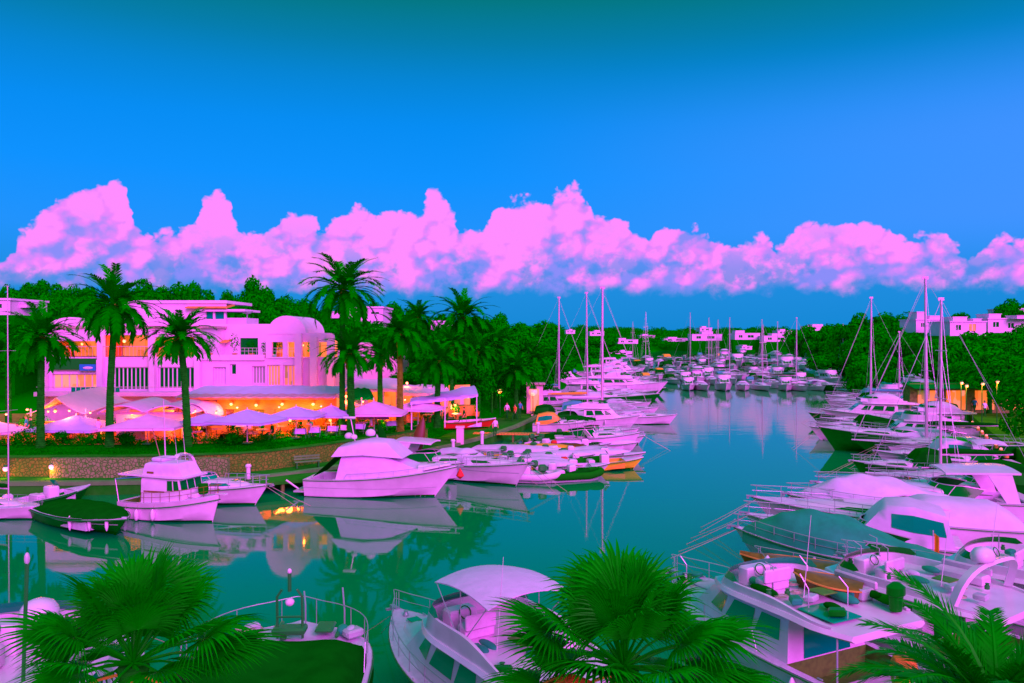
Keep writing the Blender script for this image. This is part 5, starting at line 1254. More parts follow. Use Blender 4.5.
def sail_yacht(label, L=11, B=3.5, fs=1.0, fb=1.25, mast=15, hullm='gelcoat', sailm='canvas_dark', stripe=None, group=None, detail=2, mastm='alloy', spray=None, rig=True, mizzen=0, furl='alloy', boom=True, mr=.085):
    H = Hull(L, B, fs, fb, .12, full=.48, sw=.62, p=1.75, flare=.9, sheer=2); t = thing('sailing_yacht', label, 'sailing boat', (0, 0, 0), 0, group); tc = .32
    zf = hull_parts(t, H, hullm, None, stripe, tc=tc, inner=.6, deckm='deck_white', cockm='teak', nt=18 if detail > 1 else 11)
    secs = [(H.x(.30), H.x(.31), B * .28, B * .24, H.z(.3), H.z(.3) + .48), (H.x(.5), H.x(.5), B * .28, B * .22, H.z(.5), H.z(.5) + .44), (H.x(.68), H.x(.66), B * .16, B * .12, H.z(.68), H.z(.68) + .22), (H.x(.74), H.x(.73), B * .1, B * .07, H.z(.74), H.z(.74) + .04)]
    c = house_mb(secs).build('coachroof', 'gelcoat', t, 40)
    for side in (1, -1): side_win(secs, .15, 1.6, .35, .75, side, .05, .3).build('cabin_window', 'glass_dark', c, 0)
    xm = H.x(.56); zd = H.z(.56) + .4
    m = MB(); m.tube((xm, 0, zd - .5), (xm, 0, mast), mr, mr * .7, 8); mo = m.build('mast', mastm, t, 50)
    for f in (.42, .7):
        z = lerp(zd, mast, f); w_ = B * .30 * (1.1 - f * .5); sp = MB(); sp.tube((xm, -w_, z), (xm, w_, z), .025 if mr > .06 else .012, n=5); sp.build('spreader', mastm, mo)
    sp = MB(); sp.box((xm, 0, mast + .02), (.3 * mr / .085, .04, .16 * mr / .085)); sp.build('masthead', mastm, mo)
    rg = MB(); bow = H.edge(.985); st = (H.x(.01), 0, H.z(0))
    rg.tube((bow[0], 0, bow[2]), (xm + .05, 0, mast - .2), .016, n=4); rg.tube(st, (xm, 0, mast), .012, n=4)
    for s_ in (-1, 1):
        for f, tt in ((1, .53), (.68, .5), (.68, .58)): 
            e = H.edge(tt, s_); rg.tube((e[0], e[1] * .94, e[2]), (xm, s_ * .05, lerp(zd, mast, f) - .1), .011, n=4)
    if rig: rg.build('rigging', 'steel', t)
    if furl:
        f = MB(); a = Vector((bow[0] - .1, 0, bow[2] + .35)); b = Vector((xm + .2, 0, mast - .9)); f.path([a.lerp(b, k / 10) for k in range(11)], [.012 + .016 * sin(pi * min(1, k / 10 * 1.1)) * (1 - k / 12) for k in range(11)], 7); f.build('furled_jib', furl, t, 50)
    if boom:
        zb = zd + .95; xe = max(H.x(.04), xm - L * .42)
        f = MB(); f.tube((xm, 0, zb), (xe, 0, zb + .05), .06, n=7); f.build('boom', mastm, t, 50)
        f = MB(); f.path([(lerp(xm - .1, xe + .1, k / 8), 0, zb + .16 + .10 * (1 - k / 8)) for k in range(9)], [.12] + [.19 - .010 * k for k in range(7)] + [.07], 8); f.build('sail_cover', sailm, t, 60)
    if spray: MB().slab(lambda u, v: (lerp(H.x(.27), H.x(.36), u), B * .27 * lerp(-1, 1, v), H.z(.3) + .45 + .62 * (1 - u * u * .9) * (1 - abs(2 * v - 1) ** 3)), 6, 10, .03).build('spray_hood', spray, t, 60)
    H.rail(.04, .55, 8 if detail > 1 else 5, .08, True, .012).build('guard_rail', 'steel', t)
    MB().path([(H.x(.1) + .08 * sin(2 * pi * k / 16), .42 * cos(2 * pi * k / 16), zf + .75 + .42 * sin(2 * pi * k / 16)) for k in range(16)], .018, 5, True).build('steering_wheel', 'steel', t)
    if mizzen: 
        m = MB(); m.tube((H.x(.16), 0, zf), (H.x(.16), 0, mizzen), .06, .045, 8); m.build('mizzen_mast', mastm, t, 50)
    return t

def open_boat(label, L=5.5, B=2.1, hullm='gelcoat', cover=None, eng='alloy_dark', group=None, stripe=None, console=True, name='open_boat', cat='small boat', innerm='deck_white', top=None):
    H = Hull(L, B, .55, .85, .14, full=.4, sw=.88, d=.2, p=2.4); t = thing(name, label, cat, (0, 0, 0), 0, group)
    hull_parts(t, H, hullm, 'alloy_dark', stripe, tc=.72, inner=.84, floor=.3, nt=12, cockm=innerm)
    if cover:
        def cov(u, v):
            x = lerp(H.x(.03), H.x(.97), u); y = lerp(-1, 1, v); tt = H.t(x); b_ = H.edge(tt)[1] * 1.03; return (x, y * b_, H.z(tt) + .03 + .38 * sin(pi * min(1, u * .9 + .1)) ** .7 * (1 - abs(y) ** 2.5) + .02 * sin(u * 25 + 4 * y) - (.12 if abs(y) > .99 else 0))
        MB().grid(cov, 18, 10).build('canvas_cover', cover, t, 70)
    elif console:
        o = MB().rbox((H.x(.48), 0, .7), (.6, .7, .9), .07).build('console', 'gelcoat', t, 40)
        MB().quad((H.x(.48) + .3, -.33, 1.15), (H.x(.48) + .3, .33, 1.15), (H.x(.48) + .05, .28, 1.5), (H.x(.48) + .05, -.28, 1.5)).build('windscreen', 'glass_teal', o, 0)
        MB().rbox((H.x(.3), 0, .55), (.5, .9, .5), .07).build('bench', 'cushion', t, 40)
        MB().rbox((H.x(.08), 0, .5), (.4, B * .6, .35), .07).build('bench', 'cushion', t, 40)
    if top: bimini(H.x(.2), H.x(.6), B * .42, 2.0, top, t, .15, .1, legs=.6)
    if eng: outboard((H.x(0) - .2, 0, .45), t, eng)
    return t
def rib(label, L=5, B=2.1, tubem='gelcoat_shade', group=None, eng='alloy_dark', deckm='hull_grey', name='inflatable_boat'):
    t = thing(name, label, 'inflatable boat', (0, 0, 0), 0, group); r = .24; hb = B / 2 - r
    P_ = [(-L / 2, hb, .38)] + [(lerp(-L / 2, L * .18, k / 5), hb, .38) for k in range(1, 6)] + [(L * .18 + L * .28 * sin(pi * k / 12), hb * cos(pi * k / 12), .38 + .18 * sin(pi * k / 12)) for k in range(1, 12)]
    P_ += [(lerp(L * .18, -L / 2, k / 5), -hb, .38) for k in range(0, 6)]
    MB().path(P_, [.09] + [r] * (len(P_) - 2) + [.09], 9).build('inflatable_tube', tubem, t, 60)
    MB().prism([(-L * .46, -hb), (L * .2, -hb), (L * .38, -hb * .5), (L * .42, 0), (L * .38, hb * .5), (L * .2, hb), (-L * .46, hb)], .02, .26).build('floor', deckm, t)
    o = MB().rbox((-L * .05, 0, .65), (.5, .6, .8), .07).build('console', 'gelcoat', t, 40)
    MB().rbox((-L * .24, 0, .5), (.5, .7, .5), .07).build('seat', 'cushion', t, 40)
    MB().box((-L * .47, 0, .42), (.08, hb * 1.7, .45)).build('transom', 'gelcoat', t)
    if eng: outboard((-L / 2 - .1, 0, .5), t, eng, 1.1)
    return t

def place(t, px, py, z=0., head=0., bow=False, L=None, sc=1):
    # puts the boat's middle (or bow when bow=True) on the water where the photo shows it
    x, y = G(px, py, z)
    if sc != 1: t.scale = (sc, sc, sc); L = (L or 0) * sc
    if bow: x -= cos(head) * L / 2; y -= sin(head) * L / 2
    t.location = (x, y, random.uniform(-.03, .03)); t.rotation_euler = (random.uniform(-.012, .012), random.uniform(-.012, .012), head); return t
D = radians

# ---------------------------------------------------------------- near boats on the left
# white covered sport fisher
H = Hull(10.2, 3.5, 1.15, 2.05, .16, .45, .88, .4, 2.3, .84, 1.9)
t = thing('motor_yacht', 'white sport fishing yacht wrapped in white canvas, moored side on by the left quay', 'motor yacht')
hull_parts(t, H, 'gelcoat', 'alloy_dark', None, tc=.20, inner=.84, floor=.5, nt=22); 
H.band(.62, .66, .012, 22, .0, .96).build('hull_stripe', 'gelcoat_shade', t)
secs = [(H.x(.215), H.x(.25), 1.45, 1.25, 1.12, 3.05), (H.x(.40), H.x(.40), 1.48, 1.28, 1.2, 3.2), (H.x(.60), H.x(.51), 1.36, 1.15, 1.45, 3.18), (H.x(.80), H.x(.62), .95, .95, 1.72, 2.35)]
house_mb([(a, b_, c_, d_, e_, lerp(e_, f_, .8) if i < 3 else f_) for i, (a, b_, c_, d_, e_, f_) in enumerate(secs)]).build('canvas_cover', 'canvas_white', t, 45)
fl = [(H.x(.19), H.x(.235), 1.5, 1.22, 2.65, 3.3), (H.x(.40), H.x(.40), 1.52, 1.25, 2.8, 3.65), (H.x(.66), H.x(.54), 1.32, 1.0, 2.62, 3.6)]
house_mb(fl).build('flybridge_cover', 'canvas_white', t, 45)
sd = [(H.x(.75), H.x(.75), 1.05, .8, 1.75, 2.12), (H.x(.86), H.x(.85), .7, .5, 1.95, 2.16), (H.x(.95), H.x(.94), .22, .14, 2.1, 2.18)]
house_mb(sd).build('foredeck_trunk', 'gelcoat', t, 40); MB().rbox((H.x(.82), 0, 2.2), (.5, .5, .05), .04).build('deck_hatch', 'glass_dark', t)
H.rail(.30, .32, 8, .08, False, .015).build('bow_rail', 'steel', t)
dome((H.x(.24), .5, 3.6), .30, t); dome((H.x(.31), -.5, 3.72), .22, t); dome((H.x(.40), .2, 3.85), .34, t)
mb = MB(); mb.tube((H.x(.30), 0, 3.5), (H.x(.27), 0, 5.0), .03, n=5); mb.build('light_mast', 'alloy', t)
mb = MB(); mb.rbox((H.x(.26), 0, 5.05), (.9, .26, .16), .06); mb.build('radar_scanner', 'gelcoat', t)
mb = MB(); mb.slab(lambda u, v: (lerp(H.x(.06), H.x(.215), u), lerp(-1.3, 1.3, v), lerp(1.35, 2.7, u)), 3, 4, .03); mb.build('cockpit_screen', 'canvas_dark', t)
MB().box((H.x(0) - .35, 0, .32), (.8, 2.6, .1)).build('swim_platform', 'gelcoat_shade', t)
mb = MB(); mb.tube((H.x(0) - .6, -.8, .4), (H.x(0) - 1.4, -1.0, 1.0), .06, n=6); mb.build('boarding_plank', 'gelcoat', t)
mb = MB(); x, y, z = H.edge(.985); mb.box((x + .2, 0, z), (.55, .2, .1)); mb.build('anchor_roller', 'steel', t)
x, y = G(381, 499); t.location = (x, y + 1.2, 0); t.rotation_euler = (0, 0, D(-8)); t.scale = (.93, .95, .95)
t = tag(MB().lathe([(.01, .5), (.2, .15), (.26, 0), (.01, -.22)], 10).build('flag', 'flag_red'), 'small red cone buoy hanging at the white fishing yacht bow', 'buoy'); t.name = 'buoy'; t.location = P(460, 476, 51)

# white trawler with wheelhouse
H = Hull(7.6, 2.9, 1.05, 1.75, .08, .45, .8, .5, 2.4, .92, 1.8)
t = thing('trawler_yacht', 'white trawler yacht with square wheelhouse windows and flybridge', 'motor boat')
hull_parts(t, H, 'gelcoat', None, None, tc=.25, inner=.84, floor=.5, nt=22, cockm='teak'); H.rub(.035, -.30).build('rub_rail', 'alloy_dark', t)
secs = [(H.x(.27), H.x(.27), 1.12, 1.08, 1.0, 2.75), (H.x(.56), H.x(.56), 1.12, 1.08, 1.1, 2.75), (H.x(.72), H.x(.67), 1.0, .98, 1.2, 2.75)]
w_ = house_mb(secs).build('wheelhouse', 'gelcoat', t, 40)
for s_ in (1, -1):
    for a, b in ((1.0, 1.42), (1.5, 1.9)): side_win(secs, a, b, .52, .9, s_).build('wheelhouse_window', 'glass_dark', w_, 0)
    side_win(secs, .1, .9, .45, .5, s_).build('side_molding', 'varnish', w_, 0)
for y0, y1 in ((-.93, -.36), (-.30, .30), (.36, .93)): front_win(secs[-1], y0, y1, .52, .9).build('windscreen', 'glass_dark', w_, 0)
MB().prism([(H.x(.02), -1.2), (H.x(.60), -1.28), (H.x(.74), -1.05), (H.x(.74), 1.05), (H.x(.60), 1.28), (H.x(.02), 1.2)], 2.76, 2.86).build('cabin_top', 'gelcoat', t)
fl = [(H.x(.27), H.x(.29), .98, .92, 2.85, 3.55), (H.x(.50), H.x(.50), 1.02, .96, 2.85, 3.62), (H.x(.70), H.x(.63), .85, .8, 2.85, 3.6)]
f_ = house_mb(fl).build('flybridge', 'canvas_white', t, 45); side_win(fl, .2, .55, .12, .3, -1).build('vent', 'varnish', f_, 0); side_win(fl, .2, .55, .12, .3, 1).build('vent', 'varnish', f_, 0)
mb = MB(); mb.rbox((H.x(.38), 0, 3.75), (1.0, 1.2, .25), .08); mb.build('folded_bimini', 'canvas_white', t)
mb = MB(); mb.path([(H.x(.46), -.85, 3.6), (H.x(.46), -.85, 3.95), (H.x(.62), -.75, 3.95), (H.x(.66), 0, 3.95), (H.x(.62), .75, 3.95), (H.x(.46), .85, 3.95), (H.x(.46), .85, 3.6)], .02, 5); mb.build('top_rail', 'steel', t)
mb = MB(); mb.slab(lambda u, v: (lerp(H.x(-.02), H.x(.27), u), lerp(-1.2, 1.2, v), 2.74 - .25 * (1 - u)), 4, 4, .04); mb.build('cockpit_awning', 'canvas_blue', t)
for s_ in (1, -1):
    mb = MB(); mb.tube((H.x(.02), s_ * 1.15, H.z(0)), (H.x(-.02), s_ * 1.15, 2.5), .03); mb.build('awning_pole', 'alloy', t)
H.rail(.30, .62, 8, .1, True, .02).build('guard_rail', 'varnish', t)
for tt in (.13, .28, .47): fender(H, tt, -1, t, 'gelcoat', .75, .6, .15)
mb = MB(); x, y, z = H.edge(.985); mb.box((x + .25, 0, z + .08), (.8, .28, .09)); mb.build('bow_platform', 'gelcoat', t)
mb = MB(); mb.tube((H.x(.36), .3, 3.5), (H.x(.34), .3, 7.5), .045, .03); mb.build('mast', 'alloy', t)
mb = MB(); mb.tube((H.x(.34), .1, 3.5), (H.x(.24), .1, 5.6), .03, .02); mb.build('boom', 'varnish', t)
mb = MB(); mb.lathe([(.01, -.3), (.3, -.3), (.34, 0), (.3, .3), (.01, .3)], 12, (H.x(.82), 0, H.z(.82) + .5)); mb.build('anchor_winch', 'rubber', t)
mb = MB(); mb.rbox((H.x(.76), 0, H.z(.76) + .18), (.7, 1.1, .3), .06); mb.build('deck_box', 'gelcoat', t)
x, y = G(166, 523); t.location = (x, y + 1.0, 0); t.rotation_euler = (0, 0, D(-20)); t.scale = (.80, .85, .86)
whip((H.x(.55), .6, 3.6), 2.2, t); whip((H.x(.6), -.5, 3.6), 2.0, t)

b = sport_cruiser('small white motor boat with teal screen, tucked behind the trawler bow', 6.6, 2.4, .85, 1.25, glass='glass_teal', top=None, archm='gelcoat', sunpad=False); place(b, 218, 503, 0, D(-14))
# dark covered launch in the left foreground water
b = open_boat('long dark launch under a dark canvas cover, left of the trawler', 8.2, 3.0, 'hull_dark', 'canvas_dark', None, stripe=(.47, .52, 'gelcoat_shade')); place(b, 88, 527, 0, D(-38)); b.scale = (1, 1, 1.15)
H = Hull(8.2, 3.0, .55, .85)
for tt in (.62, .78, .9): fender(H, tt, -1, b, 'gelcoat', .25, .5, .09)
b = sail_yacht('sailing boat at the left edge with lilac deck and thin mast', 9.2, 3.1, .95, 1.2, 19.2, 'gelcoat', 'canvas_dark', furl=None, mr=.055, rig=False); place(b, 3, 517, 0, D(-18)); b.scale = (.62, .7, .66); 
b = open_boat('dark dinghy hanging under outboards between the left sailing boat and the wall', 4.6, 1.9, 'hull_dark', None, 'gelcoat'); place(b, 52, 505, 0, D(60))
# hardtop boats right of the fishing yacht
b = sport_cruiser('white hardtop cruiser lying just behind the fishing yacht bow', 8.2, 2.9, 1.05, 1.6, top='hardtop', topm='gelcoat', archm=None, fend=2); place(b, 445, 479, 0, D(-14))
b = sport_cruiser('long low white sport boat with pointed bow beside the hardtop cruiser', 8.4, 2.9, 1.0, 1.65, top='cover', topm='canvas_white', stripe=(.85, .92, 'gelcoat_shade')); place(b, 480, 481, 0, D(-38))
b = rib('white inflatable tender afloat under the long low sport boat bow', 4.2, 1.9, 'gelcoat'); place(b, 530, 482, 0, D(-10))
# the pontoon cluster with yellow and orange boats
cl = 'small boats packed at the left pontoon'
for i, (px, py, hd, kind, lab, kw) in enumerate([
    (556, 478, -15, 'rib', 'dark grey inflatable with black outboard nearest the open water', dict(tubem='canvas_dark')),
    (574, 475, 5, 'open', 'white dinghy with dark outboard left of the yellow boat', dict(hullm='gelcoat', L=5.2)),
    (574, 480, 20, 'rib', 'black inflatable tender with two dark engines in the pontoon cluster', dict(tubem='rubber', L=4.4)),
    (606, 470, 8, 'open', 'bright yellow open boat at the outer end of the pontoon cluster', dict(hullm='yellow', L=5.8, innerm='orange', eng='red')),
    (606, 462, -5, 'open', 'white open boat just behind the yellow one', dict(hullm='gelcoat', L=6.2, top=None)),
    (540, 470, -20, 'open', 'small boat under a puffy white cover left of the dark outboards', dict(cover='canvas_white', L=5)),
    (563, 464, -12, 'open', 'second small boat under a white cover behind the black inflatable', dict(cover='canvas_white', L=5)),
    (598, 462, 10, 'open', 'small white covered boat between the maroon cover and the yellow boat', dict(cover='canvas_white', L=5.4)),
    (563, 456, 0, 'open', 'little boat under a maroon cover in the pontoon cluster', dict(cover='maroon', L=4.2)),
    (520, 458, -25, 'open', 'white boat with a long yellow stripe near the promenade', dict(cover='canvas_white', L=8.5, B=2.4, stripe=(.15, .4, 'yellow'), eng=None)),
    (543, 456, -22, 'open', 'orange and yellow striped narrow boat beside the boardwalk', dict(hullm='yellow', L=6, cover='orange', eng=None)),
    (586, 452, 4, 'open', 'red and white boat with dark engine under the boardwalk end', dict(hullm='gelcoat', L=5, eng='red', innerm='red')),
    (598, 450, 0, 'sport', 'white motor boat with dark canopy frame at the outer pontoon end', dict(L=7.4, B=2.8, top='bimini', topm='canvas_dark')),
    (604, 448, 0, 'open', 'orange covered boat at the end of the orange boardwalk', dict(cover='orange', L=5, hullm='gelcoat')),
    (572, 446, 0, 'open', 'boat under a dark green cover beside the boardwalk', dict(cover='canvas_dark', L=5, hullm='gelcoat')),
    (505, 470, -28, 'rib', 'white tender with orange seat behind the long low sport boat', dict(tubem='gelcoat', L=4, deckm='orange'))]):
    if kind == 'rib': b = rib(lab, kw.pop('L', 4.8), **kw, group=cl)
    elif kind == 'open': b = open_boat(lab, **kw, group=cl)
    else: b = sport_cruiser(lab, **kw, group=cl)
    place(b, px, py, 0, D(hd))

# ---------------------------------------------------------------- big foreground yachts, sterns to the near quay
# 1: broad blunt foredeck, dark canvas over everything aft of it
H = Hull(11.5, 4.8, 1.35, 1.65, .05, .55, .92, .5, 6.5, .92)
y1 = thing('motor_yacht', 'white yacht with broad pale foredeck and dark canvas cover, left of the bimini yacht', 'motor yacht', (-5.85, 17.5, 0), D(93))
hull_parts(y1, H, 'gelcoat', 'alloy_dark', None, tc=0, nt=24)
def cov(u, v):
    x = lerp(H.x(.0), H.x(.83), u); y = lerp(-1, 1, v); b_ = H.edge(H.t(x))[1] * 1.015; k = min(1, (1 - u) * 9 + .05)
    return (x, y * b_, H.z(H.t(x)) + .06 + (.62 * k ** .8) * (1 - abs(y) ** 6) + .05 * sin(u * 17 + y * 2.5) * (1 - abs(y)) + .04 * sin(y * 7) * k - (.5 if abs(y) > .99 else 0))
MB().grid(cov, 30, 16).build('canvas_cover', 'canvas_dark', y1, 70)
H.rail(.72, .7, 5, .12, False, .014).build('bow_rail', 'steel', y1)
for x_, y_ in ((4.1, 1.2), (4.2, -1.3), (5.1, .4)): MB().rbox((x_, y_, 1.82), (.3, .1, .1), .03).build('cleat', 'alloy_dark', y1)
MB().rbox((4.7, -.9, 1.86), (.7, .5, .1), .04).build('deck_locker', 'alloy_dark', y1)
MB().path([(4.55 + .35 * sin(k * .9) * (1 - k / 30), 1.3 + .35 * cos(k * .9) * (1 - k / 30), 1.84 + k * .002) for k in range(24)], .02, 5).build('coiled_rope', 'rope', y1)
mb = MB()
for s_ in (-.34, .34): mb.path([(4.35, s_, 1.7), (4.3, s_, 2.85), (4.3, s_ * .6, 3.05)], .035, 6)
mb.tube((4.3, -.34, 2.3), (4.3, .34, 2.3), .03); mb.rbox((4.3, 0, 1.95), (.5, .9, .18), .05); mb.tube((4.3, 0, 3.0), (4.3, 0, 3.5), .05); o = mb.build('searchlight_frame', 'alloy_dark', y1)
mb = MB(); mb.ell((4.32, 0, 2.7), (.13, .13, .11), 10, 6); mb.ell((4.3, 0, 3.55), (.06, .06, .08), 8, 6); mb.build('searchlight', 'gelcoat', o)
# 2: flybridge yacht with white bimini
y2 = fly_yacht('flybridge yacht with open white bimini, bottom centre of the photo', 11.8, 4.0, 1.3, 1.95, top='bimini', topm='canvas_white', glass='glass_teal', tailz=.1, ant=1)
y2.location = (-1.0, 20.9, 0); y2.rotation_euler = (0, 0, D(124)); y2.scale = (.8, .8, .78)
# 3: left edge yacht with a radome
y3 = fly_yacht('white yacht with big ball radome at the bottom left, half behind the fan palm', 11, 3.8, 1.2, 1.75, glass='glass_teal', top=None, dome_r=0, ant=0)
y3.location = (-10.6, 17.6, 0); y3.rotation_euler = (0, 0, D(96))
MB().tube((-.65, -.46, 3.0), (-.65, -.46, 3.9), .06).build('radome_stalk', 'gelcoat', y3); dome((-.65, -.46, 3.85), .40, y3, 'radome')
# right cluster
y4 = fly_yacht('flybridge yacht with teal hatch and sharp tail, nearest of the right cluster', 12.4, 4.1, 1.35, 2.1, glass='glass_teal', tailz=.12, top=None, dome_r=.0, ant=1, foredeck_pad=True, coamh=.3, hatchm='glass_teal')
y4.location = (7.7, 24.2, 0); y4.rotation_euler = (0, 0, D(117)); y4.scale = (.72, .92, .8)
y5 = fly_yacht('white flybridge yacht with radar arch, right of the sharp tailed yacht', 13, 4.2, 1.4, 2.2, glass='glass_dark', tailz=.1, top='arch', dome_r=.42, ant=2, coamh=.35)
y5.location = (11.6, 25.6, 0); y5.rotation_euler = (0, 0, D(124)); y5.scale = (.72, .9, .76)
y6 = fly_yacht('large white yacht with dark saloon cut by the right edge of the photo', 14, 4.6, 1.5, 2.3, glass='glass_dark', top='arch', cover='canvas_dark', ant=1, coamh=.4, dome_r=.4)
y6.location = (15.9, 26.6, 0); y6.rotation_euler = (0, 0, D(132)); y6.scale = (.72, .85, .74)
def clutter(t, x0, x1, w_, z, n, seed):
    r = random.Random(seed)
    for k in range(n):
        x, y = r.uniform(x0, x1), r.uniform(-w_, w_); q_ = k % 5
        if q_ == 0: a = r.uniform(.16, .26); MB().path([(x + a * cos(j * .8) * (1 - j / 40), y + a * sin(j * .8) * (1 - j / 40), z + .03 + j * .002) for j in range(26)], .018, 4).build('coiled_rope', 'rope', t)
        elif q_ == 1: MB().rbox((x, y, z + .12), (r.uniform(.3, .6), r.uniform(.25, .5), .22), .05, r.uniform(0, 3)).build('tackle_box', r.choice(['canvas_teal', 'gelcoat_shade', 'hull_dark']), t)
        elif q_ == 2: MB().ell((x, y, z + .13), (r.uniform(.2, .5), .16, .13), 12, 7).build('rolled_canvas', r.choice(['canvas_white', 'canvas_dark', 'canvas_teal']), t, 60)
        elif q_ == 3: MB().path([(x, y, z), (x, y, z + r.uniform(.5, .9)), (x + .3, y + .1, z + r.uniform(.8, 1.1))], .022, 5).build('rail_post', 'steel', t)
        else: MB().lathe([(.09, 0), (.1, .12), (.05, .18), (.09, .22), (.01, .24)], 10, (x, y, z)).build('winch', 'alloy_dark', t)
clutter(y2, -4.6, .4, 1.3, 3.07, 12, 1); clutter(y4, -5.2, .6, 1.4, 3.36, 22, 2); clutter(y5, -5.4, .8, 1.4, 3.43, 20, 3); clutter(y6, -5.6, 1, 1.5, 3.55, 16, 4)
clutter(y4, 3.6, 5.6, .5, 2.0, 7, 5); clutter(y1, 4.1, 5.3, 1.7, 1.68, 9, 6)
# small craft between the near sterns
b = open_boat('white dinghy lying low between the near quay and the sharp tailed yacht', 4.4, 1.8, 'gelcoat_shade', None, 'alloy_dark'); b.location = (5.0, 14.0, 0); b.rotation_euler = (0, 0, D(-20))
b = sport_cruiser('pale motor boat low at the near quay under the arching feather palm', 7.4, 2.7, .9, 1.3, glass='glass_dark', top=None); b.location = (9.2, 14.2, 0); b.rotation_euler = (0, 0, D(150))

# right bank boats lying across, bows to the fairway
rg = 'boats berthed along the right bank'
RB = [  # bow px, bow py, heading, builder, label, options
    (734, 563, 152, 'sport', 'white cruiser with blue grey canvas over its foredeck, bow behind the fan palm', dict(L=8.6, B=3.2, top='hood', topm='canvas_teal', fend=2)),
    (745, 547, 158, 'sport', 'white cruiser with pale tent, second behind the right cluster', dict(L=9.0, B=3.4, top='tent', topm='canvas_white')),
    (752, 534, 163, 'sport', 'long white sport yacht with smooth lilac deck and bow rail', dict(L=12, B=4.0, fs=1.3, fb=1.9, top='cover', topm='canvas_white', fend=0)),
    (788, 526, 166, 'sport', 'white yacht under a rumpled white canvas hood, bow to the open water', dict(L=9.5, B=3.8, fs=1.3, fb=1.7, top='hood', topm='canvas_white', rail=True)),
    (815, 514, 170, 'sport', 'long white hardtop yacht with dark windows behind the canvas hooded one', dict(L=11, B=3.8, fs=1.2, fb=1.8, top='hardtop', topm='gelcoat')),
    (872, 506, 172, 'sport', 'grey topped cruiser beside the dark hulled boat', dict(L=9.5, B=3.2, top='tent', topm='canvas_dark')),
    (905, 497, 173, 'sport', 'dark hulled motor yacht with white bow near the green pontoon', dict(L=12, B=3.8, fs=1.1, fb=1.7, hullm='hull_dark', top=None)),
    (884, 484, 175, 'open', 'small white boat with orange seat below the green pontoon', dict(L=6, B=2.3, innerm='orange')),
    (852, 478, 172, 'sport', 'dark boat with black bow fender standing clear of its row', dict(L=8.5, B=3, hullm='hull_dark', top='tent', topm='canvas_dark')),
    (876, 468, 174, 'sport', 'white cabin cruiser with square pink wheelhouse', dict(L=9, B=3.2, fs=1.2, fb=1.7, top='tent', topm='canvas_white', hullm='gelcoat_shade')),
    (852, 454, 172, 'sail', 'tallest masted sailing yacht of the right bank with dark boom cover', dict(L=13.5, B=4, mast=14.7, hullm='hull_dark', sailm='canvas_dark', mastm='alloy', mr=.14)),
    (884, 456, 174, 'sport', 'cruiser under a bright green canopy', dict(L=9, B=3.1, top='cover', topm='canvas_green')),
    (862, 447, 172, 'fly', 'white flybridge boat with dark windows, next beyond the green canopied cruiser', dict(L=10.5, B=3.6, ant=0)),
    (818, 450, 170, 'sport', 'black bowed yacht standing farthest out into the fairway', dict(L=14, B=4.2, fs=1.7, fb=2.6, hullm='hull_dark', top='cover', topm='canvas_white')),
    (842, 432, 172, 'sport', 'white cruiser with blue tent, two beyond the green canopied cruiser', dict(L=11, B=3.5, top='tent', topm='canvas_blue')),
    (822, 424, 170, 'fly', 'white yacht with banded canvas, beside the black bowed yacht', dict(L=13, B=4.2, flycanvas='canvas_white', ant=0)),
    (842, 416, 172, 'sport', 'white cruiser with orange deck tent', dict(L=10, B=3.3, top='tent', topm='orange')),
    (829, 410, 172, 'sail', 'sailing yacht with long slanting stay and lone pale mast halfway along the right bank', dict(L=12, B=3.7, mast=14.9, sailm='canvas_blue', mr=.13)),
    (852, 405, 174, 'fly', 'white flybridge yacht with teal windows halfway along the right bank', dict(L=12, B=4, glass='glass_teal', ant=0)),
    (846, 399, 174, 'sport', 'cruiser with dark canvas, last large boat before the far pontoon', dict(L=11, B=3.5, top='tent', topm='canvas_dark')),
]
def make(kind, lab, kw, grp, detail=2):
    kw = dict(kw)
    if kind == 'sport': return sport_cruiser(lab, **kw, group=grp, detail=detail)
    if kind == 'fly': return fly_yacht(lab, **kw, group=grp, detail=detail)
    if kind == 'sail': return sail_yacht(lab, **kw, group=grp, detail=detail)
    return open_boat(lab, **kw, group=grp)
for px, py, hd, kind, lab, kw in RB:
    b = make(kind, lab, kw, rg); place(b, px, py, 0, D(hd), True, kw['L'], 1 if kind == 'sail' or py > 500 else .78)

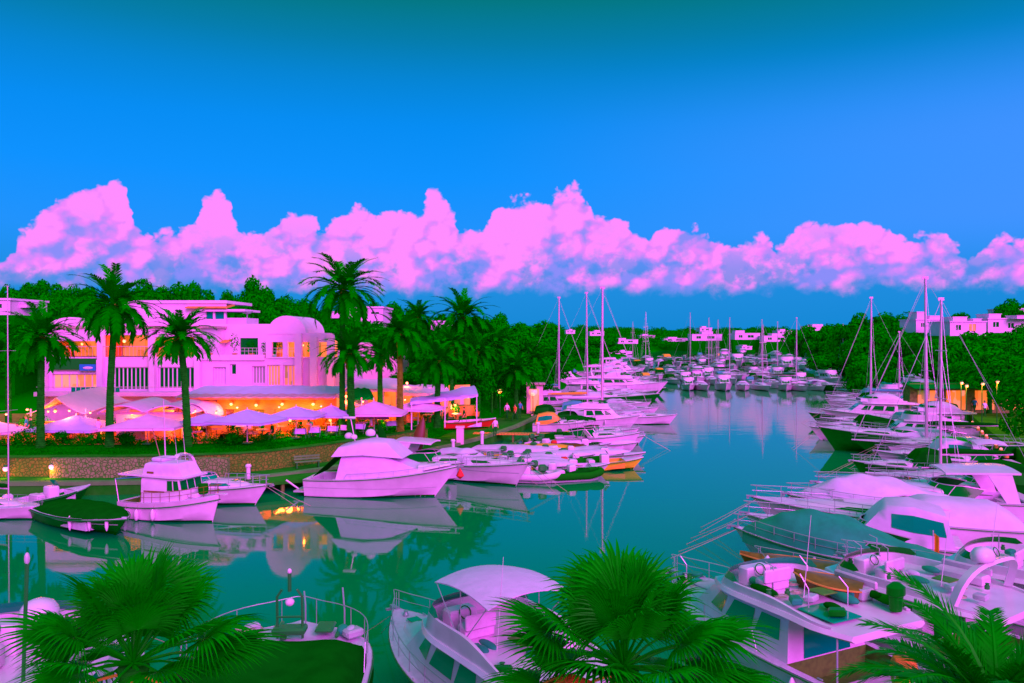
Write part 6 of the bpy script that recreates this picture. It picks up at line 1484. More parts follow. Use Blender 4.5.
# left bank yachts beyond the pontoon cluster, bows to the right
lg = 'yachts berthed along the left bank'
LB = [
    (716 - 76, 440, -4, 'sport', 'white boat with lifted dark awning frame, first beyond the pontoon boats', dict(L=9.5, B=3.1, top='bimini', topm='canvas_dark')),
    (640, 429, -4, 'fly', 'white flybridge yacht second beyond the pontoon boats', dict(L=11, B=3.7, ant=0)),
    (648, 420, -5, 'sport', 'low white sport boat with wedge bow pointing at the open water', dict(L=12, B=3.6, top='cover', topm='canvas_white')),
    (651, 420, -4, 'sail', 'sailing yacht with thick pink mast, tallest on the left bank', dict(L=13, B=3.9, mast=15.6, sailm='canvas_white', mastm='alloy', mr=.17)),
    (660, 408, -6, 'sport', 'black bowed motor yacht sticking out beyond its neighbours', dict(L=16, B=4.6, fs=1.9, fb=2.9, hullm='hull_dark', top='cover', topm='canvas_white')),
    (630, 415, -4, 'sail', 'sailing yacht with slender pink mast left of the tallest one', dict(L=12, B=3.7, mast=15.25, sailm='orange', mr=.12)),
    (668, 396, -6, 'fly', 'big white motor yacht with raked superstructure and oval dark window', dict(L=20, B=5.4, fs=2.2, fb=3.4, ant=0, top='arch')),
    (622, 398, -5, 'fly', 'white yacht with dark window band inside the big motor yacht', dict(L=12, B=4, ant=0)),
    (650, 388, -6, 'fly', 'white yacht just beyond the big motor yacht', dict(L=14, B=4.4, ant=0, flycanvas='canvas_white')),
    (595, 403.4, -5, 'sail', 'sailing yacht with the leftmost tall mast and crossed stays', dict(L=12, B=3.7, mast=15.5, sailm='canvas_blue', mr=.13)),
    (632, 381, -8, 'sport', 'white cruiser with dark tent next to the far left moorings', dict(L=12, B=3.8, top='tent', topm='canvas_dark')),
    (618, 376, -8, 'fly', 'white flybridge yacht farthest but two on the left bank', dict(L=12, B=4, ant=0)),
    (636, 370, -8, 'sport', 'white cruiser farthest but one on the left bank', dict(L=12, B=3.8, top='cover', topm='canvas_white')),
    (628, 366, -8, 'fly', 'farthest white yacht on the left bank below the trees', dict(L=13, B=4.2, ant=0)),
    (596, 432, -6, 'sport', 'white cruiser with orange canopy inside the outer boats', dict(L=9, B=3, top='tent', topm='orange')),
    (588, 422, -6, 'sport', 'white cruiser with dark tent moored close to the promenade', dict(L=9, B=3, top='tent', topm='canvas_dark')),
    (586, 412, -6, 'fly', 'white flybridge yacht close under the promenade lamps', dict(L=10.5, B=3.6, ant=0)),
    (584, 402, -6, 'sport', 'white covered cruiser close to the promenade trees', dict(L=10, B=3.2, top='cover', topm='canvas_white')),
    (588, 385, -6, 'fly', 'white yacht lying inside the crossed stays', dict(L=11, B=3.6, ant=0)),
    (596, 377, -6, 'sport', 'white cruiser with blue tent at the far promenade', dict(L=11, B=3.4, top='tent', topm='canvas_blue')),
]
for px, py, hd, kind, lab, kw in LB:
    b = make(kind, lab, kw, lg, 1); place(b, px, py, 0, D(hd), True, kw['L'], 1 if kind == 'sail' else .72)

# far pontoon marina: protos copied, bows towards the camera
fg = 'boats of the far marina'
protos = [('white cruiser with dark tent', freeze(sport_cruiser('x', 10, 3.4, top='tent', topm='canvas_dark', detail=1, fend=0, hatch=False))), ('white cruiser under white canvas', freeze(sport_cruiser('x', 9.5, 3.3, top='cover', topm='canvas_white', detail=1, hatch=False))),
          ('white flybridge yacht', freeze(fly_yacht('x', 12, 4.1, detail=1, fend=0, ant=0))), ('flybridge yacht with pale canvas', freeze(fly_yacht('x', 11.5, 4, detail=1, fend=0, ant=0, flycanvas='canvas_white'))),
          ('white cruiser with blue tent', freeze(sport_cruiser('x', 9.5, 3.3, top='tent', topm='canvas_blue', detail=1, hatch=False))), ('dark hulled cruiser', freeze(sport_cruiser('x', 11, 3.6, hullm='hull_dark', top='cover', topm='canvas_white', detail=1, hatch=False))),
          ('sailing yacht', freeze(sail_yacht('x', 11, 3.5, mast=14, detail=1, furl=None))), ('cruiser with orange tent', freeze(sport_cruiser('x', 10.5, 3.5, top='tent', topm='orange', detail=1, hatch=False))), ('white bimini boat', freeze(sport_cruiser('x', 9, 3.2, top='bimini', topm='canvas_white', detail=1, hatch=False)))]
rf = random.Random(99); used = set()
ROWS = [('nearest far marina row', 392, 692, 838, 0, 0), ('second far marina row', 386, 676, 846, 0, 0), ('third far marina row', 381, 650, 862, 0, 0), ('fourth far marina row', 376, 640, 858, 0, 0), ('fifth far marina row', 371.5, 646, 850, 0, 0), ('sixth far marina row', 367, 640, 838, 0, 0), ('seventh far marina row', 363, 650, 820, 0, 0), ('farthest far marina row', 359.5, 688, 800, 0, 0)]
def put(kind, label, loc, rz, grp, sc=1):
    name, pr = protos[kind]
    if kind not in used: used.add(kind); r = pr; r['label'] = label; r['group'] = grp; r.location = loc; r.rotation_euler = (0, 0, rz)
    else: r = dup(pr, loc, rz, label, grp)
    r.scale = (sc,) * 3; return r
for rname, py, p0, p1, dpx, tail in ROWS:
    px = p0; n = 0; Y0 = 8000 / (py - HY)
    while px < p1:
        kd = rf.choices(range(9), (6, 3, 3.5, 2, 2, 3.5, .4, .6, 3))[0]
        x, y = G(px, py + rf.uniform(-1.2, 1.2)); s_ = rf.uniform(.55, .86) * (1.0 if Y0 < 200 else 1.25)
        put(kd, f'{protos[kd][0]}, {ordn(n)} from the left in the {rname}', (x, y + 5 * s_, 0), D(-90 + rf.uniform(-16, 16)), fg, s_)
        px += 3.7 * s_ * 800 / Y0 * rf.uniform(.95, 1.35); n += 1
# two more ranks of boats behind the right bank bows, hiding the quay
for rname, x_off, i0, i1, st in (('inner right bank row', 5.4, 58, 150, 3.6), ('outer right bank row', 12.5, 76, 140, 4.4)):
    y = i0; n = 0
    while y < i1:
        edge = None
        for a, b in zip(RQ[:-1], RQ[1:]):
            if a[1] <= y <= b[1]: edge = lerp(a[0], b[0], (y - a[1]) / (b[1] - a[1] + 1e-6))
        kd = rf.choices(range(9), (5, 3, 2, 2, 2, 4, 0, .35, 3))[0]
        if x_off > 9 and kd in (2, 3): kd = 0
        if edge: put(kd, f'{protos[kd][0]}, {ordn(n)} from the near end of the {rname}', (edge - x_off - rf.uniform(0, 1.5), y, 0), D(172 + rf.uniform(-6, 6)), 'inner boats along the right bank', rf.uniform(.68, .9)); n += 1
        y += st * rf.uniform(.95, 1.25)
y = 86; n = 0
while y < 230:
    ed = None
    for a, b in zip(LEFT[:-1], LEFT[1:]):
        if a[1] <= y <= b[1]: ed = lerp(a[0], b[0], (y - a[1]) / (b[1] - a[1]))
    kd = rf.choices(range(9), (5, 3, 2, 2, 2, 3, 0, .4, 3))[0]
    if y < 125 and kd in (2, 3): kd = 1
    put(kd, f'{protos[kd][0]}, {ordn(n)} from the near end of the inner left bank row', (ed + 5.2 + rf.uniform(0, 1.5), y, 0), D(-12 + rf.uniform(-7, 7)), 'inner boats along the left bank', rf.uniform(.62, .88)); n += 1
    y += 3.7 * rf.uniform(.9, 1.25) * (1 if y < 130 else 1.3)
for off_, nm_, y0_, y1_ in ((10.5, 'outer left bank row', 90, 190),):
    y = y0_; n = 0
    while y < y1_:
        ed = None
        for a, b in zip(LEFT[:-1], LEFT[1:]):
            if a[1] <= y <= b[1]: ed = lerp(a[0], b[0], (y - a[1]) / (b[1] - a[1]))
        kd = rf.choices(range(9), (5, 3, 0, 0, 2, 3, 0, .5, 3))[0]
        put(kd, f'{protos[kd][0]}, {ordn(n)} from the near end of the {nm_}', (ed + off_ + rf.uniform(-1, 1.5), y, 0), D(-8 + rf.uniform(-7, 7)), 'outer boats along the left bank', rf.uniform(.55, .8)); n += 1
        y += 5 * rf.uniform(.9, 1.3)
# little craft filling the left pontoon
sp = [('white dinghy with a grey console', freeze(open_boat('x', 4.6, 1.9, 'gelcoat'))), ('dinghy under a white cover', freeze(open_boat('x', 4.4, 1.8, 'gelcoat', 'canvas_white'))), ('dark inflatable', freeze(rib('x', 4.2, 1.9, 'rubber'))),
      ('dinghy under an orange cover', freeze(open_boat('x', 4.2, 1.8, 'gelcoat', 'orange'))), ('dinghy under a dark cover', freeze(open_boat('x', 4.4, 1.8, 'hull_dark', 'canvas_dark'))), ('yellow dinghy', freeze(open_boat('x', 4.0, 1.7, 'yellow', innerm='red')))]
us = set()
for rw, (py, p0, p1) in enumerate(((474, 528, 560), (467, 520, 600), (459, 534, 612), (451, 548, 618), (444, 556, 626))):
    px = p0; n = 0
    while px < p1:
        kd = rf.choices(range(6), (4, 3, 4, 1.6, 3, 1.2))[0]; x, y_ = G(px, py); nm_, pr = sp[kd]; lab = f'{nm_}, {ordn(n)} from left in the {ordn(rw)} left pontoon line'
        if kd not in us: us.add(kd); pr.location = (x, y_, 0); pr.rotation_euler = (0, 0, D(rf.uniform(-40, 30))); pr['label'] = lab; pr['group'] = 'little craft at the left pontoon'
        else: dup(pr, (x, y_, 0), D(rf.uniform(-40, 30)), lab, 'little craft at the left pontoon')
        px += rf.uniform(17, 26); n += 1
for kd, (nm_, pr) in enumerate(sp):
    if kd not in us: x, y_ = G(566 + kd * 6, 440); pr.location = (x, y_, 0); pr['label'] = f'{nm_} behind the lines of the left pontoon'; pr['group'] = 'little craft at the left pontoon'
y = 130; n = 0
while y < 215:
    ed = None
    for a, b in zip(RIGHT[1:][::-1][:-1], RIGHT[1:][::-1][1:]):
        if a[1] <= y <= b[1]: ed = lerp(a[0], b[0], (y - a[1]) / (b[1] - a[1]))
    kd = rf.choices(range(9), (3, 4, 4, 3, 2, 2, .3, 1, 2))[0]
    if ed: put(kd, f'{protos[kd][0]}, {ordn(n)} beyond the far right bank bend', (ed - 9, y, 0), D(176 + rf.uniform(-6, 6)), 'boats beyond the right bank bend'); n += 1
    y += rf.uniform(5.5, 8)
for kd, (nm, pr) in enumerate(protos):
    if kd not in used: put(kd, f'{nm} at the middle of the far water', (60 + kd * 5, 330, 0), D(-90), fg)
# bare masts of the far marina
for i, (px, top, Y, lab) in enumerate([(645, 312, 250, 'left of the two thin lonely'), (632, 322, 300, 'short'), (707, 318, 200, 'left of the paired'), (716, 320, 210, 'right of the paired'), (727, 318, 180, 'pale'), (688, 313, 230, 'dark thin'), (759, 320, 190, 'slim'), (775, 322, 215, 'slight'), (793, 318, 150, 'orange tinted')]):
    x = (px - CX) / 800 * Y; zt = CAMZ + (HY - top) / 800 * Y
    b = sail_yacht(f'sailing yacht with the {lab} mast rising from the far marina', 11, 3.4, mast=zt, detail=1, furl=None, mastm='alloy', sailm='canvas_dark', group='sailing yachts of the far marina'); b.location = (x, Y, 0); b.rotation_euler = (0, 0, D(-80 + 9 * i))
for i, (px, top, Y, lab) in enumerate([(897, 332, 110, 'short mast in front of the right wood'), ]):
    x = (px - CX) / 800 * Y; zt = CAMZ + (HY - top) / 800 * Y
    b = sail_yacht(f'sailing yacht with {lab}', 11, 3.4, mast=zt, detail=1, furl=None, mastm='alloy', group='sailing yachts of the right bank'); b.location = (x + 1, Y, 0); b.rotation_euler = (0, 0, D(174))
b = sail_yacht('sailing yacht with pale mast close to the right edge and orange tipped stay', 10.5, 3.4, mast=12.25, sailm='canvas_dark', furl=None, mr=.1, group='sailing yachts of the right bank'); b.location = ((941 - CX) / 800 * 50.5 + .65, 50.5, 0); b.rotation_euler = (0, 0, D(176))
# ================================================================ piers, bollards, lamps, people, terrace furniture
mb = MB(); mb.box((0, 0, .62), (26, 1.9, .22)); o = mb.build('pontoon', 'pier_green'); tag(o, 'long pale green finger pontoon reaching from the right quay', 'pontoon'); o.location = (38.5, 55.6, 0); o.rotation_euler = (0, 0, D(-1))
bd = thing('boardwalk', 'narrow orange boardwalk between the left pontoon boats', 'boardwalk', (2.5, 75, 0), D(-3)); mb = MB()
for k in range(40): mb.box((-6 + k * .3, 0, .72), (.27, 1.3, .08))
mb.build('deck_boards', 'terracotta', bd)
for k in range(5): 
    for s_ in (-.5, .5): MB().tube((-5 + k * 2.6, s_, -1.5), (-5 + k * 2.6, s_, .7), .1).build('pile', 'wood_deck', bd)
dk = thing('landing_stage', 'low weathered landing stage behind the fishing yacht', 'landing', (-14.2, 52.2, 0), D(30)); MB().box((0, 0, .62), (7, 2.2, .2)).build('deck', 'concrete', dk); 
for k in range(4): MB().tube((-3 + k * 2, -.9, -1.5), (-3 + k * 2, -.9, .5), .12).build('pile', 'wood_deck', dk)
bg_ = 'white mooring bollards on the left quay'
for px, py, z, lab, h in [(248, 480, .8, 'white mooring post on the quay left of the fishing yacht', 1.0), (453, 452, .8, 'white mooring post beyond the hardtop cruiser', 1.0), (482, 445, .8, 'thick white post at the pontoon entrance', 1.15), (538, 434, .8, 'slim white post beside the boardwalk', 1.1)]:
    x, y = G(px, py, z); t = thing('mooring_bollard', lab, 'bollard', (x, y, z), 0, bg_); MB().lathe([(.13, 0), (.13, h * .85)], 12).build('post', 'gelcoat', t); MB().lathe([(.19, h * .82), (.2, h * .9), (.14, h), (.01, h + .02)], 12).build('cap', 'gelcoat', t); MB().lathe([(.2, 0), (.2, .06), (.13, .07)], 12).build('base', 'concrete_pale', t)
# upright kayaks and outboards on the quay by the wall
for px, py, L_, w_, m, tilt, lab in [(413, 466, 3.4, .42, 'maroon', 12, 'dark red kayak standing on end on the quay'), (388, 462, 3.0, .34, 'canvas_dark', -14, 'dark board leaning beside the red kayak'), (384, 470, 2.2, .2, 'gelcoat_shade', -16, 'thin pale oar leaning on the dark board')]:
    p = P(px, py, 57.5); mb = MB(); mb.loft([[(w_ * sin(pi * k / 12) ** .7 * cos(a) * (1 if True else 0), .16 * sin(pi * k / 12) ** .7 * sin(a), L_ * k / 12) for a in [2 * pi * q_ / 10 for q_ in range(10)]] for k in range(13)]); nm = 'kayak' if 'kayak' in lab else ('board' if 'board' in lab.split(' ')[1] else 'oar')
    o = tag(mb.build(nm, m), lab, nm); o.location = (p.x, 57.5, .76); o.rotation_euler = (D(-8), D(tilt), 0)
t = thing('engine_rack', 'rack of dark outboard engines behind the red kayak', 'rack', (P(400, 462, 58.2).x, 58.4, .76)); MB().box((0, 0, .55), (3.6, .1, .12)).build('rail', 'wood_deck', t)
for k in range(4): outboard((-1.4 + k * .95, .1, .75), t, 'alloy_dark', 1.15)
# lifeboat cradle sized white bench on the quay
t = thing('bench', 'pale bench on the quay left of the fishing yacht roof', 'bench', (P(308, 462, 55.8).x, 55.6, .76), D(28))
for z_, y_ in ((.45, 0), (.62, .22), (.8, .24)): MB().box((0, y_, z_), (1.8, .34 if z_ < .5 else .05, .06 if z_ < .5 else .12)).build('slat', 'concrete_pale', t)
for s_ in (-1, 1): MB().box((s_ * .75, .05, .22), (.08, .36, .42)).build('leg', 'alloy_dark', t)
# red parked skip like boat and signs at the right end of the wall
b = open_boat('bright red boat on land at the right end of the stone wall', 4.6, 1.8, 'red', None, None, console=False); b.location = (P(470, 430, 71).x, 71, 1.75); b.rotation_euler = (0, 0, D(4))
t = thing('slipway_post', 'pink concrete gate post ending the stone wall', 'post', (P(460, 445, 68).x, 68.2, .7)); MB().box((0, 0, .7), (.6, .6, 1.4)).build('shaft', 'stucco_warm', t); MB().box((0, 0, 1.46), (.75, .75, .12)).build('cap', 'stucco_warm', t)

def lamp(name, label, p, e, r=.14, hot=False, post=None, group=None, fixture=True, size=.25):
    t = thing(name, label, 'lamp', p, 0, group); MB().ell((0, 0, 0), (r, r, r), 12, 8).build('bulb', 'lamp_hot' if hot else 'lamp_glow', t, 60)
    MB().lathe([(r * .5, r * 1.5), (r * .75, r * 1.1), (r * 1.0, r * .75)], 10).build('fitting', 'alloy_dark', t)
    if post is not None: MB().tube((0, .12, post - p[2]), (0, .12, r * 1.3), .05).build('post', 'alloy_dark', t); MB().tube((0, .12, r * 1.3), (0, 0, r * 1.3), .03).build('bracket', 'alloy_dark', t)
    if e:
        l = bpy.data.lights.new('warm_bulb', 'POINT'); l.energy = e; l.color = (1, .13, .012); l.shadow_soft_size = size; o = bpy.data.objects.new('warm_bulb', l); COL.objects.link(o); o.parent = t; o.location = (0, -.35, -.25)
    return t
wl = 'bright lamps on the stone wall'
lamp('wall_lamp', 'brightest lamp on the stone wall at the left', P(52, 467, 51.9), 90, .22, True, .76, wl); lamp('wall_lamp', 'bright lamp on the wall at the left edge', P(5, 469, 51.8), 60, .17, True, .76, wl)
tl_ = 'warm lamps of the restaurants'
for px, py, Y, e, lab in [(55, 411, 63.5, 260, 'lamp under the fabric tent by the left palm trunk'), (20, 428, 59.5, 160, 'lamp under the parasol at the left edge'), (100, 432, 60.5, 90, 'low lamp between the two left parasols'), (231, 404, 64.3, 260, 'leftmost sconce on the pavilion wall'), (256, 405, 64.3, 220, 'second sconce on the pavilion wall'), (282, 404, 64.3, 220, 'third sconce on the pavilion wall'), (313, 404, 64.3, 260, 'rightmost sconce on the pavilion wall'), (346, 396, 70, 300, 'bright globe lamp between the tall palm trunk and the stout palm'), (175, 425, 59.7, 160, 'lamp at the kiosk doorway'), (203, 424, 62.5, 160, 'lamp inside the arched tent'), (407, 383, 78, 260, 'lamp on the column behind the lit palm trunk'), (380, 412, 70, 300, 'lamp over the dining tables behind the violet screen'), (425, 408, 73, 300, 'lamp under the lilac awning'), (455, 405, 74, 260, 'last lamp under the lilac awning'), (290, 420, 61, 160, 'table lamp under the pavilion parasols'), (330, 420, 63, 160, 'lamp before the violet screen')]:
    lamp('terrace_lamp', lab, P(px, py, Y), e, .13, False, None, tl_)
for i, px in enumerate(range(6, 470, 21)):  # lamps added at even spacing to spread orange glow over the terrace
    Y = yterr(px) + 2.4 + (i % 3) * 1.1; p = P(px, 420, Y); lamp('terrace_fill_lamp', f'little warm lantern among the terrace tables, {ordn(i)} from the left', Vector((p.x, Y, FL + 1.9 + .25 * (i % 2))), 170, .09, False, None, 'lanterns over the terrace tables')
lamp('wall_lamp', 'warm lamp lighting the hotel loggia behind the tall palm', (bx(118), 73.2, bz(341)), 190, .16); lamp('wall_lamp', 'warm lamp in the hotel loggia right of the leaning palm', (bx(178), 73.2, bz(341)), 190, .14); lamp('wall_lamp', 'warm lamp in the upper left hotel room', (bx(75), 73.2, bz(344)), 170, .12)
lamp('wall_lamp', 'warm lamp within the barrel roof arch', (bx(300), 73, bz(345)), 150, .13)
for px, py, Y, e, lab, r in [(474, 370, 96, 120, 'left of the twin warm lamps among the dark trees', .2), (481, 367, 97, 120, 'right of the twin warm lamps among the dark trees', .2), (500, 391, 90, 160, 'tall warm light panel at the promenade palm', .28), (533, 392, 92, 300, 'brightest warm light at the promenade doorway', .5), (962, 383, 84, 220, 'brightest shop light under the right wood', .15), (967, 386, 80, 160, 'leftmost of the warm quay lights at the right', .15), (983, 384, 79, 160, 'middle of the warm quay lights at the right', .15), (998, 382, 78, 160, 'warm quay light nearest the right edge', .15), (1018, 388, 76, 80, 'small orange light at the right edge', .2)]:
    lamp('quay_lamp', lab, P(px, py, Y), e, r, False, .9, 'warm lamps along the quays')
# orange kerb lights down the right quay
kg = 'orange kerb lights on the right quay'
for i in range(9):
    px, py = lerp(973, 1007, (i / 8) ** 1.3), lerp(425, 458, (i / 8) ** 1.25); x, y = G(px, py, 1.0); t = thing('kerb_light', f'orange kerb light on the right quay, {ordn(i)} from the far end', 'kerb light', (x, y, 1.0), 0, kg)
    MB().lathe([(.16, 0), (.16, .2), (.1, .24)], 10).build('housing', 'terracotta', t); MB().ell((0, 0, .3), (.11, .11, .1), 10, 6).build('bulb', 'lamp_glow', t)
# hut at the far marina and quay shelter walls at the right
t = thing('shop_front', 'long low lit shop front under the trees of the right quay', 'shop', (P(982, 400, 90).x, 92, 1)); MB().box((0, 1, 1.7), (14, 1.6, 3.4)).build('wall', 'wood_deck', t); 
for k in range(4): MB().box((-5 + k * 3.3, .15, 1.5), (2.2, .06, 2.2)).build('window', 'room_gold' if k % 2 else 'room_warm', t, 0)
MB().slab(lambda u, v: (lerp(-7.4, 7.4, v), lerp(1, -1.6, u), 3.5 - .5 * u), 3, 6, .08).build('awning', 'awning_dark', t)
t = thing('promenade_kiosk', 'bright pink lit doorway kiosk at the left promenade', 'kiosk', (P(535, 410, 93).x, 93.5, .8)); MB().box((0, .9, 1.7), (1.9, 1.6, 3.4)).build('wall', 'stucco_warm', t); MB().box((0, .06, 1.6), (1.0, .06, 2.6)).build('door', 'room_gold', t, 0); MB().box((0, .6, 3.5), (2.4, 2.2, .15)).build('roof', 'roof_tile', t)

# ---------------------------------------------------------------- people: one continuous skinned body each
def person_mesh(pose):
    J = {'pel': (0, 0, .95), 'chest': (0, 0, 1.32), 'neck': (0, 0, 1.50), 'head': (0, -.02, 1.60), 'crown': (0, -.01, 1.74)}
    R = {'pel': .15, 'chest': .16, 'neck': .06, 'head': .095, 'crown': .07}
    for s_, n_ in ((1, 'l'), (-1, 'r')):
        sw = {'stand': .02, 'walk': .22 * s_, 'sit': 0}[pose]
        J['sh' + n_] = (.19 * s_, 0, 1.42); J['el' + n_] = (.25 * s_, (.03 - sw * .5), 1.14); J['wr' + n_] = (.25 * s_, -.10 - sw * .6, .90); J['ha' + n_] = (.25 * s_, -.14 - sw * .65, .82)
        R['sh' + n_] = .07; R['el' + n_] = .05; R['wr' + n_] = .035; R['ha' + n_] = .04
        J['hip' + n_] = (.10 * s_, 0, .88); R['hip' + n_] = .10
        if pose == 'sit': J['kn' + n_] = (.13 * s_, -.42, .92 - .02); J['an' + n_] = (.13 * s_, -.42, .50); J['to' + n_] = (.13 * s_, -.56, .46)
        else: J['kn' + n_] = (.10 * s_, -.03 + sw * .8, .50); J['an' + n_] = (.10 * s_, .02 + sw * 1.5, .09); J['to' + n_] = (.11 * s_, -.13 + sw * 1.5, .04)
        R['kn' + n_] = .065; R['an' + n_] = .045; R['to' + n_] = .04
    E = [('pel', 'chest'), ('chest', 'neck'), ('neck', 'head'), ('head', 'crown')]
    for n_ in 'lr': E += [('chest', 'sh' + n_), ('sh' + n_, 'el' + n_), ('el' + n_, 'wr' + n_), ('wr' + n_, 'ha' + n_), ('pel', 'hip' + n_), ('hip' + n_, 'kn' + n_), ('kn' + n_, 'an' + n_), ('an' + n_, 'to' + n_)]
    ks = list(J); me = bpy.data.meshes.new('body'); me.from_pydata([J[k] for k in ks], [(ks.index(a), ks.index(b)) for a, b in E], [])
    o = bpy.data.objects.new('tmp_body', me); COL.objects.link(o); sk = o.modifiers.new('s', 'SKIN'); ss_ = o.modifiers.new('u', 'SUBSURF'); ss_.levels = 1; ss_.render_levels = 1
    for i, k in enumerate(ks): me.skin_vertices[0].data[i].radius = (R[k], R[k]); me.skin_vertices[0].data[i].use_root = (k == 'pel')
    dg = bpy.context.evaluated_depsgraph_get(); m2 = bpy.data.meshes.new_from_object(o.evaluated_get(dg)); bpy.data.objects.remove(o)
    lift = -.45 if pose == 'sit' else 0
    for v in m2.vertices: v.co.z += lift
    return m2, lift
PM = {p: person_mesh(p) for p in ('stand', 'walk', 'sit')}
def person(pose, loc, rz, label, shirt, group, trouser='trousers'):
    t = thing('person', label, 'person', loc, rz, group); me, lift = PM[pose]; me = me.copy(); me.materials.clear()
    for m_ in ('skin', shirt, trouser): me.materials.append(M[m_])
    for f in me.polygons:
        z = f.center.z - lift; x = abs(f.center.x); f.material_index = 0 if z > 1.50 else (1 if (z > .96 and not (x > .215 and z < 1.2)) else (0 if x > .205 else 2)); f.use_smooth = True
        if pose == 'sit' and z < .97 and f.center.y < -.2: f.material_index = 2
    o = bpy.data.objects.new('body', me); COL.objects.link(o); o.parent = t
    hm = MB(); hm.ell((0, .015, 1.70 + lift), (.105, .115, .10), 10, 6); hm.build('hair', 'hair', t, 60); return t
pg = 'people at the restaurants'
rp = random.Random(31)
def on_terr(px, back=0): Y = yterr(px) + back; return ((px - CX) / 800 * Y, Y)
for i, (px, back, pose, sh, lab) in enumerate([(30, 2, 'stand', 'trousers', 'person in dark clothes standing behind the left bush'), (26, 3, 'stand', 'shirt_teal', 'person in a teal shirt by the left palm'), (98, 1.2, 'stand', 'shirt_white', 'person in a white shirt right of the lilac tent parasol'), (300, 3, 'walk', 'shirt_orange', 'person in orange walking past the pavilion doors'), (262, 3.4, 'stand', 'shirt_white', 'waiter in white at the pavilion wall'), (338, 3, 'stand', 'shirt_orange', 'person in orange by the violet screen'), (390, 4, 'stand', 'shirt_white', 'person in white standing under the pink parasol'), (428, 4, 'stand', 'shirt_orange', 'person in orange under the lilac awning'), (450, 3.5, 'walk', 'shirt_white', 'person in white at the right end of the awning')]):
    x, y = on_terr(px, back); person(pose, (x, y, FL), rp.uniform(-1.5, 1.5), lab, sh, pg)
for px, Y, sh, lab in [(507, 88, 'shirt_white', 'person in white walking on the left promenade'), (520, 90, 'canvas_blue', 'person in blue beside the bright promenade kiosk'), (515, 86, 'shirt_orange', 'person in orange on the left promenade')]:
    person('walk', ((px - CX) / 800 * Y, Y, .8), rp.uniform(-1, 1), lab, sh, 'people on the left promenade')
for px, Y, sh, lab in [(985, 88, 'shirt_white', 'person in white strolling on the right quay'), (975, 92, 'shirt_teal', 'person in teal on the right quay by the shop')]:
    person('walk', ((px - CX) / 800 * Y, Y, 1.0), rp.uniform(-1, 1), lab, sh, 'people on the right quay')
for px, py, Y, z, lab in [(495, 438, 72, .8, 'person in white standing at the pontoon entrance')]:
    person('stand', ((px - CX) / 800 * Y, Y, z), .4, lab, 'shirt_white', None)
# tables and chairs
def make_table(cloth):
    t = thing('bistro_table', 'x', 'table'); MB().lathe([(.01, .72), (.46, .72), (.48, .74), (.46, .76), (.01, .76)], 16).build('table_top', cloth, t); MB().tube((0, 0, .04), (0, 0, .73), .04).build('pedestal', 'alloy_dark', t); MB().lathe([(.26, 0), (.26, .03), (.05, .06)], 12).build('base', 'alloy_dark', t); return freeze(t)
def make_chair():
    t = thing('terrace_chair', 'x', 'chair'); MB().rbox((0, 0, .45), (.44, .44, .05), .02).build('seat', 'terracotta', t); MB().rbox((0, .21, .74), (.44, .05, .46), .02).build('backrest', 'terracotta', t)
    for a in (-.19, .19):
        for b_ in (-.19, .19): MB().tube((a, b_, 0), (a, b_, .44), .018, n=5).build('leg', 'alloy_dark', t)
    return freeze(t)
tb, ch = make_table('gelcoat'), make_chair(); first = [True, True]; nch = 0
TPX = [16, 60, 92, 196, 216, 240, 262, 280, 297, 313, 330, 346, 362, 380, 396, 412, 428, 444, 456]
for i, px in enumerate(TPX):
    x, y = on_terr(px, 1.1 + (i % 3) * 1.5 if px < 470 else 2); lab = f'small white terrace table, {ordn(i)} from the left behind the hedge'
    if first[0]: tb.location = (x, y, FL); tb['label'] = lab; tb['group'] = 'terrace tables'; first[0] = False
    else: dup(tb, (x, y, FL), rp.uniform(0, 3), lab, 'terrace tables')
    for k, a in enumerate((.3, 2.3, 4.4)[:2 + i % 2]):
        a += rp.uniform(-.3, .3); loc = (x + .72 * cos(a), y + .72 * sin(a), FL); lab = f'terracotta terrace chair, {("first", "second", "third")[k]} at the {ordn(i)} table from the left'
        if first[1]: ch.location = loc; ch.rotation_euler = (0, 0, a - pi / 2); ch['label'] = lab; ch['group'] = 'terrace chairs'; first[1] = False
        else: dup(ch, loc, a - pi / 2, lab, 'terrace chairs')
        if rp.random() < .6:
            person('sit', (loc[0], loc[1], FL + .02), a - pi / 2, f'diner seated on the {("first", "second", "third")[k]} chair of the {ordn(i)} terrace table', rp.choice(['shirt_white', 'shirt_orange', 'trousers', 'shirt_teal']), 'seated diners')
# columns, service counters and plants that break up the terrace
for i, px in enumerate((12, 58, 104, 136, 190, 222, 252, 283, 322, 352, 395, 420, 448, 468)):
    x, y = on_terr(px, 4.6 + (i % 2) * .6); t = thing('sideboard', f'low service counter at the back of the terrace, {ordn(i)} from the left', 'counter', (x, y, FL), rp.uniform(-.2, .2), 'service counters of the terrace'); MB().rbox((0, 0, .5), (1.5 + .4 * (i % 2), .55, 1.0), .05).build('cabinet', 'terracotta' if i % 3 else 'stucco_warm', t); MB().box((0, 0, 1.03), (1.7 + .4 * (i % 2), .65, .05)).build('worktop', 'teak', t)
    q_ = on_terr(px + 9, 3.2); t = thing('potted_plant', f'potted terrace plant, {ordn(i)} from the left', 'plant', (q_[0], q_[1], FL), 0, 'potted plants on the terrace'); MB().lathe([(.18, 0), (.26, .4), (.28, .44), (.2, .44)], 10).build('pot', 'terracotta', t); mb = MB(); leafcloud(mb, (0, 0, .95), (.42, .42, .55), 130, .1, rp, .3); mb.build('foliage', 'hedge', t, 0)
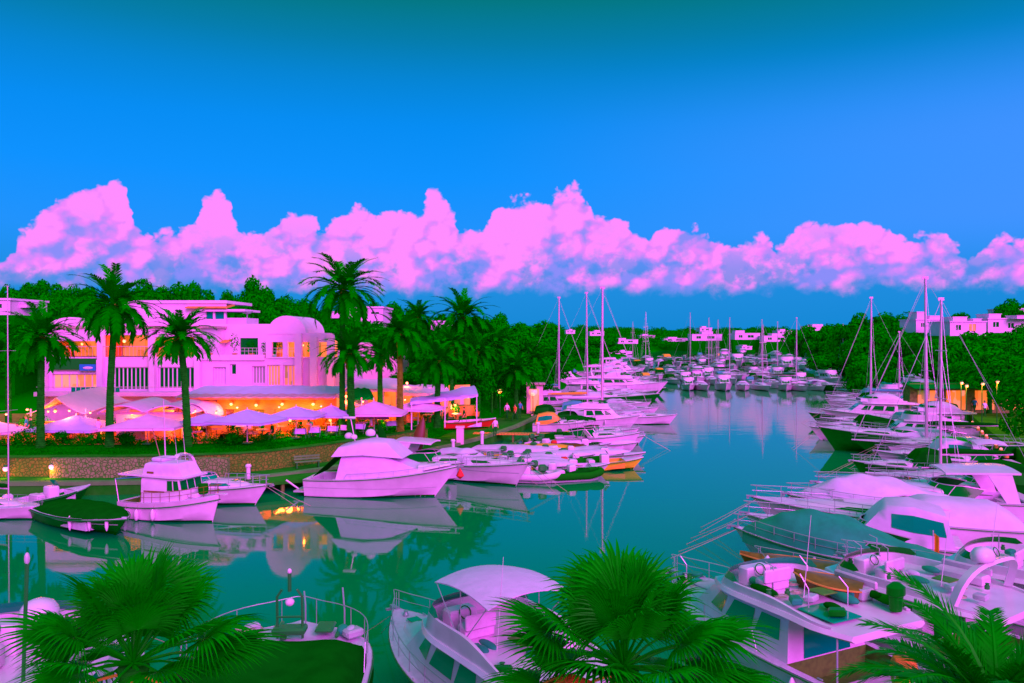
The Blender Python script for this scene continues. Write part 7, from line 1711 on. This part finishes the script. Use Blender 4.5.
# pale folded sun loungers along the hedge at the right half of the terrace
for i, px in enumerate((300, 314, 331, 344, 358, 392)):
    x, y = on_terr(px, -.1); t = thing('menu_board', f'pale tilted menu board by the hedge, {ordn(i)} from the left', 'board', (x, y, FL), rp.uniform(-.4, .4), 'menu boards by the hedge'); mb = MB(); mb.box((0, 0, .62), (.9, .05, .42)); o = mb.build('panel', 'awning_lilac', t); o.rotation_euler = (D(-28), 0, 0)
    for s_ in (-.4, .4): MB().tube((s_, .1, 0), (s_, .25, .8), .025).build('leg', 'alloy_dark', t)
# flags on the boats at the right
for px, py, Y, lab, m in [(909, 480, 48, 'small orange flag at the dark hulled yacht bow', 'orange'), (934, 538, 33, 'orange and dark striped flag on the right cluster', 'orange')]:
    p = P(px, py, Y); t = thing('flag', lab, 'flag', (p.x, Y, p.z - 1.0)); MB().tube((0, 0, -.4), (0, 0, 1.3), .02).build('pole', 'alloy', t); MB().slab(lambda u, v: (.05 + .5 * u * .4, .05 * sin(u * 6), 1.2 - .8 * v - .2 * u), 6, 4, .01).build('cloth', m, t)
p = P(903, 632, 16.5); person('stand', (p.x, 16.4, 1.9), 2.4, 'person in bright orange under the sharp tailed yacht', 'shirt_orange', None, 'shirt_orange')
# varnished dinghies stowed on the right cluster
for px, py, Y, hd, L_, m, lab in [(790, 567, 28.5, 160, 3.4, 'varnish', 'varnished brown dinghy hull stowed on the right cluster'), (829, 588, 23, 150, 1.9, 'varnish', 'brown upturned tender cover beside the teal hatch')]:
    p = P(px, py, Y); H = Hull(L_, 1.3, .45, .6, .1, .4, .75, .1); t = thing('dinghy', lab, 'dinghy', (p.x, Y, p.z - .3), D(hd)); H.skin(10).build('hull', m, t); H.rub(.03, .0).build('gunwale', 'terracotta', t); H.deck(0, .8, .12, 8).build('cover', m, t)
p = P(768, 582, 26); o = tag(MB().lathe([(.02, -.75), (.25, -.6), (.34, -.2), (.33, .15), (.2, .6), (.02, .85)], 14).build('fender', 'gelcoat', None, 60), 'large pink teardrop fender standing on the right cluster foredeck', 'fender'); o.location = (p.x, 26, p.z)
# thin mooring pole and street lamp in the left foreground water
for px, ytop, ybot, Y, lab in [(26, 562, 690, 14.6, 'dark slim pole with a lamp head at the bottom left')]:
    a, b = P(px, ytop, Y), P(px - 10, ybot, Y); t = thing('lamp_post', lab, 'lamp post', (b.x, Y, .95)); MB().path([(0, 0, 0), ((a.x - b.x) * .6, 0, (a.z - .95) * .6), (a.x - b.x, 0, a.z - .95)], .035, 6).build('pole', 'alloy_dark', t); MB().ell((a.x - b.x, 0, a.z - .9), (.05, .05, .12), 8, 6).build('lamp_head', 'gelcoat_shade', t)
